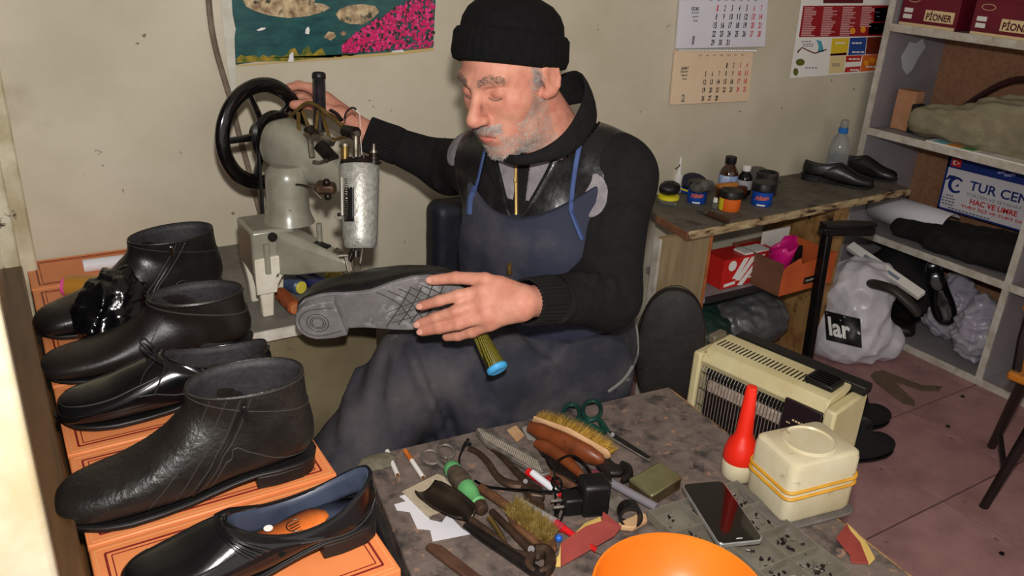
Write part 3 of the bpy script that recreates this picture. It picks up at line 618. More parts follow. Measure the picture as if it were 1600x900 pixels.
# water bottle
q = Y(1311, 236, 1.855); c = (q[0], 1.855, ZB); t = thing('water_bottle', 'clear ribbed plastic water bottle with blue cap', 'bottle', c)
pr = [(.032, 0)]+[(.035+.0022*(i % 2), .006+i*.008) for i in range(12)]+[(.034, .11), (.028, .135), (.017, .152), (.014, .158)]
MB().lathe(pr, c, n=26).build('bottle_body', mat('thin_clear_plastic', (200, 205, 205), rough=.12, trans=.6, alpha=.55, spec=.6), t)
MB().lathe([(.016, .155), (.0165, .156), (.0165, .172), (.014, .174)], c, n=20).build('cap', mat('cap_blue', (30, 110, 190), rough=.4), t)
MB().lathe([(.012, .174), (.014, .18), (.013, .198), (.008, .202)], c, n=16).build('sport_top', mat('grey_translucent', (140, 138, 134), rough=.4), t)
MB().lathe([(.0355, .012), (.0357, .013), (.0357, .04), (.0355, .041)], c, n=26, cap=False).build('label_band', mat('water_label', (70, 150, 205), (220, 225, 230), scale=40, rough=.4), t)

# ---- under the bench: red box, open orange box with oddments, grey bags
m_redbox = mat('red_card', (204, 34, 28), (180, 28, 26), scale=8, rough=.45)
yb = 1.668; A0 = Y(1123, 468, yb); A1 = Y(1204, 452, yb); wv = A1[0]-A0[0]; zb = .342
t = thing('red_shoe_box', 'small red box with white slanted stripes under bench', 'box', (A0[0]+wv/2, yb+.05, zb))
m = np.eye(4); m[:3, 0] = (1, 0, 0); m[:3, 1] = (0, 0, 1); m[:3, 2] = (0, -1, 0); m[:3, 3] = (A0[0], yb, zb); hB = .098
MB().box((wv/2, hB/2, -.045), (wv, hB, .09), m).build('box_body', m_redbox, t, smooth=False, bevel=.0015)
b = MB(); cx, cy, rr = .038, hB-.024, .017
b.prism([(cx+rr*math.cos(q), cy+rr*math.sin(q)) for q in np.linspace(0, 2*PI, 20, endpoint=False)], 0, .0008, m); b.build('white_disc', m_pw, t, smooth=False)
for k, (x0, x1, y0) in enumerate(((.045, .085, .030), (.060, .118, .022), (.072, .158, .004))):
    MB().prism([(x0, y0), (x0+.020, y0-.004), (x1+.022, hB-.006), (x1, hB-.006)], 0, .0008+.0002*k, m).build('white_stripe', m_pw, t, smooth=False)
MB().prism([(.012, .006), (.06, .010), (.06, .020), (.012, .016)], 0, .0007, m).build('white_strip', m_pw, t, smooth=False)
b = MB(); dashes(b, m, .135, .024, .036, .007, 5); tag(b.build('small_print', m_pw, t, smooth=False), kind='stuff')
MB().box((wv*.62, hB+.004, -.03), (wv*.45, .006, .05), m).build('box_flap', m_cardw, t, smooth=False)
C0 = Z(1216, 463, .342); C1 = Z(1297, 441, .342); C2 = Z(1150, 398, .342); e1 = nrm(C1-C0); e2 = A(-e1[1], e1[0], 0)
L1, L2, hO = np.linalg.norm(C1-C0), .21, .105
m = np.eye(4); m[:3, 0] = e1; m[:3, 1] = e2; m[:3, 2] = (0, 0, 1); m[:3, 3] = C0
m_orcard = mat('orange_shoebox_card', (206, 98, 48), (180, 80, 40), scale=9, rough=.6); m_incard = mat('brown_card_inside', (120, 78, 56), (96, 60, 44), scale=9, rough=.8)
t = thing('orange_box', 'open orange cardboard box of oddments under the bench', 'box', C0+e1*L1/2+e2*L2/2)
th = .003
MB().box((L1/2, L2/2, th/2), (L1, L2, th), m).build('box_base', m_incard, t, smooth=False)
fr = [(0, 0, hO*.8), (.02, 0, hO*.92), (L1*.30, 0, hO*1.08), (L1*.34, 0, hO*.86), (L1*.5, 0, hO*.92), (L1, 0, hO)]
MB().prism([(0, 0)]+[(L1, 0)]+[(q[0], q[2]) for q in reversed(fr)], -th/2, th/2, m@np.array([[1, 0, 0, 0], [0, 0, -1, 0], [0, 1, 0, 0], [0, 0, 0, 1.]])).build('front_wall', m_orcard, t, smooth=False)
MB().box((0, L2/2, hO/2), (th, L2, hO), m).build('side_wall', m_incard, t, smooth=False); MB().box((L1, L2/2, hO/2), (th, L2, hO), m).build('side_wall', m_orcard, t, smooth=False)
MB().box((L1/2, L2, hO/2), (L1, th, hO), m).build('back_wall', m_incard, t, smooth=False); MB().box((L1*.62, L2-.04, hO*.8), (.13, .004, hO*1.1), m).build('inner_flap', m_cardw, t, smooth=False)
mf = m@np.array([[1, 0, 0, 0], [0, 0, -1, -th], [0, 1, 0, 0], [0, 0, 0, 1.]])
npl = MB().box((L1*.58, .032, .0006), (.075, .022, .001), mf).build('name_plate', m_blk, t, smooth=False); b = MB(); put_text(b, 'carpınala', mf, .062, .012, (L1*.58, .032), .0014, .0); b.build('lettering', m_cardw, npl, smooth=False)
q = tf(m, (.055, .07, .01)); ax = nrm(A(.15, -.12, 1)); t = thing('pink_cup', 'broken magenta plastic cup standing in the orange box', 'cup', q); mfr = frame(e1, ax, q)
b = MB(); nn = 30; rings = []
for i, zz in enumerate(np.linspace(0, 1, 7)):
    rings.append([((.026+.012*zz)*(1+.012*math.sin(12*a))*math.cos(a), (.026+.012*zz)*(1+.012*math.sin(12*a))*math.sin(a), zz*(.125+.02*math.sin(a+2.2)+(.018 if math.sin(a*2+1) > .3 else 0))) for a in np.linspace(0, 2*PI, nn, endpoint=False)])
b.loft(rings, True, False, m=mfr); b.build('cup_wall', mat('magenta_plastic', (206, 24, 120), (180, 16, 104), scale=10, rough=.3), t, solid=.0025)
b = MB(); q = tf(m, (.13, .05, .004)); b.box((0, 0, .06), (.045, .012, .12), frame(e1, (.2, .1, 1), q)); tag(b.build('black_slab', m_blk, bevel=.004), 'black flat rubber piece sticking out of orange box', 'rubber piece')
q = tf(m, (.10, .10, .004)); tag(MB().lathe([(.018, 0), (.02, .01), (.02, .10), (.012, .115), (.006, .12)], q, (.1, .05, 1), 16).build('dark_bottle', mat('dark_green_plastic', (20, 40, 42), rough=.35)), 'dark green bottle behind pink cup in box', 'bottle')
b = MB(); q = Z(1165, 385, .345); q[1] += .03
for k in range(4): b.tube([q+A(-.05+.02*k, .02*k, .03+.02*k), q+A(-.02+.02*k, .03, .07+.012*k), q+A(.03+.02*k, .05-.01*k, .05+.01*k)], .009, 8)
tag(b.build('leather_straps', mat('dark_leather_straps', (34, 26, 26), rough=.5), sub=1), 'tangle of dark leather straps behind the red box', 'straps')
m_greybag = mat('smoky_plastic', (92, 92, 92), (66, 66, 68), scale=10, rough=.3, bump=.6, bscale=25, spec=.6); m_greenbag = mat('dark_green_plastic_bag', (34, 56, 48), (22, 36, 32), scale=8, rough=.3, bump=.6, bscale=25)
plastic_bag('plastic_bag', 'smoky grey plastic bag on floor under polish bench', (2.10, 1.76, .15), (.16, .12, .10), 12, m_greybag, h=.007, amp=.011, floor=.002)
plastic_bag('plastic_bag', 'dark green plastic bag on floor under polish bench', (1.90, 1.77, .12), (.12, .10, .09), 17, m_greenbag, h=.008, floor=.002)

# ---- cobbler's iron last stand
q0 = Z(1262, 566, .09); bx, by = q0[0], q0[1]; m_iron = mat('black_iron', (18, 16, 17), (34, 30, 30), scale=40, rough=.35, metal=.5)
t = thing('last_stand', 'black iron cobbler last stand on a square post', 'last stand', (bx, by, 0))
zt = .535; tp = Z(1293, 360, zt)
MB().bar((bx, by, .01), tp, .028, .028, (1, 0, 0)).build('post', m_iron, t, bevel=.004)
MB().box((bx, by, .012), (.16, .16, .024)).build('foot_plate', m_iron, t, bevel=.004)
e = nrm(Z(1357, 352, zt)-Z(1288, 352, zt)); o1 = A(*tp)
MB().bar(o1-e*.022, o1+e*.15, .04, .028).build('arm', m_iron, t, bevel=.006)
b = MB(); b.prism([(-.02, -.026), (.05, -.034), (.11, -.03), (.155, -.012), (.165, .004), (.15, .018), (.10, .03), (.04, .028), (-.02, .022)], .014, .024, frame(e, (0, 0, 1), o1)); b.build('sole_plate', m_iron, t, bevel=.003)

# ---- white carrier bag with shoes
bc = A(2.47, 1.585, 0); s = SDF()
s.cap(bc+A(-.02, .0, .10), bc+A(.0, .03, .24), .105, .115, k=.05).cap(bc+A(-.07, .03, .07), bc+A(.08, -.05, .07), .075, k=.05).cap(bc+A(.02, 0, .22), bc+A(.07, .0, .30), .07, .045, k=.04)
s.fn(wrinkle(.014, 95, 21, (1, 1, .8))); s.fn(lambda P, d: np.maximum(d, .002-P[:, 2])); s.fn(lambda P, d: np.maximum(d, P[:, 0]-2.69))
m_bagw = mat('white_carrier_plastic', (214, 210, 216), (190, 184, 192), scale=8, rough=.28, spec=.6)
t = thing('carrier_bag', 'white plastic carrier bag with black print under shelf', 'bag', bc)
v, f = s.mesh(bc-A(.22, .2, .01), bc+A(.24, .22, .42), .006); mesh_obj('bag_body', v, f, m_bagw, t, ang=180)
def trace(s, o, d, tmax=4):
    P = np.broadcast_to(np.asarray(o, float), d.shape).copy(); P0 = P.copy(); best = np.full(len(P), 9.); Q = P.copy()
    for _ in range(70):
        e = s.ev(P); k = np.abs(e) < best; best[k] = np.abs(e)[k]; Q[k] = P[k]; P = P+d*np.clip(e*.7, -.02, .08)[:, None]
    return Q                              # where a ray misses: its nearest pass
def patch(s, pts_px, faces, off, start=None):          # lay flat print on a curved surface, seen square on
    d = np.array([nrm(ray(*p)) for p in pts_px]); P = CO+d*(start or 1.0); P = trace(s, P, d); return P-d*off
g = [(1288+56*u+3*v, 485+12*u*1.1+46*v) for u in np.linspace(0, 1, 9) for v in np.linspace(0, 1, 8)]
mesh_obj('black_print', patch(s, g, None, .003, 2.2), [(i*8+j, i*8+j+1, (i+1)*8+j+1, (i+1)*8+j) for i in range(8) for j in range(7)], m_blk, t)
v, f = text_geo('lar', .03); lo, hi = v.min(0), v.max(0); q = (v-lo)/(hi-lo+1e-9)
g = [(1293+34*a+3*(1-b_), 525-30*b_+8*a-1) for a, b_, _ in q]; mesh_obj('lettering', patch(s, g, None, .0045, 2.2), f, m_pw, t, smooth=False)
e0, e1_ = X(1328, 384, 2.52), X(1440, 462, 2.52); u = nrm(e1_-e0); m = frame(u, (-.5, 0, .86), (e0+e1_)/2)
b = MB(); b.box((0, 0, 0), (np.linalg.norm(e1_-e0), .034, .020), m); t = thing('white_carton_lid', 'long white printed carton slanting across the carrier bag', 'carton', (e0+e1_)/2-A(0, 0, .1)); b.build('carton', m_cardw, t, bevel=.002)
for k in range(3): MB().box((-.07+.055*k, -.004, .0103), (.03+.01*k, .012, .0006), m).build('printed_mark', mat('print_bluegrey', (120, 132, 150), rough=.5), t, smooth=False)
b = MB(); P = [X(1352, 442, 2.44), X(1375, 446, 2.42), X(1400, 455, 2.42), X(1425, 478, 2.44), X(1436, 492, 2.46)]; b.tube(catmull(P, 14), [.026-.0006*i for i in range(14)], 12, flat=.7)
tag(b.build('boot_shaft', mat('dark_brown_leather_dull', (52, 46, 42), (38, 33, 30), scale=14, rough=.5), sub=1), 'limp dark leather boot shaft hanging over carrier bag', 'boot')

# ---- pieces on the floor
m_felt = mat('brown_felt', (112, 92, 74), (96, 78, 62), scale=30, rough=.95)
tag(MB().prism([Z(*p, 0)[:2] for p in ((1360, 588), (1366, 582), (1380, 580), (1400, 588), (1440, 603), (1472, 605), (1466, 612), (1440, 612), (1412, 602), (1398, 599), (1410, 610), (1429, 628), (1429, 636), (1412, 632), (1390, 615), (1370, 600))], .0005, .004).build('felt_cutting', m_felt, smooth=False), 'forked brown felt offcut lying on pink floor tiles', 'offcut')
for k, (px, py, lab) in enumerate(((1481, 667, 'dark crumb of leather on tile near the chair leg'), (1504, 620, 'dark crumb of leather on tile near the shelf'), (1565, 866, 'dark crumb of leather on nearest tile at lower right'))):
    c = Z(px, py, 0); b = MB(); b.prism([(c[0]+.008*math.cos(q)*random.uniform(.6, 1.2), c[1]+.006*math.sin(q)) for q in np.linspace(0, 6.28, 7, endpoint=False)], .0003, .004); tag(b.build('leather_crumb', m_blk), lab, 'scrap')
# ---- wooden chair at the right edge
m_chairw = mat('varnished_orange_wood', (196, 120, 40), (160, 88, 26), scale=8, rough=.3, stretch=(1, 8, 8), coat=.3); m_chairm = mat('dark_chair_frame', (34, 24, 24), (22, 16, 16), scale=20, rough=.4)
f1 = Z(1537, 792, 0); f2 = Z(1549, 698, 0); zs = .40; cA = Z(1574, 580, zs)
t = thing('wooden_chair', 'chair with orange varnished seat cut by right edge', 'chair', (f1+f2)/2)
sx, sy = cA[0], cA[1]
MB().prism([(sx, sy), (sx+.30, sy+.05), (sx+.36, sy-.3), (sx+.04, sy-.36)], zs-.022, zs).build('seat', m_chairw, t, bevel=.006)
for k, (a, c) in enumerate((((sx+.02, sy-.10, zs-.02), f1), ((sx+.06, sy-.02, zs-.02), f2), ((sx+.30, sy, zs-.02), f2+A(.16, -.05, 0)), ((sx+.3, sy-.28, zs-.02), f1+A(.33, -.1, 0)))): MB().tube([a, c], [.015, .012], 10).build('leg', m_chairm, t)
MB().tube([A(sx+.03, sy-.08, .2)*.5+f1*.5+A(0, 0, .02), A(sx+.06, sy-.02, .2)*.5+f2*.5+A(0, 0, .02)], .008, 8).tube([f1*.5+A(sx+.02, sy-.1, zs)*.5, (f1+A(.33, -.1, 0))*.5+A(sx+.3, sy-.28, zs)*.5], .008, 8).build('stretcher', m_chairm, t)
p = X(1597, 530, cA[0]+.02); MB().tube([A(p[0]+.01, p[1]-.01, zs-.03), p, p+A(.03, .02, .34)], .011, 8).build('back_post', m_chairm, t); MB().tube([A(p[0]+.3, p[1]+.02, zs-.03), p+A(.3, .03, .02), p+A(.33, .05, .34)], .011, 8).build('back_post', m_chairm, t)
MB().bar(p+A(.01, .02, .10), p+A(.32, .045, .10), .014, .075).build('back_slat', m_chairw, t, bevel=.006); MB().bar(p+A(.02, .02, .26), p+A(.33, .05, .26), .014, .075).build('back_slat', m_chairw, t, bevel=.006)

# ---- oval black leather cushion leaning by the bench panel
c = Y(1046, 548, 1.52); c = A(c[0], 1.52, .285); nv = nrm(A(-.62, -.76, .16)); m = frame(nrm(np.cross(A(0, 0, 1), nv)), nv, c)
m_worn = mat('worn_black_leather', (26, 23, 22), (44, 38, 34), scale=22, rough=.6, bump=.3, bscale=40, c3=(80, 66, 50), scale3=40, lo3=.68, hi3=.76)
t = thing('oval_seat_back', 'oval black leather seat back behind the man', 'chair back', (c[0], c[1], 0)); b = MB(); rings = []
for s_, zz in ((.86, -.03), (.97, -.024), (1, -.012), (1, .006), (.96, .016), (.8, .022), (.4, .026), (.02, .027)): rings.append([(s_*.094*math.copysign(abs(math.cos(q))**.85, math.cos(q)), s_*.175*math.copysign(abs(math.sin(q))**.85, math.sin(q)), zz) for q in np.linspace(0, 2*PI, 48, endpoint=False)])
b.loft(rings, m=m); b.build('pad', m_worn, t)
b = MB(); b.tube([tf(m, (.095*math.cos(q), .176*math.sin(q), -.006)) for q in np.linspace(0, 2*PI, 40, endpoint=False)], .005, 6, closed=True); b.build('piping', mat('olive_piping', (74, 66, 48), rough=.6), t)
b = MB(); b.tube([tf(m, (0, -.1, -.03)), tf(m, (0, -.2, -.03)), A(c[0]+.02, c[1]+.03, .02)], .018, 10); b.build('bracket', m_iron, t)
# ---- padded dark chair back against the wall, left of the man
c = Y(705, 400, 1.80); t = thing('padded_chair', 'dark navy padded chair back standing at the wall', 'chair', (c[0]+.06, 1.78, 0)); x0, x1 = Y(671, 380, 1.80)[0], Y(671, 380, 1.80)[0]+.34
m_navyv = mat('dark_navy_upholstery', (26, 29, 42), (18, 20, 30), scale=8, rough=.55, bump=.2, bscale=30); zt = Y(700, 312, 1.80)[2]
s = SDF(); s.fn(lambda P, d: (np.linalg.norm(np.maximum(np.abs(P-A((x0+x1)/2, 1.80, zt-.20))-A((x1-x0)/2-.03, .012, .17), 0), axis=1)-.03))
s.fn(wrinkle(.0035, 70, 31)); v, f = s.mesh((x0-.03, 1.73, zt-.45), (x1+.03, 1.88, zt+.03), .007); mesh_obj('back_pad', v, f, m_navyv, t, ang=180)
MB().box(((x0+x1)/2, 1.66, .36), (x1-x0, .30, .06)).build('seat_pad', m_navyv, t, bevel=.02)
for sx_ in (x0+.03, x1-.03):
    for sy_ in (1.54, 1.80): MB().tube([(sx_, sy_, 0), (sx_, sy_, .34 if sy_ < 1.7 else .45)], .012, 8).build('leg', m_iron, t)

# ================================================================ gas-free radiant heater
FLc = A(1.295, 1.222, 0); wd = nrm(A(.205, -.98, 0)); dd = A(-wd[1], wd[0], 0); Wh, Dh, Hh = .352, .15, .485
m = np.eye(4); m[:3, 0] = wd; m[:3, 1] = dd; m[:3, 2] = (0, 0, 1); m[:3, 3] = FLc
m_cr = mat('cream_enamel', (222, 210, 166), (206, 190, 142), scale=10, rough=.4, c3=(150, 110, 70), scale3=26, lo3=.68, hi3=.74)
m_grl = mat('chrome_wire', (205, 200, 192), rough=.25, metal=.9); m_hdark = mat('heater_dark', (46, 38, 36), (30, 26, 26), scale=14, rough=.45, metal=.4); m_cer = mat('ceramic_plaque', (196, 176, 160), (160, 140, 124), scale=80, rough=.7)
t = thing('radiant_heater', 'cream radiant heater with wire grille behind the workbench', 'heater', FLc+wd*Wh/2+dd*Dh/2)
MB().box((.011, Dh/2, Hh/2-.008), (.022, Dh, Hh-.016), m).build('side_panel', m_cr, t, bevel=.006)
MB().box((Wh-.013, Dh/2, Hh/2-.008), (.026, Dh, Hh-.016), m).build('side_panel', m_cr, t, bevel=.006)
MB().box((Wh/2, Dh-.01, Hh/2-.02), (Wh-.05, .02, Hh-.04), m).build('back_panel', m_hdark, t); MB().box((Wh/2, Dh/2, .02), (Wh-.05, Dh-.02, .04), m).build('base_panel', m_cr, t)
prof = [(0.004, Hh-.035), (.022, Hh-.006), (.045, Hh), (Dh-.035, Hh), (Dh-.035, Hh-.012), (.012, Hh-.05)]
mx = m@np.array([[0, 0, 1, 0], [1, 0, 0, 0], [0, 1, 0, 0], [0, 0, 0, 1.]]); MB().prism(prof, .022, Wh-.026, mx).build('top_panel', m_cr, t, bevel=.002)
MB().box((Wh/2+.02, Dh-.018, Hh-.006), (Wh-.03, .035, .022), m).build('back_rail', m_blk, t, bevel=.003)
for i in range(24):
    MB().box((.035+i*.0098, .060, Hh+.0003), (.0032, .035, .0014), m).build('vent_slot', m_blk, t, smooth=False)
MB().box((Wh-.068, .072, Hh+.006), (.066, .058, .014), m).build('black_vent', m_blk, t, bevel=.004)
for i in range(5): MB().box((Wh-.068, .052+.010*i, Hh+.014), (.048, .004, .004), m).build('vent_rib', m_blkg, t, smooth=False)
MB().box((.012, .075, Hh+.002), (.02, .05, .02), m).build('metal_tab', mat('dull_metal', (130, 120, 105), rough=.5, metal=.5), t, bevel=.003)
px0, px1 = .028, Wh-.115
MB().box(((px0+px1)/2, .03, .25), (px1-px0, .004, .40), m).build('reflector', m_hdark, t, smooth=False)
for zz in (.385, .245, .11): MB().box(((px0+px1)/2, .024, zz), (px1-px0-.02, .01, .032), m).build('ceramic_plaque', m_cer, t, bevel=.003)
for zz in (.315, .17):
    for k in range(3): MB().box((px0+.05+.075*k, .026, zz), (.045, .004, .018), m).build('slot_group', m_blk, t, smooth=False)
for i in range(26):
    x_ = px0+(px1-px0)*i/25; b = MB(); b.tube([tf(m, (x_, .02, .445)), tf(m, (x_, .006, .425)), tf(m, (x_, .002, .39)), tf(m, (x_, .002, .05))], .0012, 5); b.build('grille_wire', m_grl, t)
for i in range(9):
    z_ = .425-.042*i; b = MB(); b.tube([tf(m, (px0, .003, z_)), tf(m, (px1, .003, z_))], .0010, 5); b.build('cross_wire', m_hdark, t)
MB().box((Wh-.070, .010, .24), (.086, .02, .43), m).build('control_panel', mat('control_brown', (40, 26, 30), rough=.4), t, bevel=.002)
mk = m@np.array([[1, 0, 0, Wh-.068], [0, 0, 1, 0], [0, 1, 0, .375], [0, 0, 0, 1.]])
kn = MB().lathe([(.017, 0), (.017, .012), (.014, .015), (.002, .015)], tf(mk, (0, 0, 0)), -dd, 24).build('dial', m_cr, t)
b = MB(); b.tube([tf(mk, (.022*math.cos(q), .022*math.sin(q), -.001)) for q in np.linspace(0, 2*PI, 24, endpoint=False)], .0022, 5, closed=True); b.build('dial_ring', mat('dial_yellowgreen', (176, 178, 84), rough=.5), t)
MB().box((-.012, -.085, -.003), (.012, .030, .006), mk).build('grey_button', mat('button_grey', (96, 94, 94), rough=.4), t); MB().box((.008, -.085, -.003), (.011, .030, .006), mk).build('yellow_button', mat('button_yellow', (186, 180, 70), rough=.4), t)
mt = mk.copy(); mt[:3, 2] = -dd; b = MB(); dashes(b, mt, 0, .038, .04, .004, 6, .002); dashes(b, mt, -.027, .028, .010, .003, 2, .002); dashes(b, mt, .028, .024, .006, .003, 2, .002); dashes(b, mt, -.026, -.022, .010, .003, 2, .002); dashes(b, mt, .026, -.028, .008, .003, 2, .002); dashes(b, mt, -.015, -.042, .03, .003, 4, .002); dashes(b, mt, .018, -.048, .024, .003, 4, .002); tag(b.build('panel_print', m_gold, t, smooth=False), kind='stuff')
MB().box((0, 0, -.016), (.004, .028, .003), mk).build('dial_grip', m_cr, kn); MB().cyl(tf(mk, (-.006, .007, -.0155)), tf(mk, (-.006, .007, -.0165)), .0018, n=10).build('dial_dot', m_red, kn)
# ================================================================ shoe boxes on the window ledge
ZX = .650
m_box = mat('orange_box_lid', (226, 138, 84), (212, 120, 68), scale=5, rough=.42, c3=(176, 96, 58), scale3=9, lo3=.6, hi3=.85)
m_boxs = mat('orange_box_side', (206, 112, 62), (190, 98, 52), scale=5, rough=.5); m_line = mat('maroon_line', (120, 34, 30), rough=.5); m_inner = mat('thin_gold_line', (214, 150, 96), rough=.45)
lt = thing('window_ledge', 'dark wooden ledge carrying the orange shoe boxes', 'ledge', (.165, 1.2, 0))
MB().box((.165, 1.2, .522), (.33, 1.46, .03)).build('ledge_board', m_sill, lt, bevel=.003); MB().box((.165, 1.9, .25), (.30, .05, .50)).build('ledge_support', m_sill, lt); MB().box((.165, .52, .25), (.30, .05, .50)).build('ledge_support', m_sill, lt)
labs = ('nearest orange shoe box lid, under the loafer', 'orange shoe box under the zipped black boot, second from camera', 'orange shoe box under the laced derby shoe', 'orange shoe box under the brown-black boot', 'orange shoe box under the black plastic bag', 'orange shoe box touching the wall, under the rear boot')
ys = (.705, .915, 1.125, 1.335, 1.545, 1.755, 1.922)
for k in range(6):
    y0, y1 = ys[k]+.003, ys[k+1]-.003; x0, x1 = .012, .322; t = thing('shoe_box', labs[k], 'shoe box', ((x0+x1)/2, (y0+y1)/2, .537), 'orange shoe boxes on the window ledge')
    dz = (.0, .002, 0, .001, 0, .002)[k]
    MB().box(((x0+x1)/2, (y0+y1)/2, .585), (x1-x0-.004, y1-y0-.004, .096)).build('box_body', m_boxs, t, smooth=False)
    MB().box(((x0+x1)/2, (y0+y1)/2, ZX-.016+dz/2), (x1-x0, y1-y0, .032-dz)).build('box_lid', m_box, t, bevel=.002)
    for i, (ins, w_, mm) in enumerate(((.016, .0028, m_line), (.0225, .0014, m_line), (.006, .0012, m_inner))):
        for a, c in (((x0+ins, y0+ins), (x1-ins, y0+ins)), ((x0+ins, y1-ins), (x1-ins, y1-ins)), ((x0+ins, y0+ins), (x0+ins, y1-ins)), ((x1-ins, y0+ins), (x1-ins, y1-ins))):
            MB().bar((*a, ZX+.0002), (*c, ZX+.0002), w_, .0006).build('border_line', mm, t, smooth=False)

# ================================================================ footwear
m_blkleather = mat('black_leather', (22, 20, 20), (30, 27, 26), scale=40, rough=.32, bump=.12, bscale=180, spec=.5, rvar=.08)
m_grainleather = mat('grained_black_leather', (27, 24, 22), (36, 32, 29), scale=30, rough=.34, bump=.35, bscale=130, rvar=.1)
m_brnleather = mat('brown_black_leather', (32, 26, 23), (26, 21, 19), scale=20, rough=.40, bump=.12, bscale=200, rvar=.08)
m_polished = mat('polished_black_leather', (12, 11, 13), (18, 17, 18), scale=20, rough=.16, coat=.4, bump=.05, bscale=120)
m_sole = mat('black_rubber_sole', (16, 15, 15), (22, 20, 20), scale=50, rough=.5); m_lining = mat('dark_grey_lining', (48, 45, 48), (36, 33, 36), scale=60, rough=.6, bump=.3, bscale=120)
m_seam = mat('dark_thread', (52, 48, 46), rough=.6); m_lace = mat('black_lace', (14, 13, 13), rough=.7); m_zipm = mat('gunmetal', (60, 58, 58), rough=.3, metal=.8); m_suede = mat('black_suede', (14, 13, 13), (20, 18, 18), scale=60, rough=.9)
m_soleg = mat('scuffed_grey_sole', (128, 124, 124), (104, 100, 100), scale=26, rough=.75, c3=(160, 156, 154), scale3=40, lo3=.55, hi3=.7)
def st_(x): return float(np.interp(x, (0, .075, .15, .24, .28, .30), (.030, .029, .013, .011, .013, .018)))
def sb_(x): return float(np.interp(x, (0, .078, .0785, .15, .24, .28, .30), (.0, 0, .020, .003, 0, .002, .008)))
def sw_(x, ex=.004): 
    return ex+float(np.interp(x, (-.004, 0, .006, .02, .05, .10, .14, .19, .225, .255, .278, .292, .30, .304), (.001, .012, .022, .030, .034, .031, .034, .044, .047, .043, .033, .020, .007, .001)))
PROF = {
 'boot': ([(.300, .026), (.296, .040), (.280, .052), (.255, .060), (.225, .068), (.195, .084), (.172, .104), (.158, .122), (.150, .134), (.147, .144), (.146, .152), (.145, .158), (.145, .163)],
          [(.301, .017), (.297, .013), (.287, .011), (.264, .009), (.232, .009), (.195, .010), (.150, .012), (.100, .024), (.045, .028), (.006, .040), (-.003, .075), (.004, .125), (.006, .166)],
          [.006, .023, .036, .044, .048, .048, .045, .042, .040, .040, .041, .043, .044]),
 'low': ([(.300, .026), (.296, .038), (.280, .047), (.255, .053), (.225, .061), (.195, .076), (.172, .087), (.160, .0925), (.156, .094), (.154, .095), (.153, .096)],
         [(.301, .017), (.297, .013), (.287, .011), (.264, .009), (.232, .009), (.190, .010), (.130, .014), (.070, .027), (.018, .029), (-.002, .050), (.004, .088)],
         [.006, .023, .036, .044, .048, .047, .043, .040, .037, .036, .034]),
 'loafer': ([(.300, .024), (.296, .034), (.280, .042), (.255, .047), (.230, .053), (.208, .062), (.192, .069), (.186, .071), (.184, .072), (.183, .073), (.182, .074)],
         [(.301, .017), (.297, .013), (.287, .011), (.264, .009), (.232, .009), (.190, .010), (.130, .014), (.070, .027), (.018, .029), (-.002, .052), (.003, .090)],
         [.006, .024, .037, .044, .048, .047, .043, .041, .038, .037, .035]),
}
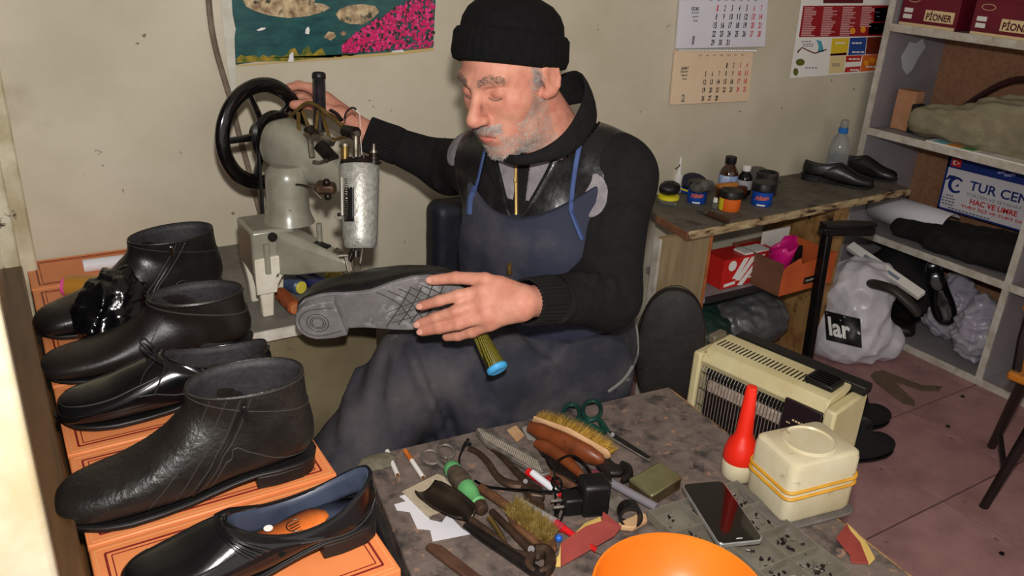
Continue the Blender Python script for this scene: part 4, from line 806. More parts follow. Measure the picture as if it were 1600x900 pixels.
class Shoe:
    def __init__(s, name, lab, kind, M, leather, L=.30, group=None, lining=None, cat='shoe', sole=None, dip=None, narrow=1.0, zs=1.0):
        s.M = M.copy(); s.M[:3, :3] = s.M[:3, :3]*(L/.30); s.M[:3, 2] = s.M[:3, 2]*zs; s.kind = kind; s._g = None
        T, B, W = PROF[kind]; n = 46
        s.T, s.B, s.W = catmull(T, n), catmull(B, n), catmull([[q] for q in W], n)[:, 0]*narrow; s.n = n
        s.dip = (.0 if kind == 'boot' else .018 if kind == 'low' else .012) if dip is None else dip
        s.t = thing(name, lab, cat, tf(s.M, (.13, 0, 0)), group)
        m = 40; ph = np.linspace(0, 2*PI, m, endpoint=False)
        rings = [[s.pt(i/(n-1), q) for q in ph] for i in range(n)]
        b = MB(); b.loft(rings, True, False); b.build('upper', leather, s.t, solid=.0022)
        # lining
        last = np.array(rings[-1]); cen = last.mean(0); up = s.M[:3, 2]*(L/.30)/np.linalg.norm(s.M[:3, 2])
        lr = [cen+(last-cen)*k-up*z for k, z in ((.975, .001), (.95, .012), (.92, .03), (.90, .036 if kind != 'boot' else .08))]
        b = MB(); b.loft(lr, False, kind == 'boot'); b.build('lining', lining or m_lining, s.t, solid=.001)
        # sole
        xs = np.concatenate([np.linspace(-.004, .02, 6), np.linspace(.03, .0775, 5)]); xf = np.concatenate([np.linspace(.079, .25, 14), np.linspace(.26, .304, 9)])
        def slab(x, top, bot, ex): w = sw_(x, ex)*narrow; return [s.loc(x, -w, bot(x)), s.loc(x, w, bot(x)), s.loc(x, w, top(x)), s.loc(x, -w, top(x))]
        sm = sole or m_sole
        MB().loft([slab(x, lambda q: st_(q)-.001, lambda q: .0205, .003) for x in xs]+[slab(x, lambda q: st_(q)-.001, sb_, .003) for x in xf]).build('outsole', sm, s.t, bevel=.0015)
        MB().loft([slab(x, lambda q: .021, lambda q: 0, .002) for x in xs]).build('heel', sm, s.t, bevel=.002)
        P = [s.loc(x, sw_(x, .0045)*narrow, st_(x)-.002) for x in np.concatenate([xs, xf])]; Q = [s.loc(x, -sw_(x, .0045)*narrow, st_(x)-.002) for x in np.concatenate([xs, xf])]
        MB().tube(P+Q[::-1], .0018, 6, closed=True).build('welt', m_sole, s.t)
    def loc(s, x, y, z): return tf(s.M, (x, y, z))
    def pt(s, t, q, off=0):
        f = t*(s.n-1); i = min(int(f), s.n-2); f -= i
        T = s.T[i]*(1-f)+s.T[i+1]*f; B = s.B[i]*(1-f)+s.B[i+1]*f; w = s.W[i]*(1-f)+s.W[i+1]*f
        c, sn = math.cos(q), math.sin(q); vert = 1-np.clip((t-.45)/.4, 0, 1)
        vb = 1-np.clip((t-.80)/.2, 0, 1); e = (1-vert)+.85*vert if c > 0 else .42*vb+1.0*(1-vb)
        u = math.copysign(abs(c)**e, c); y = math.copysign(abs(sn)**(.8*vert+.95*(1-vert)), sn)*w
        if c > 0 and vert > 0: y *= 1-.12*vert*c
        C = (T+B)/2; H = (T-B)/2; p = C+H*u; d = s.dip*np.clip((t-.6)/.4, 0, 1)**2*(sn*sn)
        k = 1+off/max(w, .01); return tf(s.M, (p[0]+(p[0]-C[0])*(k-1), y*k, p[1]+(p[1]-C[1])*(k-1)*.6-d))
    def seam(s, pts, r=.0009, off=.0008, name='seam', m=None, n=24, nn=6, flat=1):
        P = catmull(pts, n); b = MB(); b.tube([s.pt(a, q, off) for a, q in P], r, nn, flat=flat); return b.build(name, m or m_seam, s.t)
    def line(s, pts, r=.0009, off=.0008, name='seam', m=None, n=20, side=1):     # seam drawn on the side of the upper, (x, z) in shoe measure
    # nearest spot of the surface to each (x, z)
        if s._g is None:
            Mi = np.linalg.inv(s.M); tt, qq = np.meshgrid(np.linspace(0, 1, 140), np.linspace(.02, PI-.02, 70), indexing='ij'); s._k = np.stack([tt.ravel(), qq.ravel()], 1)
            W = np.array([s.pt(a, b) for a, b in s._k]); s._g = tf(Mi, W)[:, [0, 2]]
        P = catmull(pts, n); out = []
        for p in P:
            d = ((s._g-p)**2).sum(1); i = np.argsort(d)[:4]; w = 1/(d[i]+1e-8); k = (s._k[i]*w[:, None]).sum(0)/w.sum(); out.append(s.pt(k[0], side*k[1], off))
        out = np.array(out); out[1:-1] = (out[:-2]+2*out[1:-1]+out[2:])/4
        b = MB(); b.tube(out, r, 6); return b.build(name, m or m_seam, s.t)
def shoeM(toe, heel, L, z): 
    x = nrm(A(toe[0]-heel[0], toe[1]-heel[1], 0)); return frame(x, (0, 0, 1), A(heel[0], heel[1], z))
# zipped boot, nearest of the boots
s = Shoe('ankle_boot', 'grained black ankle boot with side zip, largest in front', 'boot', shoeM((-.01, .985), (.302, .962), .30, ZX), m_grainleather, .315, 'new shoes on the boxes', cat='boot', zs=.88)
s.seam([(.90, -PI), (.90, -PI/2), (.90, 0), (.90, PI/2), (.90, PI)], n=40); s.seam([(.985, .2), (.985, PI/2), (.985, 2.9)], n=20)
for dx in (-.006, .006): s.line([(.084+dx, .158), (.10+dx, .11), (.128+dx, .06), (.155+dx, .022)], .0009)
zp_ = s.line([(.084, .158), (.10, .11), (.128, .06), (.155, .022)], .0022, .001, 'zipper', m_zipm)
s.line([(.105, .158), (.122, .11), (.150, .06), (.18, .018)]); s.line([(.122, .158), (.142, .105), (.17, .065), (.20, .03), (.205, .016)])
s.line([(.098, .082), (.06, .055), (.03, .045), (.0, .045)]); s.line([(.098, .082), (.115, .06), (.135, .026)])
p = s.pt(.935, 1.42, .003); MB().bar(p, p-A(-.001, -.003, .024), .006, .0025, (0, 1, 0)).build('zip_pull', m_zipm, zp_, bevel=.001)
# derby with laces
s = Shoe('derby_shoe', 'polished black laced derby shoe between two boots', 'low', shoeM((.012, 1.222), (.315, 1.192), .30, ZX), m_polished, .305, 'new shoes on the boxes', zs=.9)
s.seam([(.60, .95), (.50, .98), (.38, 1.0), (.27, .98), (.17, .80), (.12, .4), (.105, 0), (.12, -.4), (.17, -.8), (.27, -.98), (.4, -1), (.55, -.97)], .0012, n=50, name='apron_seam')
s.seam([(.93, 1.2), (.85, 1.5), (.74, 1.75), (.62, 1.65), (.5, 1.4)], .001); s.seam([(.975, .5), (.975, 1.2), (.975, 2), (.975, 3)], .0022, .001, 'collar_piping', m_polished)
s.seam([(.70, .55), (.64, .9), (.55, 1.15), (.47, 1.25)], .001)
for k, tt in enumerate((.58, .64, .70, .76)):
    s.seam([(tt, -.42), (tt+.012, -.2), (tt+.012, .2), (tt, .42)], .0016, .003, 'lace', m_lace, 10); s.seam([(tt, -.42), (tt+.04, 0), (tt+.06, .42)], .0015, .004, 'lace', m_lace, 10)
q0 = s.pt(.78, .05, .006)
for sg_ in (-1, 1):
    e = A(-.3, -1*sg_, 0); MB().tube(catmull([q0, q0+A(-.012, -.016*sg_, .014), q0+A(-.004, -.034*sg_, .012), q0+A(.006, -.030*sg_, -.002), q0+A(.004, -.010*sg_, .0)], 16), .0014, 6).build('lace_bow', m_lace, s.t)
MB().tube(catmull([q0, s.pt(.72, .7, .006), s.pt(.62, 1.0, .006), s.pt(.55, 1.5, .006)], 14), .0013, 6).build('lace_end', m_lace, s.t); MB().tube(catmull([q0, s.pt(.68, .35, .007), s.pt(.56, .55, .006), s.pt(.52, .9, .006)], 14), .0013, 6).build('lace_end', m_lace, s.t)
# brown-black boot
s = Shoe('ankle_boot', 'smooth brown-black ankle boot behind the derby shoe', 'boot', shoeM((-.006, 1.380), (.325, 1.35), .30, ZX), m_brnleather, .325, 'new shoes on the boxes', cat='boot', zs=.62)
s.seam([(.89, -PI), (.89, -PI/2), (.89, 0), (.89, PI/2), (.89, PI)], .0016, n=40); s.seam([(.99, 0.1), (.99, PI/2), (.99, 3)], .003, .0, 'rolled_collar', m_brnleather)
s.line([(.125, .135), (.14, .10), (.155, .06), (.165, .018)]); s.seam([(.98, -1.2), (.9, -1.2), (.8, -1.2)], .0016, .0008, 'zipper', m_zipm)
# rear zipped boot
s = Shoe('ankle_boot', 'black zipped ankle boot farthest back, against the wall', 'boot', shoeM((.02, 1.535), (.335, 1.60), .30, ZX), m_blkleather, .335, 'new shoes on the boxes', cat='boot', zs=.77)
s.seam([(.90, -PI), (.90, -PI/2), (.90, 0), (.90, PI/2), (.90, PI)], n=40)
for dx in (-.007, .007): s.line([(.078+dx, .158), (.10+dx, .11), (.135+dx, .06), (.165+dx, .022)], .0012)
zp_ = s.line([(.078, .158), (.10, .11), (.135, .06), (.165, .022)], .0016, .001, 'zipper', m_zipm); s.line([(.085, .075), (.05, .05), (.0, .045)]); s.line([(.085, .075), (.11, .045), (.13, .022)])
p = s.pt(.955, 1.3, .003); MB().bar(p, p-A(-.001, -.003, .02), .006, .0025, (0, 1, 0)).build('zip_pull', mat('bright_steel', (210, 208, 204), rough=.2, metal=1), zp_, bevel=.001)
# loafer with orange insole
m_ins = mat('orange_insole', (226, 118, 44), (206, 100, 36), scale=20, rough=.55)
s = Shoe('loafer', 'polished black loafer with orange insole, closest to camera', 'loafer', shoeM((.05, .800), (.323, .797), .30, ZX), m_polished, .288, 'new shoes on the boxes', zs=1.02, dip=.030, lining=mat('blue_grey_lining', (58, 66, 84), (44, 50, 66), scale=20, rough=.45))
b = MB(); b.loft([[s.loc(x, -w_, z_), s.loc(x, w_, z_)] for x, w_, z_ in [(q, max(.004, (sw_(q, -.009))), st_(q)+.005) for q in np.linspace(.008, .20, 14)]], False, False, closed=False); b.build('footbed', s.t.children[1].data.materials[0], s.t, solid=.002)
b = MB(); b.loft([[s.loc(x, -w_, z_), s.loc(x, w_*.5, z_+.001), s.loc(x, w_, z_)] for x, w_, z_ in [(q, max(.006, sw_(q, -.012))*math.sqrt(max(.03, min(1, (q-.058)/.022))), st_(q)+.010) for q in np.linspace(.06, .20, 16)]], False, False, closed=False); pad = b.build('insole_pad', m_ins, s.t, solid=.002)
mI = frame(s.M[:3, 0], (0, 0, 1), s.loc(.100, 0, st_(.10)+.0125))
b = MB(); b.tube([tf(mI, (.011*math.cos(q), .011*math.sin(q), 0)) for q in np.linspace(0, 2*PI, 20, endpoint=False)], .0007, 4, closed=True)
for k in range(3): b.bar(tf(mI, (-.008, -.006+.005*k, 0)), tf(mI, (.008, -.002+.005*k, 0)), .0012, .0006)
b.build('emblem_print', m_blk, s.t)
MB().box((.042, .012, 0), (.018, .018, .0008), mI@rotz(.6)).build('black_square_print', m_blk, s.t, smooth=False); MB().lathe([(.0055, 0), (.0055, .0008)], tf(mI, (.03, -.010, -.0006)), (0, 0, 1), 14).build('round_sticker', m_cardw, s.t)
MB().lathe([(.006, .0012), (.006, .0018)], tf(mI, (.042, .012, -.0005)), (0, 0, 1), 18).build('logo_disc', m_cardw, s.t)
for k, tt in enumerate((.60, .63, .66)): s.seam([(tt, -1.5), (tt, -.8), (tt+.01, 0), (tt, .8), (tt, 1.5)], .0022, .0015, 'strap_ridge', m_polished, 24)
s.seam([(.58, 1.15), (.48, 1.15), (.36, 1.1), (.26, 1.02), (.17, .8), (.12, .4), (.105, 0), (.12, -.4), (.17, -.8), (.27, -1)], .0014, n=46, name='apron_seam', m=m_polished)
s.seam([(.985, .1), (.985, PI/2), (.985, PI), (.985, 3*PI/2), (.985, 6.2)], .0022, 0, 'topline_piping', m_polished, 50); s.seam([(.72, 1.6), (.8, 1.9), (.86, 2.5), (.84, 3.1)])

# pair on the polish bench, pair beside the heater, shoe in bottom shelf
def bench_shoe(pt, ph, lab, z=ZB, kind='low', L=.27, m_=None, g='black pumps on the bench', nar=.85):
    a, c = Z(*pt, z), Z(*ph, z); return Shoe('black_shoe', lab, kind, shoeM(a, c, L, z), m_ or m_blkleather, L, g, narrow=nar)
sA = bench_shoe((1352, 294), (1252, 279), 'black heeled shoe on bench, nearer of the pair', L=.235); sB = bench_shoe((1394, 284), (1296, 264), 'black heeled shoe on bench, behind its twin', L=.235)
h1 = Z(1295, 722, 0); h2 = Z(1300, 672, 0)
sC = Shoe('black_shoe', 'black suede shoe on floor beside heater, nearer of two', 'boot', shoeM(Z(1376, 700, 0), Z(1296, 735, 0), .25, 0), m_suede, .26, 'suede shoes beside the heater', zs=.95); sD = Shoe('black_shoe', 'black suede shoe on floor behind its twin by heater', 'boot', shoeM(Z(1371, 655, 0), Z(1290, 682, 0), .25, 0), m_suede, .26, 'suede shoes beside the heater', zs=.95)
for q in (sC, sD):
    for tt in (.6, .68, .76): q.seam([(tt, -.45), (tt+.01, 0), (tt, .45)], .002, .003, 'lace', m_lace, 10)
tx = X(1473, 508, 2.76); hx = X(1447, 412, 2.80); xd = nrm(tx-hx)
Shoe('black_shoe', 'shiny black shoe standing toe down on bottom shelf', 'low', frame(xd, (-.75, -.5, .2), hx+A(.03, 0, 0)), m_polished, np.linalg.norm(tx-hx)*1.02, 'black shoes on the bottom shelf')
Shoe('black_shoe', 'dark worn shoe lying at wall end of bottom shelf', 'low', shoeM((2.74, 1.56), (2.93, 1.74), .27, .023), m_brnleather, .26, 'black shoes on the bottom shelf')

# ---- small things behind the shoes
P0, P1 = Z(130, 416, ZX+.012), Z(222, 404, ZX+.012)
b = MB(); b.cyl(P0, P1+(P1-P0)*.3, .0135, n=20); tag(b.build('paper_tube', m_paper), 'white rolled paper tube lying by wall on boxes', 'paper roll')
c0, c1 = Z(104, 448, ZX+.022), Z(196, 448, ZX+.022); u = nrm(c1-c0); t = thing('thread_cone', 'large golden thread spool with pink end on boxes', 'spool', (c0+c1)/2-A(0, 0, .022))
m_goldth = mat('golden_thread', (198, 142, 54), (150, 98, 30), scale=4, rough=.35, kind='wave', stretch=(90, 10, 10), spec=.6)
MB().lathe([(.014, 0), (.021, .002), (.0225, .03), (.0225, .09), (.019, .115), (.012, .117)], c0, u, 28).build('thread', m_goldth, t); MB().lathe([(.010, -.008), (.0165, -.006), (.0165, .002), (.01, .003)], c0, u, 24).build('pink_end', mat('pink_plastic', (226, 84, 150), rough=.4), t)
c = Z(178, 520, ZX); c = A(c[0]+.0, c[1]+.02, ZX); s = SDF(); s.ell(c+A(-.005, -.02, .045), (.055, .04, .05), k=.03).ell(c+A(.02, .0, .075), (.04, .035, .035), k=.03).cap(c+A(-.03, -.045, .02), c+A(.03, -.05, .02), .022, k=.03).fn(wrinkle(.014, 150, 41)).fn(wrinkle(.004, 420, 43)); s.fn(lambda P, d: np.maximum(d, ZX+.001-P[:, 2]))
tag(blob('black_plastic_bag', s, c-A(.1, .12, .0), c+A(.1, .1, .14), .0035, mat('black_bin_plastic', (12, 11, 14), rough=.14, spec=.7, bump=.3, bscale=60)), 'crumpled shiny black plastic bag between rear boots', 'bag')
# ================================================================ table and patching machine
ZT = .62
m_ttop = mat('grey_table_top', (120, 116, 108), (96, 92, 86), scale=14, rough=.6, c3=(70, 64, 58), scale3=20, lo3=.6, hi3=.7)
m_tfront = mat('olive_stained_board', (124, 112, 84), (100, 88, 64), scale=6, rough=.75, c3=(52, 42, 30), scale3=14, lo3=.58, hi3=.72)
t = thing('machine_table', 'low grey table with olive front panel holding sewing machine', 'table', (.47, 1.68, 0))
MB().box((.475, 1.685, ZT-.010), (.285, .485, .02)).build('table_top', m_ttop, t, bevel=.002); MB().box((.475, 1.4425, ZT-.010), (.285, .004, .022)).build('front_edge', m_swhite, t)
MB().box((.475, 1.47, .30), (.27, .018, .60)).build('front_panel', m_tfront, t, smooth=False); MB().box((.605, 1.69, .30), (.018, .44, .60)).build('side_panel', m_tfront, t, smooth=False); MB().box((.348, 1.69, .30), (.018, .44, .60)).build('side_panel', m_tfront, t, smooth=False)

m_mg = mat('grey_machine_enamel', (142, 139, 124), (118, 114, 100), scale=12, rough=.3, spec=.6, c3=(64, 56, 44), scale3=34, lo3=.66, hi3=.72, coat=.3)
m_mw = mat('hammered_silver_paint', (186, 184, 176), (150, 146, 138), scale=120, rough=.35, metal=.35, bump=.3, bscale=160, c3=(48, 42, 36), scale3=60, lo3=.72, hi3=.75)
m_mwht = mat('chipped_white_paint', (214, 208, 192), (190, 180, 158), scale=14, rough=.5, c3=(58, 46, 36), scale3=46, lo3=.66, hi3=.70)
m_mbk = mat('black_gloss_enamel', (10, 9, 10), (16, 14, 14), scale=10, rough=.14, coat=.4); m_steel = mat('oily_steel', (168, 160, 146), (104, 94, 80), scale=40, rough=.42, metal=.9)
m_dkst = mat('dark_oily_steel', (54, 46, 42), (34, 28, 26), scale=40, rough=.35, metal=.7); m_brass = mat('old_brass', (150, 124, 72), (110, 86, 46), scale=30, rough=.4, metal=.8)
t = thing('sewing_machine', 'grey cast shoe patching machine with black flywheel', 'sewing machine', (.43, 1.55, ZT))
# base casting
def P2(px, py, dep): return D(px, py, dep)
MB().box((.4205, 1.552, .755), (.083, .104, .09)).build('base_block', m_mg, t, bevel=.006)
for x_, y_ in ((.402, 1.513), (.402, 1.592), (.446, 1.592)):
    b = MB(); b.loft([[(x_-a, y_-c, z_), (x_+a, y_-c, z_), (x_+a, y_+c, z_), (x_-a, y_+c, z_)] for z_, a, c in ((ZT, .011, .010), (.66, .013, .011), (.69, .017, .012), (.713, .021, .013))]); b.build('leg', m_mwht, t, bevel=.003)
b = MB(); b.prism([(.3805, .672), (.3805, .745), (.462, .750), (.462, .715), (.445, .712), (.432, .704), (.424, .690), (.420, .672)], -.003, .004, np.array([[1, 0, 0, 0], [0, 0, -1, 1.4995], [0, 1, 0, 0], [0, 0, 0, 1.]])); b.build('white_front', m_mwht, t, bevel=.002)
MB().cyl((.405, 1.496, .715), (.405, 1.496, .775), .006, n=12).build('front_boss', m_mg, t); MB().cyl((.418, 1.4985, .787), (.418, 1.494, .787), .009, n=14).build('set_screw', m_dkst, t)
# lower arm
ND = D(563, 428, 1.575); e0 = A(.452, 1.512, .765); tip = D(548, 412, 1.585)
b = MB(); dirn = nrm(tip-e0); sd = nrm(np.cross(A(0, 0, 1), dirn)); rings = []
for f_, w_, up_, dn_ in ((-.05, .030, .030, .060), (.25, .027, .026, .048), (.6, .020, .018, .030), (.9, .014, .011, .018), (1.0, .010, .006, .012)):
    c = e0+(tip-e0)*f_; rings.append([c-sd*w_-A(0, 0, dn_), c+sd*w_-A(0, 0, dn_), c+sd*w_+A(0, 0, up_*.6), c+sd*w_*.6+A(0, 0, up_), c-sd*w_*.6+A(0, 0, up_), c-sd*w_+A(0, 0, up_*.6)])
b.loft(rings); b.build('lower_arm', m_mg, t, bevel=.003)
c = e0+(tip-e0)*.55+A(0, 0, .0195); MB().bar(c-dirn*.016, c+dirn*.016, .014, .004).build('arm_slot', m_blk, t); MB().bar(e0+(tip-e0)*.75+A(0, 0, .018), tip+A(.006, 0, .010), .02, .003).build('needle_plate', m_steel, t, bevel=.001)
MB().cyl(e0+(tip-e0)*.42+A(.012, 0, .02), e0+(tip-e0)*.42+A(.012, 0, .055), .0055, n=12).build('oil_post', m_mg, t)
# column and upper arm
cb = A(.466, 1.545, .795)
rr = [(.050, 0), (.046, .010), (.041, .025), (.040, .06), (.041, .085), (.040, .10), (.03, .112)]
MB().lathe(rr, cb, nrm(A(.02, .06, 1)), 32).build('column', m_mg, t)
hub = D(438, 222, 1.655); hd = D(553, 292, 1.60); ax = nrm(hd-hub); s_ = nrm(np.cross(A(0, 0, 1), ax)); u_ = np.cross(ax, s_); rings = []
for f_, w_, a_, d_ in ((-.10, .036, .040, .036), (.0, .044, .052, .050), (.22, .044, .048, .056), (.45, .038, .042, .046), (.75, .028, .032, .024), (1.0, .024, .028, .02)):
    c = hub+(hd-hub)*f_; rings.append([c+s_*w_*math.copysign(abs(math.cos(q))**.7, math.cos(q))+u_*(a_ if math.sin(q) > 0 else d_)*math.copysign(abs(math.sin(q))**.7, math.sin(q)) for q in np.linspace(0, 2*PI, 28, endpoint=False)])
MB().loft(rings).build('upper_arm', m_mg, t)
MB().cyl(D(430, 289, 1.60), D(432, 289, 1.63), .007, n=14).build('arm_bolt', m_dkst, t)
# needle head cylinder
ct, cb_ = D(561, 258, 1.575), D(563, 386, 1.575); axh = nrm(ct-cb_); H_ = np.linalg.norm(ct-cb_)
MB().lathe([(.026, -.003), (.0305, .002), (.0325, .02), (.0355, H_*.6), (.038, H_-.004), (.036, H_)], cb_, axh, 36).build('needle_head', m_mw, t)
MB().lathe([(.034, 0), (.036, .002), (.034, .008), (.01, .009)], ct, axh, 30).build('head_cap', m_dkst, t)
fdir = nrm(CO-ct); fdir = nrm(fdir-axh*(fdir@axh)); rdir = np.cross(axh, fdir)
if rdir@RT < 0: rdir = -rdir
mid = D(549, 310, 1.575)
def onhead(px, py, k=1.0):      # spot on the front of the head
    d = nrm(ray(px, py)); o = CO; w = o-cb_; a = d-axh*(d@axh); b0 = w-axh*(w@axh); r_ = .0352*k
    A_, B_, C_ = a@a, 2*a@b0, b0@b0-r_*r_; tt = (-B_-math.sqrt(max(B_*B_-4*A_*C_, 0)))/(2*A_); return o+d*tt
def strip(name, cols, m_, k=1.012):
    b = MB(); g = [[onhead(px, py, k) for px in cols[0]] for py in cols[1]]; n_ = len(cols[0]); b.add([q for r in g for q in r], [(i*n_+j, i*n_+j+1, (i+1)*n_+j+1, (i+1)*n_+j) for i in range(len(g)-1) for j in range(n_-1)]); return b.build(name, m_, t, solid=.001)
strip('head_window', (np.linspace(538, 553, 6), np.linspace(274, 346, 8)), m_blk)
b = MB(); n_ = 20
pth = []
for i in range(n_*8): 
    f_ = i/(n_*8-1); c = onhead(541.5, 277+66*f_, 1.01); a = f_*n_*2*PI; pth.append(c+fdir*.003*math.cos(a)+rdir*.0035*math.sin(a)+fdir*.001)
b.tube(pth, .0008, 5); b.build('spring', m_steel, t)
MB().bar(onhead(534, 276, 1.03), onhead(535, 338, 1.03), .006, .010).build('side_flange', m_mg, t, bevel=.002); q = onhead(530, 336, 1.0)+fdir*.002; MB().lathe([(.0095, 0), (.0092, .004), (.006, .006), (.001, .0065)], q, fdir, 16).build('flange_lug', m_mg, t); MB().ball(q+fdir*.006, .004, 10).build('lug_screw', m_dkst, t)
b = MB(); q0 = D(510, 292, 1.59); b.box((0, 0, 0), (.04, .045, .02), frame(RT, (0, 0, 1), q0)); b.build('side_linkage', mat('rusty_brown_steel', (92, 66, 48), (60, 42, 32), scale=40, rough=.5, metal=.5), t, bevel=.006)
for px, py in ((510, 285), (512, 307)): MB().ball(D(px, py, 1.565), .0075, 12).build('linkage_bolt', m_dkst, t)
MB().tube(catmull([D(462, 288, 1.575), D(478, 290, 1.572), D(490, 298, 1.572), D(502, 310, 1.575)], 10), .0015, 6).build('oil_wire', m_dkst, t)
# needle bar, presser foot, needle
nb = cb_-axh*.003
MB().cyl(nb+rdir*.004, ND+A(.0, .0, .02)+rdir*.0, .0032, n=10).build('needle_bar', m_steel, t); MB().cyl(ND+A(0, 0, .024), ND-A(0, 0, .004), .0009, n=8).build('needle', m_steel, t)
MB().cyl(nb-rdir*.012, D(545, 408, 1.575), .0055, n=10).build('presser_bar', m_dkst, t); pf = D(548, 422, 1.575); MB().bar(D(541, 398, 1.572), D(547, 425, 1.572), .010, .006, (0, 1, 0)).build('presser_foot', m_steel, t, bevel=.001); MB().bar(D(545, 426, 1.572), D(567, 428, 1.572), .009, .003).build('foot_plate', m_steel, t, bevel=.001)
MB().cyl(D(530, 400, 1.572), D(543, 399, 1.572), .005, n=12).build('thumb_screw', m_steel, t); MB().cyl(D(556, 392, 1.565), D(556, 402, 1.565), .007, n=12).build('clamp', m_dkst, t)
# top rocker frame (open truss)
def beam(pts, r, name, m_=m_mg, dep=1.62, flat=.6): MB().tube(catmull([D(p[0], p[1], p[2] if len(p) > 2 else dep) for p in pts], 18), r, 8, flat=flat).build(name, m_, t)
beam([(446, 190, 1.66), (462, 174, 1.65), (478, 161, 1.64), (492, 163, 1.635), (512, 178, 1.62), (534, 196, 1.60), (548, 208, 1.59)], .0055, 'rocker_beam', m_brass); beam([(490, 234, 1.61), (505, 227, 1.61), (525, 218, 1.60), (545, 212, 1.59)], .005, 'rocker_beam', m_brass)
for k, (a, c) in enumerate((((466, 176), (467, 206)), ((473, 174), (486, 208)), ((497, 172), (491, 220)), ((503, 176), (514, 214)))): beam([(*a, 1.635), ((a[0]+c[0])/2, (a[1]+c[1])/2, 1.625), (*c, 1.615)], .0038, 'rocker_strut', m_brass)
MB().cyl(D(540, 205, 1.60), D(556, 208, 1.575), .012, n=18).build('rocker_pin', m_dkst, t); MB().cyl(D(552, 207, 1.58), D(559, 209, 1.57), .006, n=12).build('pin_end', m_steel, t)
MB().cyl(D(478, 212, 1.62), D(520, 222, 1.60), .009, n=14).build('cam_shaft', m_steel, t); MB().cyl(D(484, 205, 1.63), D(490, 214, 1.61), .013, n=16).build('cam', m_dkst, t)
beam([(478, 210, 1.6), (484, 216, 1.59), (486, 232, 1.585), (488, 246, 1.58)], .006, 'cam_lever', m_steel); beam([(490, 253, 1.58), (500, 254, 1.577), (512, 250, 1.575)], .006, 'cam_lever', m_steel); MB().cyl(D(500, 228, 1.60), D(520, 250, 1.59), .014, n=14).build('lever_block', m_dkst, t)
# posts on the head
def post(px, y0, y1, r, m_, name, dep=1.575): MB().cyl(D(px, y0, dep), D(px, y1, dep), r, n=14).build(name, m_, t)
post(556, 255, 208, .0055, m_steel, 'lift_rod'); post(539, 250, 228, .0075, m_brass, 'guide_post', 1.57); post(539, 230, 226, .011, m_steel, 'guide_cap', 1.57)
post(584, 258, 240, .009, m_dkst, 'tension_post', 1.565); post(584, 240, 225, .0035, m_steel, 'tension_screw', 1.565); post(584, 241, 236, .007, m_steel, 'tension_nut', 1.565); post(584, 250, 247, .013, m_dkst, 'tension_disc', 1.565); post(584, 256, 253, .014, m_dkst, 'tension_disc', 1.565); post(552, 258, 246, .010, m_dkst, 'cap_boss', 1.56); post(568, 258, 243, .005, m_dkst, 'cap_pin', 1.565)
beam([(546, 250, 1.57), (560, 247, 1.565), (584, 244, 1.565)], .003, 'cap_link', m_dkst)
beam([(538, 186, 1.60), (541, 176, 1.60), (548, 169, 1.60), (554, 169, 1.60), (556, 172, 1.60)], .003, 'thread_hook', m_dkst); MB().tube([D(556, 172, 1.60), D(562, 178, 1.6), D(563, 210, 1.59), D(566, 250, 1.57)], .0006, 4).build('thread', m_pw, t)
beam([(516, 172, 1.62), (526, 178, 1.615), (534, 188, 1.61)], .005, 'tension_spring', m_dkst)
# thread post
tp0, tp1 = D(500, 205, 1.645), D(498, 114, 1.645); axp = nrm(tp1-tp0); LP = np.linalg.norm(tp1-tp0)
MB().lathe([(.0125, 0), (.0125, LP-.002), (.011, LP)], tp0, axp, 24).build('thread_post', mat('black_wound_tape', (18, 16, 18), (40, 30, 40), scale=40, rough=.3), t); MB().lathe([(.0128, LP-.012), (.0135, LP-.011), (.0135, LP-.002), (.012, LP)], tp0, axp, 24).build('post_collar', m_blk, t)
# flywheel
wc = D(411, 210, 1.70); wa = nrm(A(.40, -.92, .0)); w1 = A(-wa[1], wa[0], 0); w2 = A(0, 0, 1); R_ = .1005
def wpt(r, q, a=0): return wc+w1*r*math.cos(q)+w2*r*math.sin(q)+wa*a
fw_ = []
for q in np.linspace(0, 2*PI, 72, endpoint=False):
    fw_.append([wpt(R_-.002+.0155*math.cos(p), q, .011*math.sin(p)) for p in np.linspace(0, 2*PI, 14, endpoint=False)])
fw_.append(fw_[0]); fwo = MB().loft(fw_, False, False).build('flywheel', m_mbk, t)
for k in range(5):
    q = k*2*PI/5+.62; MB().tube([wpt(.02, q, .008), wpt(.06, q, .004), wpt(R_-.008, q, 0)], [.0125, .010, .009], 10, flat=.7).build('spoke', m_mbk, fwo)
MB().cyl(wc-wa*.012, wc+wa*.02, .026, n=28).build('hub', m_mbk, fwo)
pc = wc+wa*.040
MB().lathe([(.030, -.012), (.052, -.010), (.054, -.008), (.047, -.001), (.054, .006), (.052, .009), (.030, .011), (.026, .016), (.012, .017)], pc, wa, 36).build('belt_pulley', m_mbk, t)
MB().cyl(pc, hub+ax*.005, .022, n=20).build('drive_shaft', m_dkst, t)
bl = pc-w1*.047; MB().tube([pc+w2*.05-w1*.01, pc+w2*.035-w1*.036, bl, A(bl[0], bl[1], ZT+.10), A(bl[0]+.005, bl[1], ZT+.002)], .0045, 8, flat=.8).build('drive_belt', m_blk, t)
MB().tube([wpt(R_*.45, PI*.18, .02), wpt(R_*.62, PI*.2, .03)], .004, 8).build('crank_pin', m_steel, t)

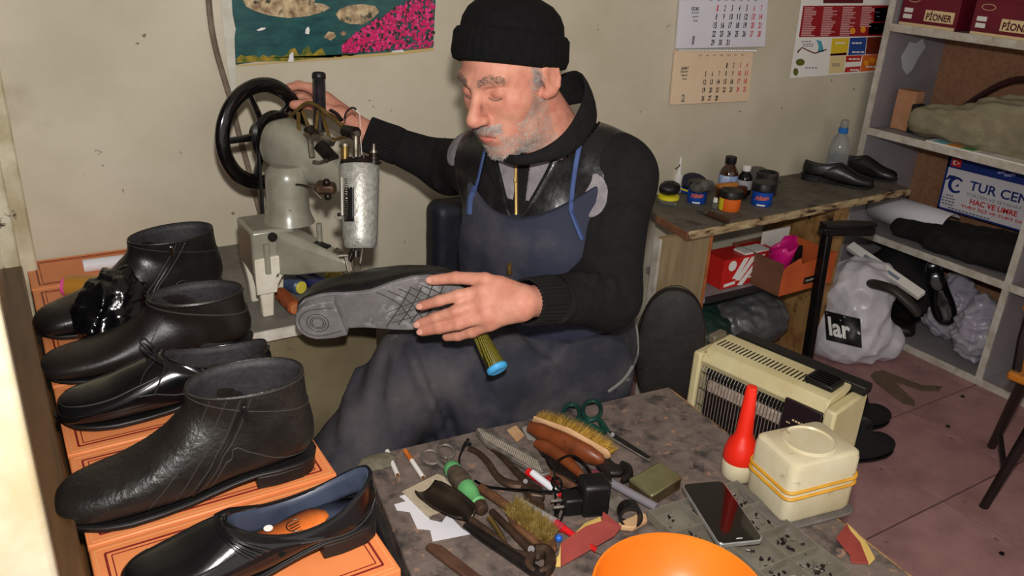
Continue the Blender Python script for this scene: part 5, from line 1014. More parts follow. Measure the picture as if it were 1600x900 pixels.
# ---- thread spools under the lower arm
def spool(a, c, r, lab, m_, endm, name='thread_spool'):
    a = A(*a); c = A(*c); u = nrm(c-a); L_ = np.linalg.norm(c-a); t = thing(name, lab, 'spool', (a+c)/2-A(0, 0, r), 'thread spools under the machine')
    MB().lathe([(r*.75, 0), (r*.98, .004), (r, L_*.3), (r*.96, L_*.5), (r, L_*.7), (r*.95, L_-.004), (r*.7, L_)], a, u, 24).build('thread', m_, t)
    MB().lathe([(r*.72, -.004), (r*.78, -.003), (r*.78, .001), (r*.3, .002)], a, u, 20).build('spool_end', endm, t); MB().lathe([(r*.3, 0), (r*.78, 0), (r*.78, .003), (r*.6, .004)], c, u, 20).build('spool_end', endm, t); return t
def thr(n, a, b): return mat(n, a, b, scale=3, rough=.4, kind='wave', stretch=(60, 60, 60))
m_yend = mat('yellow_plastic', (206, 190, 70), rough=.4); r_ = .017
spool(Z(470, 449, ZT+.017), Z(432, 440, ZT+.017)+A(0, .03, 0), .017, 'steel blue thread spool with yellow end under machine arm', thr('thread_steelblue', (70, 86, 112), (40, 52, 78)), m_yend)
spool(Z(508, 450, ZT+.018), Z(478, 436, ZT+.018)+A(0, .03, 0), .018, 'navy thread spool next to steel blue one', thr('thread_navy', (40, 48, 110), (24, 28, 70)), m_yend)
spool(Z(462, 482, ZT+.015), Z(438, 458, ZT+.015), .015, 'copper brown thread spool in front of machine leg', thr('thread_copper', (176, 88, 44), (104, 44, 20)), m_orangewood)
spool(Z(474, 413, ZT+.05), Z(500, 409, ZT+.05), .014, 'rust red thread spool tucked beneath machine arm', thr('thread_rust', (168, 66, 34), (110, 38, 18)), m_yend)
spool(Z(512, 430, ZT+.03), Z(532, 430, ZT+.03), .013, 'yellow thread spool farthest under machine arm', thr('thread_yellow', (200, 180, 70), (160, 130, 40)), m_yend)
# ================================================================ the shoe being sewn
HSd = [D(487, 512, 1.475), D(735, 468, 1.44)]            # heel end and toe end, on the sole plane
sx_ = nrm(HSd[1]-HSd[0]); view = nrm(D(600, 490, 1.47)-CO)
zax = nrm(view*.80+A(0, 0, .52)+A(.10, .1, 0))             # from the sole towards the opening
zax = nrm(zax-sx_*(zax@sx_)); LS = .300
o_ = D(466, 510, 1.468)
Mh = np.eye(4); Mh[:3, 0] = sx_; Mh[:3, 2] = zax; Mh[:3, 1] = np.cross(zax, sx_); Mh[:3, 3] = o_
hs = Shoe('shoe_in_work', 'black shoe held under the needle, worn grey sole showing', 'low', Mh, m_blkleather, LS, cat='shoe', sole=m_soleg, narrow=1.12, zs=1.05)
hs.line([(.12, .085), (.10, .05), (.085, .03)]); hs.line([(.20, .07), (.19, .045), (.18, .02)], side=1); hs.line([(.165, .085), (.15, .05), (.14, .02)], side=1)
m_groove = mat('sole_groove', (58, 55, 56), rough=.85)
def sole_line(pts, r=.0011, name='tread_groove', closed=False, n=16):
    P = catmull(pts, n) if not closed else np.array(pts)
    MB().tube([hs.loc(p[0], p[1], (sb_(p[0]) if p[0] > .079 else 0)+.0002) for p in P], r, 5, closed=closed).build(name, m_groove, hs.t)
for r_ in (.010, .0135, .019): sole_line([(.036+r_*math.cos(q), r_*math.sin(q)) for q in np.linspace(0, 2*PI, 26, endpoint=False)], .0009, 'heel_ring', True)
sole_line([(.072, -.026), (.03, -.029), (.010, -.018), (.004, 0), (.010, .018), (.03, .029), (.072, .026)], .0009, n=30)
for k in range(5): sole_line([(.155+.02*k, -.040), (.185+.02*k, -.01), (.20+.02*k, .038)], .0011)
for k in range(4): sole_line([(.15+.022*k, .036), (.185+.022*k, .0), (.215+.02*k, -.036)], .0011)
for k in range(3): sole_line([(.16, .03-.012*k), (.21, .022-.014*k), (.27, .0-.008*k)], .0009)

# ================================================================ the man
Rh = np.array([[-.615, .754, -.229], [-.564, -.217, .797], [.552, .619, .559]])          # columns: face forward, left, up (seen from the viewpoint)
B3 = np.stack([RT, UP, -FW], 1); RH = B3@Rh; HC = D(800.7, 118.4, 1.463)
def hp(x, y, z): return HC+RH@A(x, y, z)
NB = D(878, 240, 1.56); SL, SR = D(972, 272, 1.52), D(748, 252, 1.68)
EL, WL = D(948, 462, 1.54), D(818, 472, 1.365); ER, WR = D(704, 262, 1.80), D(568, 207, 1.765)
UC, LC, BE, PE = D(858, 285, 1.62), D(846, 375, 1.64), D(850, 450, 1.71), D(885, 525, 1.84)
tl = nrm(SL-SR); tu = nrm(NB-PE); tfw = nrm(np.cross(tl, tu)); tu = np.cross(tfw, tl); RTs = np.stack([tfw, tl, tu], 1)
KL, KR = D(905, 586, 1.645), D(655, 580, 1.62); HL, HR = D(925, 535, 1.78), D(815, 540, 1.80)
person = thing('person', 'man in black beanie, leather vest and navy apron, bent over machine', 'person', (PE[0], PE[1], 0))
def torso(s, e, k=.05):
    s.ell(UC, (.105+e, .165+e, .12+e), k, rot=RTs); s.ell(LC, (.115+e, .160+e, .13+e), k, rot=RTs); s.ell(BE, (.125+e, .160+e, .12+e), k, rot=RTs); s.ell(PE, (.12+e, .16+e, .10+e), k, rot=RTs)
    s.cap(SL-tu*.01, SR-tu*.01, .052+e, k=k); s.cap(NB-tu*.02, SL*.6+NB*.4, .045+e, .045+e, k=k); s.cap(NB-tu*.02, SR*.6+NB*.4, .045+e, .045+e, k=k)
    return s
s = SDF(); torso(s, -.02)
s.cap(SL, EL, .042, .036, k=.03).cap(EL, WL, .036, .026, k=.02).cap(SR, ER, .042, .036, k=.03).cap(ER, WR, .034, .0245, k=.02)
# head
s.ell(hp(-.008, 0, .035), (.096, .076, .088), .02, rot=RH).ell(hp(.032, 0, -.035), (.058, .060, .085), .03, rot=RH).ell(hp(.030, 0, -.078), (.052, .052, .036), .025, rot=RH)
s.cap(hp(.072, -.010, -.106), hp(.072, .010, -.106), .017, k=.02).cap(hp(-.018, 0, -.04), NB+tu*.0, .054, .060, k=.03)
for sg_ in (-1, 1):
    s.ell(hp(.054, .041*sg_, -.022), (.024, .018, .020), .03, rot=RH)                                     # cheek
    s.cap(hp(.088, .012*sg_, .027), hp(.072, .046*sg_, .030), .0095, .008, k=.014)                        # brow
    s.ell(hp(.097, .033*sg_, .008), (.016, .017, .011), .012, 's', rot=RH)                                # socket
    s.ell(hp(.0725, .033*sg_, .006), (.0145, .0165, .0125), .004, rot=RH)                                 # closed-down lid
    s.ell(hp(.103, .0125*sg_, -.034), (.010, .0075, .0075), .006, rot=RH)                                 # nostril wing
    s.bumpline(hp(.100, .020*sg_, -.036), hp(.088, .034*sg_, -.062), .006, -.0022)                        # nasolabial fold
    s.bumpline(hp(.094, .022*sg_, -.004), hp(.080, .044*sg_, -.006), .004, -.0012)
s.cap(hp(.089, 0, .018), hp(.117, 0, -.026), .0075, .0115, k=.012).ell(hp(.117, 0, -.030), (.0115, .012, .0105), .008, rot=RH)
s.ell(hp(.074, 0, -.064), (.026, .034, .028), .02, rot=RH)
s.cap(hp(.094, -.014, -.061), hp(.094, .014, -.061), .0055, k=.008).cap(hp(.090, -.013, -.074), hp(.090, .013, -.074), .0065, k=.008)
s.bumpline(hp(.101, -.020, -.0675), hp(.101, .020, -.0675), .0035, -.0025)
for z_ in (.046, .056, .066): s.bumpline(hp(.092, -.038, z_+.002), hp(.094, .0, z_-.001), .0032, -.0015); s.bumpline(hp(.094, .0, z_-.001), hp(.084, .042, z_+.002), .0032, -.0015)
for sg_ in (-1, 1):
    s.bumpline(hp(.086, .020*sg_, .0165), hp(.074, .046*sg_, .013), .0028, -.0018); s.bumpline(hp(.066, .052*sg_, .004), hp(.050, .062*sg_, .010), .0024, -.0010); s.bumpline(hp(.066, .052*sg_, .0), hp(.050, .063*sg_, -.004), .0024, -.0010)
    s.bumpline(hp(.1, .008*sg_, .030), hp(.1, .006*sg_, .042), .0026, -.0012)
for sg_ in (-1, 1):                                                                                        # ears
    s.ell(hp(-.006, .079*sg_, .002), (.018, .008, .031), .006, rot=RH); s.cap(hp(.006, .074*sg_, -.026), hp(-.002, .080*sg_, -.024), .009, k=.008)
    E_ = [hp(-.006+.0165*math.cos(q), (.0815+.003*math.cos(q+2.6))*sg_, .001+.026*math.sin(q)) for q in np.linspace(.1, 4.6, 9)]
    for a, c in zip(E_[:-1], E_[1:]): s.cap(a, c, .0042, k=.004)
    s.ell(hp(-.002, .090*sg_, .000), (.009, .007, .015), .005, 's', rot=RH)
# hands
def fingers(s, F, r0, r1):
    for P in F:
        n = len(P)
        for i in range(n-1): s.cap(P[i], P[i+1], r0+(r1-r0)*i/(n-1), r0+(r1-r0)*(i+1)/(n-1), k=.004 if i else .010)
def DD(*l): return [D(*p) for p in l]
LFn = [DD((752, 455, 1.372), (716, 462, 1.372), (686, 470, 1.383), (659, 478, 1.397)), DD((752, 474, 1.366), (712, 487, 1.366), (680, 497, 1.380), (655, 506, 1.394)),
       DD((756, 494, 1.366), (716, 506, 1.370), (686, 513, 1.383), (660, 518, 1.397)), DD((764, 506, 1.374), (738, 518, 1.392), (716, 524, 1.408), (698, 526, 1.420))]
fingers(s, LFn, .0112, .0082)
fingers(s, [DD((797, 452, 1.372), (758, 437, 1.378), (712, 434, 1.392), (674, 438, 1.405))], .0135, .0088)
for a, c, r, r2 in (((812, 468, 1.366), (758, 458, 1.374), .021, .015), ((812, 474, 1.364), (760, 476, 1.368), .022, .015), ((812, 480, 1.366), (764, 494, 1.370), .021, .014), ((812, 482, 1.37), (768, 503, 1.378), .019, .012), ((810, 464, 1.37), (782, 446, 1.374), .020, .014)): s.cap(D(*a), D(*c), r, r2, k=.012)
for f_ in LFn[:3]: s.bump(f_[0]-view*.010, .010, .0022)
for f_ in LFn[:3]:
    for j in (1, 2): s.bump(f_[j]-view*.008, .006, .0010)
RFn = [DD((505, 152, 1.765), (484, 137, 1.762), (466, 133, 1.750), (450, 138, 1.738)), DD((508, 155, 1.778), (486, 139, 1.780), (468, 133, 1.772), (452, 136, 1.755)), DD((512, 160, 1.790), (492, 145, 1.797), (472, 139, 1.790), (456, 140, 1.775)), DD((518, 168, 1.80), (498, 155, 1.808), (482, 150, 1.806), (468, 150, 1.795))]
fingers(s, RFn, .0108, .0082); fingers(s, [DD((540, 188, 1.755), (512, 172, 1.735), (484, 163, 1.718), (459, 164, 1.706))], .0135, .0095)
for a, c, r, r2 in (((566, 205, 1.765), (510, 156, 1.767), .022, .014), ((566, 205, 1.77), (512, 158, 1.780), .023, .014), ((566, 207, 1.775), (516, 164, 1.790), .022, .014), ((566, 205, 1.762), (530, 178, 1.748), .020, .014)): s.cap(D(*a), D(*c), r, r2, k=.012)
m_skin = mat('skin', (202, 144, 122), (184, 120, 100), scale=26, rough=.52, spec=.28, sss=.10, bump=.16, bscale=240, c3=(166, 92, 80), scale3=16, lo3=.55, hi3=.8)
bv, bf = s.mesh((.36, 1.0, .50), (1.12, 1.78, 1.26), .0030); body_sdf = s
body = mesh_obj('body', bv, bf, m_skin, person, ang=180)
# eyes, brows
m_hairg = mat('grey_hair', (150, 146, 142), (96, 92, 90), scale=80, rough=.6); m_hairw = mat('white_stubble', (184, 176, 168), (130, 122, 116), scale=60, rough=.6); m_brow = mat('dark_grey_brow', (96, 78, 70), (126, 108, 98), scale=90, rough=.7)
def surf_pts(local, off=.001):
    P = np.array([hp(*p) for p in local]); C = np.array([hp(p[0]*.4, p[1]*.5, p[2]) for p in local]); d = np.array([nrm(a) for a in P-C]); P = P+d*.03
    for _ in range(40): P = P-d*(body_sdf.ev(P)*.8)[:, None]
    return P+d*off
rg = np.random.default_rng(3)
def strands(name, pts, nrmls, L, w, m_, down, jit=.5, nw=.55):
    V = []; F = []
    for p, n in zip(pts, nrmls):
        d = nrm(n*nw+down+rg.normal(size=3)*jit*.5); sd = nrm(np.cross(d, n)+1e-6)*w; l_ = L*rg.uniform(.5, 1.2); k = len(V)
        V += [p-sd, p+sd, p+d*l_]; F.append((k, k+1, k+2))
    return tag(mesh_obj(name, V, F, m_, person, smooth=False), kind='stuff')
# normals of body near the face
Nb = np.zeros_like(bv); fa = np.array(bf); nn_ = np.cross(bv[fa[:, 2]]-bv[fa[:, 0]], bv[fa[:, 3]]-bv[fa[:, 1]])
for k in range(4): np.add.at(Nb, fa[:, k], nn_)
Nb /= np.linalg.norm(Nb, axis=1)[:, None]+1e-12
if (Nb*(bv-HC))[np.linalg.norm(bv-HC, axis=1) < .12].sum() < 0: Nb = -Nb
LB = (bv-HC)@RH; near = np.linalg.norm(LB, axis=1) < .20
x_, y_, z_ = LB.T; ay = np.abs(y_)
lip = (np.hypot((x_-.094)/.03, ay/.026) < 1) & (z_ > -.086) & (z_ < -.056)
lowface = (z_ < -.046-.25*np.maximum(0, .09-x_)*0) & (z_ > -.135) & (x_ > .0) & (x_ < .12)
side = (ay > .045) & (z_ < .012) & (z_ > -.12) & (x_ > -.002) & (x_ < .036+np.clip((-z_-.02)*.8, 0, .06))
jaw = (z_ < -.050-np.clip((.070-x_), 0, .05)*.0) & (x_ > .015) & (ay < .075) & (z_ > -.128)
must = (x_ > .082) & (ay < .032) & (z_ < -.045) & (z_ > -.060)
cheekclear = (ay < .048) & (z_ > -.062-(ay-.02)*.3) & (x_ > .055) & ~must
bmask = near & (np.linalg.norm((LB-A(-.004, 0, 0))*A(1, 0, 1)+A(0, 1, 0)*(ay-.08)[:, None], axis=1) > .036) & (side | jaw) & ~cheekclear & ~lip & (Nb@(RH@A(0, 0, -1)) < .93)
def sample(mask, n):
    I = np.flatnonzero(mask); J = rg.choice(I, n); return bv[J]+rg.normal(size=(n, 3))*.0012, Nb[J]
p_, n_ = sample(bmask, 12000); strands('beard', p_, n_, .0042, .0003, m_hairw, RH@A(.2, 0, -.8))
p_, n_ = sample(near & must, 900); strands('moustache', p_, n_, .0075, .00032, m_hairw, RH@A(.35, 0, -.9), .7)
hairm = near & (z_ > -.005) & (z_ < .07) & ((x_ < .030) & (x_ > .012) | (x_ < -.028)) & (ay > .05) & (np.linalg.norm(LB-A(-.006, .08, 0), axis=1) > .02)
p_, n_ = sample(hairm, 3000); strands('hair', p_, n_, .011, .0005, m_hairg, RH@A(-.5, 0, -.7), .4)
for sg_ in (-1, 1):
    bm_ = near & (np.abs(z_-(.030+.004*np.sin((ay-.012)/.036*PI))) < .0055) & (x_ > .05) & (y_*sg_ > .010) & (y_*sg_ < .052)
    p_, n_ = sample(bm_, 700); strands('eyebrow', p_, n_, .0055, .00026, m_brow, RH@A(-.35, .9*sg_, -.05), .35, .22)
    P = surf_pts([(.09, sg_*yy, zz) for yy, zz in ((.0185, .001), (.025, -.0032), (.033, -.0046), (.041, -.0032), (.047, .0005))], .0003); MB().tube(catmull(P, 14), .0011, 6).build('lashes', m_brow, person)
P = surf_pts([(.1, yy, zz) for yy, zz in ((-.021, -.0685), (-.010, -.0668), (0, -.0672), (.010, -.0668), (.021, -.0685))], -.0004); MB().tube(catmull(P, 14), .0017, 6).build('mouth_line', mat('lip_dark', (150, 74, 66), rough=.5), person)
P = surf_pts([(.1, yy, -.0735+.0012*(yy/.014)**2) for yy in (-.015, -.008, 0, .008, .015)], -.0012); MB().tube(catmull(P, 14), [.0018+.0022*math.sin(PI*i/13) for i in range(14)], 8).build('lower_lip', mat('lip', (196, 112, 100), rough=.45), person)
for f_ in LFn[:3]+[DD((700, 436, 1.396), (674, 438, 1.405))]:
    tip_, pr = f_[-1], f_[-2]; d = nrm(tip_-pr); nv_ = nrm(-view-d*((-view)@d)); c = tip_+d*.001+nv_*.0078; b = MB(); b.ball((0, 0, 0), (.0062, .0052, .0011), 12, frame(d, nv_, c)); b.build('fingernail', mat('nail', (206, 150, 134), rough=.4), person)

# ---- clothes
m_knit = mat('black_knit', (22, 20, 21), (28, 26, 26), scale=60, rough=.95, bump=.5, bscale=260, spec=.2); m_greyk = mat('grey_knit', (138, 132, 134), (116, 110, 114), scale=50, rough=.9, bump=.5, bscale=200); m_leath = mat('vest_leather', (20, 19, 20), (28, 26, 27), scale=24, rough=.26, bump=.3, bscale=30, rvar=.08)
m_apron = mat('navy_apron_cloth', (38, 39, 50), (30, 31, 40), scale=7, rough=.85, c3=(78, 72, 74), scale3=4, lo3=.47, hi3=.66, bump=.2, bscale=90, c4=(120, 114, 112), scale4=16, lo4=.69, hi4=.76); m_blue = mat('blue_binding', (62, 80, 128), (50, 66, 108), scale=30, rough=.8)
def arms(s, e):
    s.cap(SL-tl*.01, EL, .066+e, .060+e, k=.04).cap(EL, WL+(EL-WL)*.30, .058+e, .040+e, k=.03).cap(SR+tl*.01, ER, .062+e, .054+e, k=.04).cap(ER, WR+(ER-WR)*.28, .052+e, .036+e, k=.03)
sw = SDF(); torso(sw, .004); arms(sw, 0)
for c_, sd_, am in ((D(905, 440, 1.44), .012, .006), (D(930, 415, 1.44), .012, .007), (D(960, 420, 1.45), .010, .005), (D(680, 262, 1.74), .010, .006), (D(655, 255, 1.73), .009, .006), (D(630, 245, 1.73), .009, .005)): sw.bumpline(c_-A(.0, .0, .05), c_+A(.01, 0, .05), sd_, am*1.5)
for k in range(5): sw.bumpline(D(888-9*k, 448+4*k, 1.40), D(905-8*k, 515-2*k, 1.40), .006, .006); 
for k in range(4): sw.bumpline(D(925+14*k, 300+34*k, 1.44), D(1020-4*k, 330+30*k, 1.46), .010, .007)
v, f = sw.mesh((.5, .95, .42), (1.2, 1.85, 1.12), .0045); mesh_obj('sweater', v, f, m_knit, person, ang=180)
for W_, E_, nm in ((WL, EL, 'cuff'), (WR, ER, 'cuff')):
    d = nrm(E_-W_); c = W_+d*.006; m = frame(nrm(np.cross(d, A(.2, .3, .9))), d, c); R0 = .0385 if W_ is WL else .036; b = MB(); rings = []
    for h_, k_ in ((0, .93), (.002, 1.0), (.03, 1.02), (.06, 1.08), (.075, 1.05)): rings.append([((R0*k_+.0011*math.sin(q*34))*math.cos(q), (R0*k_+.0011*math.sin(q*34))*math.sin(q), h_) for q in np.linspace(0, 2*PI, 136, endpoint=False)])
    b.loft(rings, False, False, m=m); b.build(nm, m_knit, person, solid=.002)
def loc_t(P): q = (P-UC)@RTs; return q[:, 0], q[:, 1], q[:, 2]
def on_sdf(sd, pts, off=.002, start=1.0): d = np.array([nrm(ray(*p)) for p in pts]); return trace(sd, CO+d*start, d)-d*off
ap = (on_sdf(sw, [(806, 350)], 0)[0]-UC)@RTs; l0, u0 = ap[1], ap[2]
vs = SDF(); torso(vs, .013, .05); vs.cap(SL-tl*.035-tu*.004, SL*.5+NB*.5, .071, .062, k=.03); vs.cap(SR+tl*.035, SR*.5+NB*.5, .068, .060, k=.03); vs.fn(wrinkle(.004, 60, 51, (1, 1, .4)))
def vcut(P, d):
    f_, l_, u_ = loc_t(P); wedge = np.where(f_ > 0, np.abs(l_-l0)-np.maximum(u_-u0, 0)*.62, 1); d = np.maximum(d, -wedge)
    d = np.maximum(d, -(np.linalg.norm(P-NB-tu*.03, axis=1)-.078)); d = np.maximum(d, np.abs(l_-.5*((SL-UC)@tl+(SR-UC)@tl))-.5*np.linalg.norm(SL-SR)-.012+np.maximum(.06-u_, 0)*.22); return np.maximum(d, -.30-u_)
vs.fn(vcut); v, f = vs.mesh((.5, .95, .46), (1.2, 1.75, 1.12), .0045); mesh_obj('leather_vest', v, f, m_leath, person, ang=180)
# grey knit panels of the sweater
gp = SDF(); torso(gp, .0065)
def gcut(P, d):
    f_, l_, u_ = loc_t(P); d = np.maximum(d, .012-np.abs(l_-l0)); d = np.maximum(d, np.abs(l_-l0)-.11); d = np.maximum(d, u0+.035-u_); d = np.maximum(d, u_-u0-.20); return np.maximum(d, .02-f_)
gp.fn(gcut); v, f = gp.mesh((.6, 1.0, .7), (1.1, 1.6, 1.1), .004); mesh_obj('grey_panel', v, f, m_greyk, person, ang=180)
for (px, py, dp, r) in ((716, 224, 1.64, .036), (924, 305, 1.46, .030)):
    g2 = SDF(); torso(g2, .0055); arms(g2, .0025); c = trace(sw, D(px, py, dp-.25)[None], nrm(ray(px, py))[None])[0]; g2.fn(lambda P, d, c=c, r=r: np.maximum(d, np.linalg.norm((P-c)*A(1, 1, .75), axis=1)-r)); v, f = g2.mesh(c-A(.07, .07, .07), c+A(.07, .07, .07), .003)
    if len(f): mesh_obj('grey_panel', v, f, m_greyk, person, ang=180)
# collar standing round the neck
lowp = DD((800, 256, 1.465), (845, 254, 1.445), (893, 240, 1.455), (928, 205, 1.51), (925, 165, 1.58), (875, 170, 1.64), (800, 205, 1.62), (765, 232, 1.54)); hip_ = DD((800, 241, 1.462), (845, 232, 1.435), (886, 200, 1.44), (912, 145, 1.49), (902, 110, 1.565), (860, 125, 1.62), (795, 180, 1.60), (772, 218, 1.53))
def closed_cm(P, n): P = np.array(P); Q = np.concatenate([P[-2:], P, P[:3]]); R = catmull(Q, (len(Q)-1)*n+1); return R[2*n:2*n+len(P)*n]
a, c = closed_cm(lowp, 8), closed_cm(hip_, 8); md = (a+c)/2; cen = md.mean(0); md = md+(md-cen)*.05
MB().loft([a, md, c], False, False).build('collar', m_knit, person, solid=.008, sub=1)
# zip of the sweater and vest
MB().tube(on_sdf(sw, [(806+.05*i, 246+i*5) for i in range(20)], .002), .0035, 6, flat=.4).build('zipper', m_brass, person); q = on_sdf(sw, [(806, 262), (805, 285)], .006); MB().bar(q[0], q[1], .006, .003, view).build('zip_pull', m_brass, person, bevel=.001)
for pts in (((752, 250), (764, 275), (780, 305), (795, 330), (804, 346)), ((868, 250), (856, 272), (840, 300), (822, 330), (808, 346))): MB().tube(on_sdf(vs, catmull(pts, 22), .001), .0032, 6, flat=.6).build('vest_edge', m_leath, person)
MB().tube(on_sdf(vs, catmull([(872, 236), (862, 262), (846, 292), (832, 316)], 16), .0015), .007, 8, flat=.35).build('vest_placket', m_leath, person); q = on_sdf(vs, [(806, 344)], .004)[0]; MB().ball(q, .005, 10).build('vest_snap', m_brass, person)
# apron bib
bib = SDF(); torso(bib, .022, .05); bib.fn(wrinkle(.003, 50, 61))
bt = (on_sdf(bib, [(820, 345)], 0)[0]-UC)@RTs
def bcut(P, d):
    f_, l_, u_ = loc_t(P); top = bt[2]+.022*((l_-l0)/.1)**2; d = np.maximum(d, u_-top); d = np.maximum(d, np.abs(l_-l0-.01)-.135-np.maximum(bt[2]-u_, 0)*.25); d = np.maximum(d, -.25-u_); return np.maximum(d, .01-f_)
bib.fn(bcut); v, f = bib.mesh((.5, .95, .46), (1.2, 1.6, 1.0), .0045); mesh_obj('apron_bib', v, f, mat('navy_bib_cloth', (38, 42, 60), (32, 35, 50), scale=7, rough=.85, c3=(74, 70, 74), scale3=5, lo3=.52, hi3=.74, bump=.2, bscale=90, c4=(120, 116, 116), scale4=18, lo4=.70, hi4=.76), person, ang=180)
class Both:
    def ev(q, P): return np.minimum(vs.ev(P), bib.ev(P))
for pts in (((757, 236), (752, 258), (747, 280), (742, 296)), ((921, 150), (916, 185), (907, 220), (899, 262), (894, 300), (892, 330))): MB().tube(on_sdf(Both(), catmull(pts, 24), .003), .0042, 8, flat=.5).build('neck_strap', m_blue, person)
for pts in (((742, 292), (736, 310), (734, 335)), ((892, 328), (899, 348), (910, 374))): MB().tube(on_sdf(Both(), catmull(pts, 14), .003), .0060, 8, flat=.5).build('bib_binding', m_blue, person)
MB().cyl(on_sdf(bib, [(796, 412)], .004)[0], on_sdf(bib, [(796, 428)], .006)[0], .005, n=10).build('bib_clasp', m_brass, person)
# apron skirt over both thighs, hanging down in front
sk = SDF(); sk.cap(HL, KL, .095, .075, k=.05).cap(HR, KR, .095, .075, k=.06).cap(KL, KR, .05, .05, k=.09).cap(HL*.5+HR*.5, KL*.5+KR*.5, .085, .07, k=.08)
AL, AR = KL+A(.02, .05, -.42), D(545, 730, 1.60); sk.cap(KL, AL, .07, .08, k=.05).cap(KR, AR, .070, .085, k=.05).cap((KL+KR)/2, (AL+AR)/2, .05, .07, k=.09).cap(KL*.5+KR*.5-A(0, 0, .1), AL*.5+AR*.5, .06, .08, k=.1).cap(PE, (HL+HR)/2, .13, .11, k=.05).cap(HL*.35+KL*.65+A(.02, 0, -.02), AL+A(.07, .05, .0), .075, .08, k=.05)
sk.fn(wrinkle(.008, 48, 71, (1, 1, .35))); sk.fn(wrinkle(.003, 130, 73, (1, 1, .5)))
for pts, sg_, am in ((((640, 545), (662, 600), (686, 660), (698, 700)), .010, .016), (((652, 545), (675, 600), (700, 660), (712, 700)), .009, -.010), (((850, 528), (890, 545), (930, 552), (975, 540)), .008, .010), (((820, 520), (850, 548), (900, 566)), .008, -.009), (((560, 570), (545, 620), (540, 690)), .014, .012), (((600, 560), (590, 620), (600, 690)), .012, -.010), (((770, 590), (800, 620), (860, 640)), .012, .008), (((880, 570), (930, 580), (975, 570)), .008, -.008)):
    P = on_sdf(sk, catmull(pts, 7), 0, 1.1)
    for a, c in zip(P[:-1], P[1:]): sk.bumpline(a, c, sg_, am)
sk.fn(lambda P, d: np.maximum(d, 1.150-.08*(P[:, 0]-.447)-P[:, 1])); v, f = sk.mesh((.36, .92, .10), (1.2, 1.75, .78), .0065); mesh_obj('apron_skirt', v, f, m_apron, person, ang=180)
MB().tube(on_sdf(sk, catmull([(992, 500), (996, 530), (994, 560), (975, 592), (950, 612)], 16), .002, 1.1), .0035, 6).build('skirt_hem', mat('grey_hem', (110, 106, 104), rough=.8), person)
# trousers and shoes under the apron
tr = SDF(); 
for K_, A_ in ((KL, AL), (KR, A(KR[0]-.03, KR[1]+.06, .12))): tr.cap(K_+A(0, .045, -.03), A(A_[0], A_[1]+.04, .10), .05, .042, k=.03)
v, f = tr.mesh((.4, .95, .04), (1.1, 1.5, .66), .01); mesh_obj('trousers', v, f, m_blackcloth, person, ang=180)
for A_ in (AL, A(KR[0]-.03, KR[1]+.06, .12)):
    b = MB(); b.loft([[(A_[0]+dx*tfw[0]*1.0-tl[0]*w_, A_[1]+dx*tfw[1]-tl[1]*w_, .002), (A_[0]+dx*tfw[0]+tl[0]*w_, A_[1]+dx*tfw[1]+tl[1]*w_, .002), (A_[0]+dx*tfw[0]+tl[0]*w_*.8, A_[1]+dx*tfw[1]+tl[1]*w_*.8, h_), (A_[0]+dx*tfw[0]-tl[0]*w_*.8, A_[1]+dx*tfw[1]-tl[1]*w_*.8, h_)] for dx, w_, h_ in ((-.08, .025, .06), (-.05, .036, .09), (.03, .036, .085), (.10, .046, .055), (.16, .04, .04), (.19, .02, .02))]); b.build('work_shoe', m_blkleather, person, sub=1)
# beanie
hu = nrm(RH@A(-math.sin(.50), 0, math.cos(.50))); hl = RH@A(0, 1, 0); hf = np.cross(hl, hu); hc = hp(-.008, 0, .034)-hu*.014; b = MB(); rings = []; n = 160
def hring(h, rf, rl, rib=0, sh=0): return [hc+hu*h+hf*(rf*(1+rib*math.sin(q*40))*math.cos(q)+sh)+hl*rl*(1+rib*math.sin(q*40))*math.sin(q) for q in np.linspace(0, 2*PI, n, endpoint=False)]
for h, a, c in ((.0, .092, .074), (-.004, .098, .080), (.0, .108, .090), (.012, .1125, .0935), (.045, .111, .091), (.052, .106, .086), (.054, .100, .081)): rings.append(hring(h, a, c, .010))
b.loft(rings, False, False); cf = b.build('beanie', m_knit if False else mat('black_beanie_wool', (10, 9, 10), (15, 14, 15), scale=80, rough=.95, bump=.5, bscale=300, spec=.2), person)
b = MB(); b.loft([hring(h, a, c, .003, sh) for h, a, c, sh in ((.03, .1, .082, 0), (.05, .101, .083, 0), (.070, .098, .080, 0), (.086, .089, .073, 0), (.100, .073, .060, 0), (.110, .048, .040, 0), (.115, .018, .016, 0), (.116, .002, .002, 0))], False, True); b.build('crown', MATS['black_beanie_wool'], cf)

# ---- thread cone lying on the lap, and the stool he sits on
ca, cb2 = D(744, 512, 1.43), D(778, 578, 1.405); u = nrm(cb2-ca); L_ = np.linalg.norm(cb2-ca); t = thing('thread_cone', 'dark olive thread cone with blue cap on his lap', 'spool', (ca+cb2)/2-A(0, 0, .02))
MB().lathe([(.011, 0), (.012, .004), (.0165, L_-.010), (.016, L_-.006)], ca, u, 26).build('thread', mat('olive_shiny_thread', (40, 38, 16), (120, 112, 40), scale=3, rough=.25, kind='wave', stretch=(40, 40, 40), spec=.7), t); MB().lathe([(.0165, L_-.008), (.0185, L_-.006), (.0185, L_), (.014, L_+.003), (.008, L_+.001)], ca, u, 26).build('blue_cap', mat('cap_skyblue', (70, 160, 214), rough=.4), t)
PS = PE-tfw*.02+A(0, .02, 0); t = thing('swivel_stool', 'chrome legged stool under the man, foot ring glinting', 'stool', (PS[0], PS[1], 0)); m_chrome = mat('chrome', (200, 198, 194), rough=.18, metal=1)
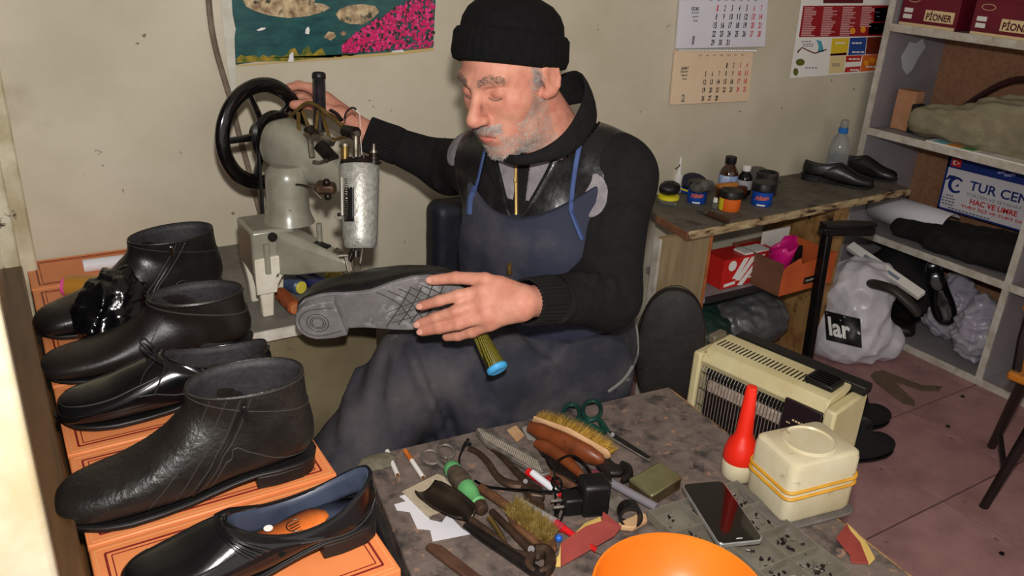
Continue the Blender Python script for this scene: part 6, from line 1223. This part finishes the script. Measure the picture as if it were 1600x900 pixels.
zs_ = max(.3, PE[2]-.15); MB().lathe([(.12, 0), (.14, .008), (.145, .03), (.13, .05), (.02, .055)], (PS[0], PS[1], zs_-.05), (0, 0, 1), 30).build('seat', m_worn, t); MB().cyl((PS[0], PS[1], .06), (PS[0], PS[1], zs_-.05), .022).build('column', m_chrome, t)
for k in range(5):
    q = k*2*PI/5-.9; MB().tube([(PS[0], PS[1], .09), (PS[0]+.14*math.cos(q), PS[1]+.14*math.sin(q), .08), (PS[0]+.27*math.cos(q), PS[1]+.27*math.sin(q), .02)], [.016, .014, .011], 8).build('leg', m_chrome, t)
MB().tube([(PS[0]+.19*math.cos(q), PS[1]+.19*math.sin(q), .24) for q in np.linspace(0, 2*PI, 30, endpoint=False)], .009, 8, closed=True).build('foot_ring', m_chrome, t)
# ================================================================ cobbler's workbench with tools
ZW = .50
def zp(px, py, h=0.): return Z(px, py, ZW+h)
m_wtop = mat('stained_workbench', (124, 108, 100), (98, 86, 80), scale=26, rough=.7, c3=(52, 47, 46), scale3=22, lo3=.50, hi3=.66, bump=.4, bscale=70, c4=(160, 122, 100), scale4=48, lo4=.60, hi4=.72)
m_wside = mat('dark_layered_edge', (44, 38, 34), (26, 22, 20), scale=20, rough=.9, bump=.8, bscale=30, stretch=(8, 8, .6)); m_wedge = mat('bare_edge_wood', (188, 146, 98), (130, 96, 64), scale=22, rough=.8, c3=(60, 48, 40), scale3=20, lo3=.5, hi3=.65)
t = thing('workbench', 'low cobbler workbench with stained top crowded with tools', 'workbench', (.75, .75, 0))
q = [(.447, 1.130), (.47, 1.138), (1.088, 1.082), (1.028, .33), (.330, .45)]
MB().prism(q, ZW-.035, ZW).build('bench_top', m_wtop, t, bevel=.003); MB().bar((1.0895, 1.082, ZW-.018), (1.030, .33, ZW-.018), .004, .034).build('right_edge', m_wedge, t, bevel=.001)
MB().bar((.444, 1.130, ZW-.14), (.328, .45, ZW-.14), .010, .21).build('left_apron', m_wside, t); MB().bar((.45, 1.128, ZW-.10), (1.08, 1.072, ZW-.10), .012, .12).build('back_apron', m_wside, t)
for x_, y_ in ((.50, 1.08), (1.04, 1.03), (.98, .38), (.38, .50)): MB().box((x_, y_, .233), (.045, .045, .465)).build('leg', m_wside, t, bevel=.003)
s = SDF(); c = zp(590, 722, .004); s.ell(c, (.035, .022, .008), k=.01).fn(wrinkle(.002, 300, 3)); tag(blob('dried_glue', s, c-A(.05, .05, .014), c+A(.05, .05, .02), .003, mat('grey_glue', (120, 112, 92), (92, 86, 72), scale=60, rough=.8)), 'grey dried glue lump at far left bench corner', 'glue')

m_wht = mat('cigarette_paper', (226, 222, 216), rough=.8); m_filt = mat('cork_filter', (214, 120, 44), (190, 98, 30), scale=60, rough=.7); m_tob = mat('tobacco', (130, 84, 40), (90, 54, 24), scale=200, rough=.9)
def cig(a, c, filt, lab):
    a, c = zp(*a, .0045), zp(*c, .0045); t = thing('cigarette', lab, 'cigarette', (a+c)/2-A(0, 0, .0045)); e = a+(c-a)*.38
    MB().cyl(e if filt else a, c, .0041, n=14).build('paper', m_wht, t); d = nrm(c-a); MB().cyl(c, c+d*.0006, .0036, n=12).build('tobacco_end', m_tob, t)
    if filt: MB().cyl(a, e, .0042, n=14).build('filter', m_filt, t)
cig((605, 705), (621, 742), False, 'plain white cigarette at the left end of bench'); cig((633, 704), (661, 746), True, 'cigarette with orange filter beside the plain one')
m_st = mat('tool_steel', (158, 150, 140), (110, 102, 94), scale=50, rough=.42, metal=.5); m_old = mat('brown_worn_iron', (92, 70, 56), (60, 46, 38), scale=30, rough=.45, metal=.55); m_dk = mat('dark_tool_iron', (50, 44, 42), (30, 27, 26), scale=30, rough=.4, metal=.5); m_wood = mat('worn_tool_wood', (112, 74, 48), (76, 48, 32), scale=16, rough=.6, stretch=(3, 3, 3)); m_pale = mat('pale_wood', (206, 166, 124), (182, 138, 96), scale=14, rough=.7)
def ptube(pts, r, h, n=20, k=8, flat=1.): return MB().tube(catmull([zp(p[0], p[1], p[2] if len(p) > 2 else h) for p in pts], n), r if np.isscalar(r) else np.interp(np.linspace(0, 1, n), np.linspace(0, 1, len(r)), r), k, flat=flat, up=(0, 0, 1))
def pprism(pts, z0, z1): return MB().prism([zp(p[0], p[1], z1)[:2] for p in pts], ZW+z0, ZW+z1)
def ring(px, py, rx, ry, r, h, rot=0, m_=None): return MB().tube([zp(px+rx*math.cos(q)*math.cos(rot)-ry*math.sin(q)*math.sin(rot), py+rx*math.cos(q)*math.sin(rot)+ry*math.sin(q)*math.cos(rot), h) for q in np.linspace(0, 2*PI, 22, endpoint=False)], r, 8, closed=True)
# small steel scissors, rings only showing
t = thing('small_scissors', 'small steel scissors with two ring handles near cigarettes', 'scissors', zp(690, 730))
ring(673, 714, 14, 10.5, .0026, .006, .25).build('finger_ring', m_st, t); ring(697, 705, 13, 10, .0026, .008, .35).build('finger_ring', m_st, t); ptube([(684, 722), (700, 738), (722, 762)], .0032, .007).build('blade', m_st, t); ptube([(700, 714), (708, 732), (722, 760)], .0032, .0105).build('blade', m_st, t)
# papers
m_sand = mat('worn_sandpaper', (190, 176, 152), (172, 156, 132), scale=120, rough=.95); 
tag(pprism([(624, 775), (636, 772), (660, 790), (672, 812), (690, 816), (700, 803), (722, 826), (736, 834), (676, 846), (672, 828), (652, 826), (640, 800), (620, 797), (616, 788), (634, 783)], .0006, .0012).build('torn_paper', m_paper, smooth=False), 'torn white paper scraps beneath the shoehorn', 'paper')
tag(pprism([(628, 768), (684, 740), (694, 745), (716, 772), (706, 792), (668, 808)], .0014, .0022).build('sandpaper_sheet', m_sand, smooth=False), 'square of beige sandpaper under the shoehorn tip', 'sandpaper')
# shoehorn
t = thing('shoehorn', 'dark curved metal shoehorn with long handle', 'shoehorn', zp(690, 795)); a, c = zp(664, 772), zp(733, 822); u = nrm(c-a); sd = A(-u[1], u[0], 0); L_ = np.linalg.norm(c-a)
def horn(f_, v_): w_ = np.interp(f_, (0, .12, .5, .85, 1), (.021, .026, .029, .024, .014)); y_ = (v_-.5)*2; return a+u*L_*f_+sd*w_*y_+A(0, 0, .006+.012*y_*y_+.006*f_)
MB().grid(horn, 18, 12).build('blade', mat('tarnished_horn', (70, 58, 48), (44, 36, 32), scale=14, rough=.3, metal=.6), t, solid=.002)
ptube([(728, 820, .012), (760, 842, .012), (800, 868, .012), (850, 902, .012)], [.007, .009, .010, .011], .012, flat=.7).build('handle', m_dk, t)
# awl with green bands
t = thing('awl', 'awl with wood and green taped handle', 'awl', zp(735, 770)); a, c = zp(703, 728, .016), zp(757, 800, .016); u = nrm(c-a); L_ = np.linalg.norm(c-a); m_grn = mat('green_tape', (104, 176, 108), (86, 150, 92), scale=20, rough=.5)
MB().lathe([(.010, 0), (.0135, .004), (.0145, .012), (.0135, .016)], a, u, 22).build('green_band', m_grn, t); MB().lathe([(.0125, .014), (.0155, .03), (.0165, .05), (.0145, .066)], a, u, 14).build('grip', mat('wrapped_grip', (88, 74, 58), (60, 50, 40), scale=70, rough=.85, bump=.6, bscale=120), t); MB().lathe([(.0145, .062), (.0158, .066), (.0135, .085), (.0105, .1), (.013, .108), (.011, .112)], a, u, 22).build('green_band', m_grn, t)
MB().lathe([(.011, .112), (.012, .116), (.010, .126), (.006, .128)], a, u, 10).build('ferrule', m_old, t); ptube([(764, 808, .014), (778, 828, .008), (790, 848, .003)], [.0048, .004, .0028], .01).build('spike', m_brass, t)
# long pincers, lower left
t = thing('pincers', 'long brown iron pincers, jaws at the bottom edge', 'pincers', zp(800, 850))
ptube([(736, 812), (770, 836), (800, 862), (822, 868), (840, 866)], [.006, .006, .0065, .008, .010], .012, flat=.8).build('handle', m_old, t); ptube([(768, 798), (795, 825), (820, 850), (838, 862)], [.0055, .006, .0065, .009], .016, flat=.8).build('handle', m_old, t)
MB().cyl(zp(830, 858, .010), zp(830, 858, .024), .005, n=14).build('rivet', m_dk, t); ptube([(836, 862), (852, 862), (860, 872), (856, 890), (842, 896)], [.010, .010, .009, .008, .006], .014, flat=1.2).build('jaw', m_old, t); ptube([(830, 868), (826, 884), (836, 896)], [.009, .008, .006], .012, flat=1.2).build('jaw', m_old, t)
tag(pprism([(664, 853), (672, 847), (690, 851), (760, 905), (742, 912)], .001, .009).build('wood_strip', mat('dark_wood_slat', (92, 62, 46), (70, 46, 34), scale=20, rough=.6), bevel=.002), 'flat dark strip of wood at lower bench edge', 'strip')
# upper pliers
t = thing('lasting_pliers', 'brown iron pliers with black-tipped curved handle', 'pliers', zp(790, 735))
ptube([(733, 700), (748, 708), (764, 724), (778, 745), (800, 757), (824, 758)], [.005, .0056, .006, .0065, .008, .010], .012, 26, flat=.8).build('handle', m_old, t); ptube([(762, 694), (785, 714), (808, 738), (826, 754)], [.004, .0055, .0065, .009], .010, flat=.8).build('handle', m_old, t)
MB().cyl(zp(821, 752, .012), zp(821, 752, .024), .0038, n=12).build('bolt', m_dk, t); pprism([(808, 752), (830, 748), (850, 760), (852, 775), (828, 772)], .004, .018).build('jaw', m_old, t, bevel=.004)
tag(MB().tube(catmull([zp(734, 690, .012), zp(727, 694, .012), zp(722, 703, .012)], 8), [.003, .0075, .0045, .004, .003, .003, .0025, .002], 10).tube(catmull([zp(723, 702, .011), zp(718, 714, .008), zp(718, 728, .004)], 10), .002, 6).build('jack_plug', m_blk), 'small black plug on short cord beside pliers', 'plug')
# rasp
t = thing('rasp', 'long steel rasp with dimpled face pointing to man', 'rasp', zp(800, 705)); pprism([(743, 672), (749, 667), (758, 669), (852, 716), (860, 738), (848, 742), (760, 692)], .008, .018).build('blade', m_st, t, bevel=.002)
b = MB()
for i in range(34):
    for j in range(5): f_ = i/33; p = zp(752+92*f_-5+2*j, 670+50*f_+j*(3.2+1.0*f_), .0185); b.box(p, (.0022, .0012, .0012), None)
tag(b.build('teeth', mat('rasp_teeth', (176, 164, 148), rough=.6), t, smooth=False), kind='stuff'); ptube([(856, 738), (880, 752), (905, 768)], [.006, .008, .007], .012).build('tang', m_wood, t)
for pts, h0, h1, lab, m_, nm in (([(838, 694), (848, 692), (884, 730), (908, 742), (900, 752), (870, 742)], .002, .010, 'dark steel knife blade under the wooden brush', m_dk, 'knife'), ([(815, 668), (836, 660), (842, 690), (825, 686)], .0004, .0012, 'grey paper scrap at bench far edge', mat('grey_paper', (150, 142, 136), rough=.9), 'paper_scrap'), ([(792, 672), (806, 664), (820, 680), (808, 690)], .0013, .003, 'tan leather scrap by the far bench edge', m_pale, 'leather_scrap')):
    tag(pprism(pts, h0, h1).build(nm, m_, bevel=.0004), lab, nm.split('_')[-1])
# big polishing brush
t = thing('polishing_brush', 'large wooden polishing brush with golden bristles', 'brush', zp(890, 690)); m_bw = mat('reddish_brush_wood', (124, 62, 30), (84, 42, 22), scale=14, rough=.4, c3=(44, 26, 18), scale3=22, lo3=.58, hi3=.66)
c = zp(884, 690, .024); u = nrm(zp(938, 716, 0)-zp(836, 668, 0)); sd = A(-u[1], u[0], 0); m = np.eye(4); m[:3, 0] = u; m[:3, 1] = nrm(sd+A(0, 0, .25)); m[:3, 2] = np.cross(u, m[:3, 1]); m[:3, 3] = c
b = MB(); b.loft([[(x, w_*math.cos(q)-.004, h_*math.sin(q)) for q in np.linspace(0, 2*PI, 20, endpoint=False)] for x, w_, h_ in ((-.080, .004, .004), (-.076, .010, .010), (-.05, .014, .018), (0, .016, .021), (.05, .014, .019), (.076, .010, .011), (.082, .003, .004))], m=m); b.build('back', m_bw, t)
b = MB(); b.loft([[(x, w_*math.cos(q)+.013, h_*math.sin(q)) for q in np.linspace(0, 2*PI, 20, endpoint=False)] for x, w_, h_ in ((-.082, .003, .004), (-.078, .005, .012), (0, .006, .022), (.078, .005, .012), (.084, .003, .004))], m=m); b.build('bristle_board', m_pale, t)
V, F = [], []
for i in range(3200):
    q = rg.uniform(0, 2*PI); rr = math.sqrt(rg.uniform(.0, 1)); px_ = .079*rr*math.cos(q); pz_ = .020*rr*math.sin(q); p = A(px_, .016, pz_); d = nrm(A(px_*5, 1.0, pz_*8)+rg.normal(size=3)*.12); l_ = rg.uniform(.020, .028); sd2 = nrm(np.cross(d, rg.normal(size=3)))*.0006
    k = len(V); e = tf(m, p+d*l_); e[2] = max(e[2], ZW+.0015); V += [tf(m, p)-sd2, tf(m, p)+sd2, e]; F.append((k, k+1, k+2))
tag(mesh_obj('bristles', V, F, mat('golden_bristle', (206, 164, 70), (160, 118, 40), scale=90, rough=.5), t, smooth=False), kind='stuff')
t2 = thing('sole_rasp_block', 'reddish wooden tool handle lying before the brush', 'tool handle', zp(860, 700)); ptube([(836, 692), (852, 698), (875, 712), (896, 730), (908, 742)], [.006, .013, .012, .009, .006], .014, 22, 12).build('handle', m_bw, t2); ptube([(905, 740), (918, 752)], [.006, .004], .012, 6).build('tip', m_st, t2)
# green scissors
t = thing('green_scissors', 'scissors with dark green handles at far bench edge', 'scissors', zp(940, 670)); m_gr = mat('dark_green_plastic_handle', (26, 70, 58), (18, 50, 42), scale=20, rough=.35)
ring(893, 645, 13, 13, .0042, .012, .5).build('finger_loop', m_gr, t); ring(925, 641, 14, 15, .0042, .015, .5).build('finger_loop', m_gr, t); ptube([(903, 653), (920, 663), (945, 676)], [.004, .0055, .005], .012).build('handle', m_gr, t); ptube([(934, 653), (942, 664), (950, 675)], [.004, .006, .005], .014).build('handle', m_gr, t)
pprism([(946, 672), (956, 676), (1019, 715), (1014, 719), (952, 683)], .010, .013).build('blade', m_st, t, bevel=.001); pprism([(950, 670), (962, 678), (1017, 713), (1012, 716), (955, 680)], .0135, .016).build('blade', m_dk, t, bevel=.001); MB().cyl(zp(957, 679, .009), zp(957, 679, .019), .004, n=12).build('pivot', m_dk, t)
# brass brush
t = thing('wire_brush', 'brass wire brush with flat wooden handle', 'brush', zp(810, 800)); pprism([(744, 760), (752, 752), (782, 772), (800, 786), (868, 838), (872, 856), (850, 860), (800, 818), (788, 790)], .004, .015).build('handle', m_wood, t, bevel=.004)
V, F = [], []
for i in range(2600):
    f_, g_ = rg.uniform(0, 1), rg.uniform(-1, 1); p = zp(800+62*f_+g_*-8, 796+46*f_+g_*9, .015); d = nrm(A(*(rg.normal(size=2)*.35), 1)); l_ = rg.uniform(.016, .024); sd2 = nrm(np.cross(d, rg.normal(size=3)))*.0006; k = len(V); V += [p-sd2, p+sd2, p+d*l_]; F.append((k, k+1, k+2))
tag(mesh_obj('bristles', V, F, mat('brass_bristle', (190, 164, 92), (130, 104, 50), scale=90, rough=.35, metal=.4), t, smooth=False), kind='stuff')
# markers
m_rp = mat('red_plastic', (214, 30, 34), (190, 24, 28), scale=10, rough=.35); m_wp = mat('white_plastic', (226, 226, 232), rough=.4)
t = thing('red_marker', 'red and white marker pen lying under the black cable', 'marker', zp(860, 758)); ptube([(825, 737), (852, 755)], .0072, .010, 6, 12).build('cap', m_rp, t); ptube([(832, 739), (872, 770)], .0062, .0135, 6, 12).build('barrel', m_wp, t); ptube([(872, 770), (896, 782)], .0055, .010, 6, 12).build('tail', m_rp, t)
tag(ptube([(843, 742), (870, 758)], .008, .006, 6, 10).build('red_lighter', mat('dark_red_foil', (150, 30, 34), (90, 16, 20), scale=60, rough=.3), bevel=.001), 'dark red foil tube beside the marker', 'tube')
t = thing('red_awl', 'red handled pen awl passing under red leather scrap', 'awl', zp(900, 840)); ptube([(862, 815), (880, 826)], [.0085, .007], .010, 6, 12).build('collar', mat('red_translucent', (180, 40, 60), rough=.2), t); ptube([(878, 824), (893, 834), (932, 860)], [.0058, .005, .004], .009, 8, 12).build('barrel', m_rp, t); ptube([(932, 860), (944, 868)], [.003, .001], .008, 4).build('tip', m_st, t)
tag(MB().ball(zp(873, 841, .006), .006, 12).build('blue_bead', mat('blue_bead_plastic', (40, 100, 200), rough=.2)), 'tiny blue bead next to the wire brush', 'bead')
# clear plastic tube, dark lens shape
tag(ptube([(812, 786), (835, 800), (868, 818)], .009, .010, 8, 14).build('clear_tube', mat('clear_acrylic', (170, 170, 176), rough=.1, alpha=.6, spec=.7)), 'clear plastic tube lying along the wire brush', 'tube'); tag(pprism([(818, 775), (846, 772), (852, 790), (846, 796), (826, 790)], .002, .010).build('dark_glass', mat('brown_lens', (60, 44, 34), rough=.15), bevel=.003), 'dark brown lens piece under cable', 'lens')
# charger and cable
t = thing('phone_charger', 'black phone charger with tangled cable', 'charger', zp(920, 790)); a = zp(920, 800, 0); u = nrm(zp(945, 795, 0)-zp(893, 800, 0)); m = frame(u, (0, 0, 1), a)
MB().box((.006, .004, .030), (.046, .042, .060), m).build('adapter_body', m_blk, t, bevel=.007); MB().box((-.030, .0, .022), (.030, .030, .030), m).build('plug_face', m_blk, t, bevel=.004)
for dz in (-.008, .008): MB().cyl(tf(m, (-.045, dz, .022)), tf(m, (-.062, dz, .022)), .0024, n=8).build('pin', m_st, t)
CB = [(742, 751, .004), (760, 760, .006), (790, 764, .010), (830, 766, .026), (866, 768, .026), (900, 762, .026), (925, 752, .03), (918, 730, .03), (895, 712, .032), (872, 720, .032), (866, 742, .03), (872, 762, .032), (888, 770, .032), (876, 790, .02), (870, 806, .014), (876, 812, .012), (884, 796, .016), (905, 772, .03), (918, 760, .04), (914, 770, .05)]
MB().tube(catmull([zp(*p) for p in CB], 120), .0021, 7).build('cable', m_blkg, t); MB().tube(catmull([zp(*p) for p in ((866, 762, .024), (862, 752, .028), (866, 746, .03), (874, 748, .032), (878, 758, .03), (872, 768, .026), (864, 764, .024))], 40), .0021, 7).build('cable_tie', m_blkg, t); MB().tube(catmull([zp(*p) for p in ((868, 770, .024), (868, 790, .012), (868, 812, .006), (872, 818, .005))], 24), .0021, 7).build('cable_loop', m_blkg, t)
# end-cutting pincers
t = thing('end_nippers', 'dark polished end nippers beside the brush', 'nippers', zp(950, 735)); pprism([(925, 706), (940, 703), (962, 722), (978, 726), (974, 738), (950, 738), (932, 724)], .008, .020).build('jaw', m_dk, t, bevel=.005); ptube([(970, 726), (980, 732), (981, 744), (972, 752)], [.008, .009, .008, .004], .014, 12, 10).build('jaw', m_dk, t); ptube([(946, 738), (950, 752), (962, 758)], [.010, .009, .005], .012, 12, 10).build('jaw', m_dk, t); ptube([(930, 712), (915, 700), (905, 690)], [.006, .005, .004], .012, 8).build('handle', m_dk, t)
# grey rod, ring, wood bits
t = thing('grey_rod', 'grey plastic rod with a maroon end', 'rod', zp(980, 770)); ptube([(936, 744), (1026, 793)], .0072, .012, 6, 14).build('rod', mat('grey_pipe', (122, 116, 122), rough=.5), t); ptube([(927, 739), (937, 745)], .0075, .012, 4, 14).build('end_sleeve', mat('maroon_sleeve', (110, 44, 60), rough=.5), t)
c = zp(984, 803, .018); ax = nrm(A(-.45, -.75, .25)); tag(MB().lathe([(.0185, -.014), (.0185, .014), (.0150, .014), (.0150, -.014), (.0185, -.014)], c, ax, 30, cap=False).build('rubber_ring', m_blk), 'short black rubber ring standing on edge', 'ring')
tag(pprism([(966, 816), (1002, 799), (1010, 803), (1012, 812), (990, 824), (970, 822)], .001, .010).build('wood_offcut', m_pale, bevel=.002), 'pale wood offcut beside the rubber ring', 'offcut'); tag(pprism([(950, 770), (972, 776), (985, 792), (970, 800), (945, 784)], .001, .008).build('mesh_file', m_st, bevel=.001), 'fine steel file end under grey rod', 'file')
# red leather scraps
t = thing('red_leather_scrap', 'brick red leather scrap propped on the tools', 'leather scrap', zp(915, 850)); m_rl = mat('brick_leather', (150, 62, 54), (132, 52, 46), scale=30, rough=.75); m_yl = mat('yellow_leather_edge', (206, 172, 96), rough=.8)
def lift(px, py): return .010+.012*(py < 830)
V = [zp(px, py, h) for px, py, h in ((876, 850, .018), (900, 832, .020), (916, 822, .022), (940, 814, .024), (942, 800, .026), (971, 823, .018), (960, 838, .012), (876, 886, .003))]; b = MB(); b.add(V, [tuple(range(8))]); b.build('leather', m_rl, t, smooth=False, solid=.003)
V = [zp(px, py, h) for px, py, h in ((876, 850, .0195), (873, 868, .012), (862, 880, .003), (868, 886, .003), (876, 886, .003))]; MB().add(V, [tuple(range(5))]).build('skived_edge', m_yl, t, smooth=False, solid=.003); V = [zp(px, py, h) for px, py, h in ((900, 832, .021), (916, 822, .023), (940, 814, .025), (938, 808, .024), (914, 818, .021))]; MB().add(V, [tuple(range(5))]).build('skived_edge', m_yl, t, smooth=False, solid=.002)
t = thing('leather_offcut', 'red and yellow leather offcut at bench right edge', 'leather scrap', zp(1335, 850)); pprism([(1323, 818), (1330, 830), (1344, 846), (1358, 880), (1330, 878), (1328, 866), (1306, 840), (1312, 832)], .001, .004).build('red_side', m_rl, t, bevel=.001); pprism([(1323, 816), (1338, 830), (1356, 850), (1368, 872), (1358, 882), (1344, 846), (1330, 830)], .001, .0035).build('yellow_side', m_yl, t, bevel=.001)
# small tin
t = thing('small_tin', 'small hinged metal tin with dull gold lid', 'tin', zp(1025, 750)); hq = .026; Q = [(983, 748), (1031, 721), (1066, 745), (1019, 774)]; m_tin = mat('dull_gold_tin', (150, 146, 108), (128, 122, 88), scale=12, rough=.25, metal=.7)
pprism(Q, .0, hq).build('tin_body', mat('worn_tin_side', (116, 96, 66), (80, 64, 46), scale=30, rough=.4, metal=.6), t, bevel=.003); pprism([(982, 747), (1031, 720), (1067, 744), (1019, 774)], hq-.006, hq+.002).build('tin_lid', m_tin, t, bevel=.003)
# organiser tray with eyelets and rivets
t = thing('parts_tray', 'clear plastic compartment tray of eyelets and rivets', 'tray', zp(1150, 840)); m_tray = mat('cloudy_plastic_tray', (150, 144, 130), (128, 120, 106), scale=20, rough=.25, alpha=.55, spec=.6)
O, Xv, Yv = zp(1012, 812), zp(1150, 945)-zp(1012, 812), zp(1135, 740)-zp(1012, 812); O = O+A(.0, .0, 0); Lx, Ly = .235, .185; ex = nrm(Xv); ey = nrm(Yv-ex*(Yv@ex)); m = np.eye(4); m[:3, 0] = ex; m[:3, 1] = ey; m[:3, 3] = O+A(0, 0, .0005)
MB().box((Lx/2, Ly/2, .001), (Lx, Ly, .002), m).build('tray_base', m_tray, t, smooth=False)
for x_ in (0, Lx*.25, Lx*.5, Lx*.75, Lx): MB().box((x_, Ly/2, .009), (.0016, Ly, .016), m).build('divider', m_tray, t, smooth=False)
for y_ in (0, Ly/3, Ly*2/3, Ly): MB().box((Lx/2, y_, .009), (Lx, .0016, .016), m).build('divider', m_tray, t, smooth=False)
b = MB(); b2 = MB()
for i in range(4):
    for j in range(3):
        for k in range(26 if (i+j) % 3 else 8):
            p = tf(m, (Lx*(i+.5)/4+rg.normal()*.011, Ly*(j+.5)/3+rg.normal()*.010, .004+abs(rg.normal())*.003)); d = nrm(rg.normal(size=3)*A(1, 1, .4)); (b if k % 2 else b2).cyl(p-d*.003, p+d*.003, .0022, .0014, n=6)
tag(b.build('eyelets', m_st, t), kind='stuff'); tag(b2.build('rivets', m_dk, t), kind='stuff')
# phone
Q = [zp(1071, 762, .020), zp(1121, 752, .020), zp(1186, 846, .020), zp(1130, 856, .020)]; c = sum(Q)/4; u = nrm((Q[3]-Q[0])+(Q[2]-Q[1])); L_ = (np.linalg.norm(Q[3]-Q[0])+np.linalg.norm(Q[2]-Q[1]))/2; W_ = L_*.50; m = frame(u, (0, 0, 1), c+A(0, 0, .001)); t = thing('smartphone', 'silver edged smartphone with dark screen on the tray', 'phone', c-A(0, 0, .003))
def rrect(w, h, r, n=5): return [(sx*(w/2-r)+r*math.cos(q0+q), sy*(h/2-r)+r*math.sin(q0+q)) for sx, sy, q0 in ((1, 1, 0), (-1, 1, PI/2), (-1, -1, PI), (1, -1, 3*PI/2)) for q in np.linspace(0, PI/2, n)]
MB().prism(rrect(L_, W_, .009), -.004, .0035, m).build('case', mat('silver_alloy', (190, 188, 184), rough=.3, metal=.7), t, bevel=.001); MB().prism(rrect(L_-.004, W_-.004, .008), .0035, .0042, m).build('screen', mat('phone_glass', (5, 5, 6), rough=.05, coat=.6), t, smooth=False); MB().prism(rrect(.003, .014, .0014), .0042, .0045, m@np.array([[1, 0, 0, -L_/2+.007], [0, 1, 0, 0], [0, 0, 1, 0], [0, 0, 0, 1.]])).build('earpiece', m_zipm, t); MB().prism(rrect(.0015, .010, .0006), .0042, .0044, m@np.array([[1, 0, 0, L_/2-.008], [0, 1, 0, 0], [0, 0, 1, 0], [0, 0, 0, 1.]])).build('home_mark', m_pw, t)
# orange bowl
m_bowl = mat('orange_plastic_bowl', (232, 124, 28), (220, 112, 22), scale=6, rough=.38, c3=(120, 70, 24), scale3=60, lo3=.72, hi3=.76); t = thing('orange_bowl', 'round orange plastic bowl at bottom of picture', 'bowl', (.648, .571, ZW))
MB().lathe([(.004, .004), (.05, .004), (.072, .014), (.095, .040), (.108, .072), (.1105, .080), (.1135, .081), (.1145, .078), (.111, .070), (.098, .036), (.076, .008), (.06, .0), (.004, .0)], (.648, .571, ZW), n=64).build('bowl_wall', m_bowl, t)
# white jar with rubber bands
m_ivory = mat('ivory_plastic', (214, 204, 174), (196, 182, 144), scale=9, rough=.35, c3=(112, 90, 56), scale3=30, lo3=.62, hi3=.74); jc = (zp(1165, 765)+zp(1287, 760))/2; e = nrm(zp(1222, 826)-zp(1165, 767)); e2 = A(-e[1], e[0], 0)
B0, B1, B3_ = zp(1160, 768), zp(1222, 828), zp(1290, 768); ex = nrm(B1-B0); ey = nrm((B3_-B1)-ex*((B3_-B1)@ex)); w1_, w2_ = np.linalg.norm(B1-B0), np.linalg.norm((B3_-B1)@ey); m = np.eye(4); m[:3, 0] = ex; m[:3, 1] = ey; m[:3, 3] = (B0+ey*w2_/2+ex*w1_/2); hJ = .118
t = thing('ivory_jar', 'square ivory plastic jar with two yellow rubber bands', 'jar', m[:3, 3])
def sqring(k, z_, r=.014): return [tf(m, (p[0], p[1], z_)) for p in rrect(w1_*k, w2_*k, r)]
MB().loft([sqring(.94, .008), sqring(1, .016), sqring(1.0, .07), sqring(1.0, hJ-.014), sqring(.97, hJ-.004), sqring(.88, hJ)]).build('jar_body', m_ivory, t); mn = min(w1_, w2_)
MB().lathe([(mn*.42, hJ-.001), (mn*.42, hJ+.002), (mn*.39, hJ+.004), (mn*.37, hJ+.001), (.01, hJ+.001)], m[:3, 3], (0, 0, 1), 36).build('round_lid', m_ivory, t)
for z_, zz in ((.070, .006), (.058, .005)): MB().tube([A(*p)+A(0, 0, .004*math.sin(i*.31)) for i, p in enumerate(sqring(1.02, z_))], .0026, 6, closed=True, ).build('rubber_band', mat('yellow_rubber', (214, 158, 40), (190, 132, 30), scale=20, rough=.5), t)
tag(MB().loft([sqring(1.16, .0005, .02), sqring(1.16, .006, .02)]).build('grey_plate', mat('grey_tray_plate', (112, 104, 98), (90, 84, 80), scale=20, rough=.6), bevel=.002), 'thin grey plate under the ivory jar', 'plate')
# red glue bottle
gb = zp(1152, 742, .0); gb = A(gb[0], gb[1], ZW+.001); tp = D(1175, 604, (gb+A(0, 0, .16)-CO)@FW); t = thing('glue_dispenser', 'red cone-nozzle dispenser with dirty white base', 'dispenser', gb); axg = nrm(tp-gb); Lg = np.linalg.norm(tp-gb)
MB().lathe([(.026, 0), (.029, .004), (.029, .03), (.026, .036)], gb, (0, 0, 1), 30).build('base', m_ivory, t); MB().lathe([(.028, .030), (.030, .036), (.029, .05), (.024, .066), (.0165, .078), (.0145, .085), (.0095, Lg-.006), (.0085, Lg), (.005, Lg+.001)], gb, axg, 30).build('nozzle', mat('bright_red_plastic', (232, 44, 24), (214, 34, 20), scale=8, rough=.35), t)
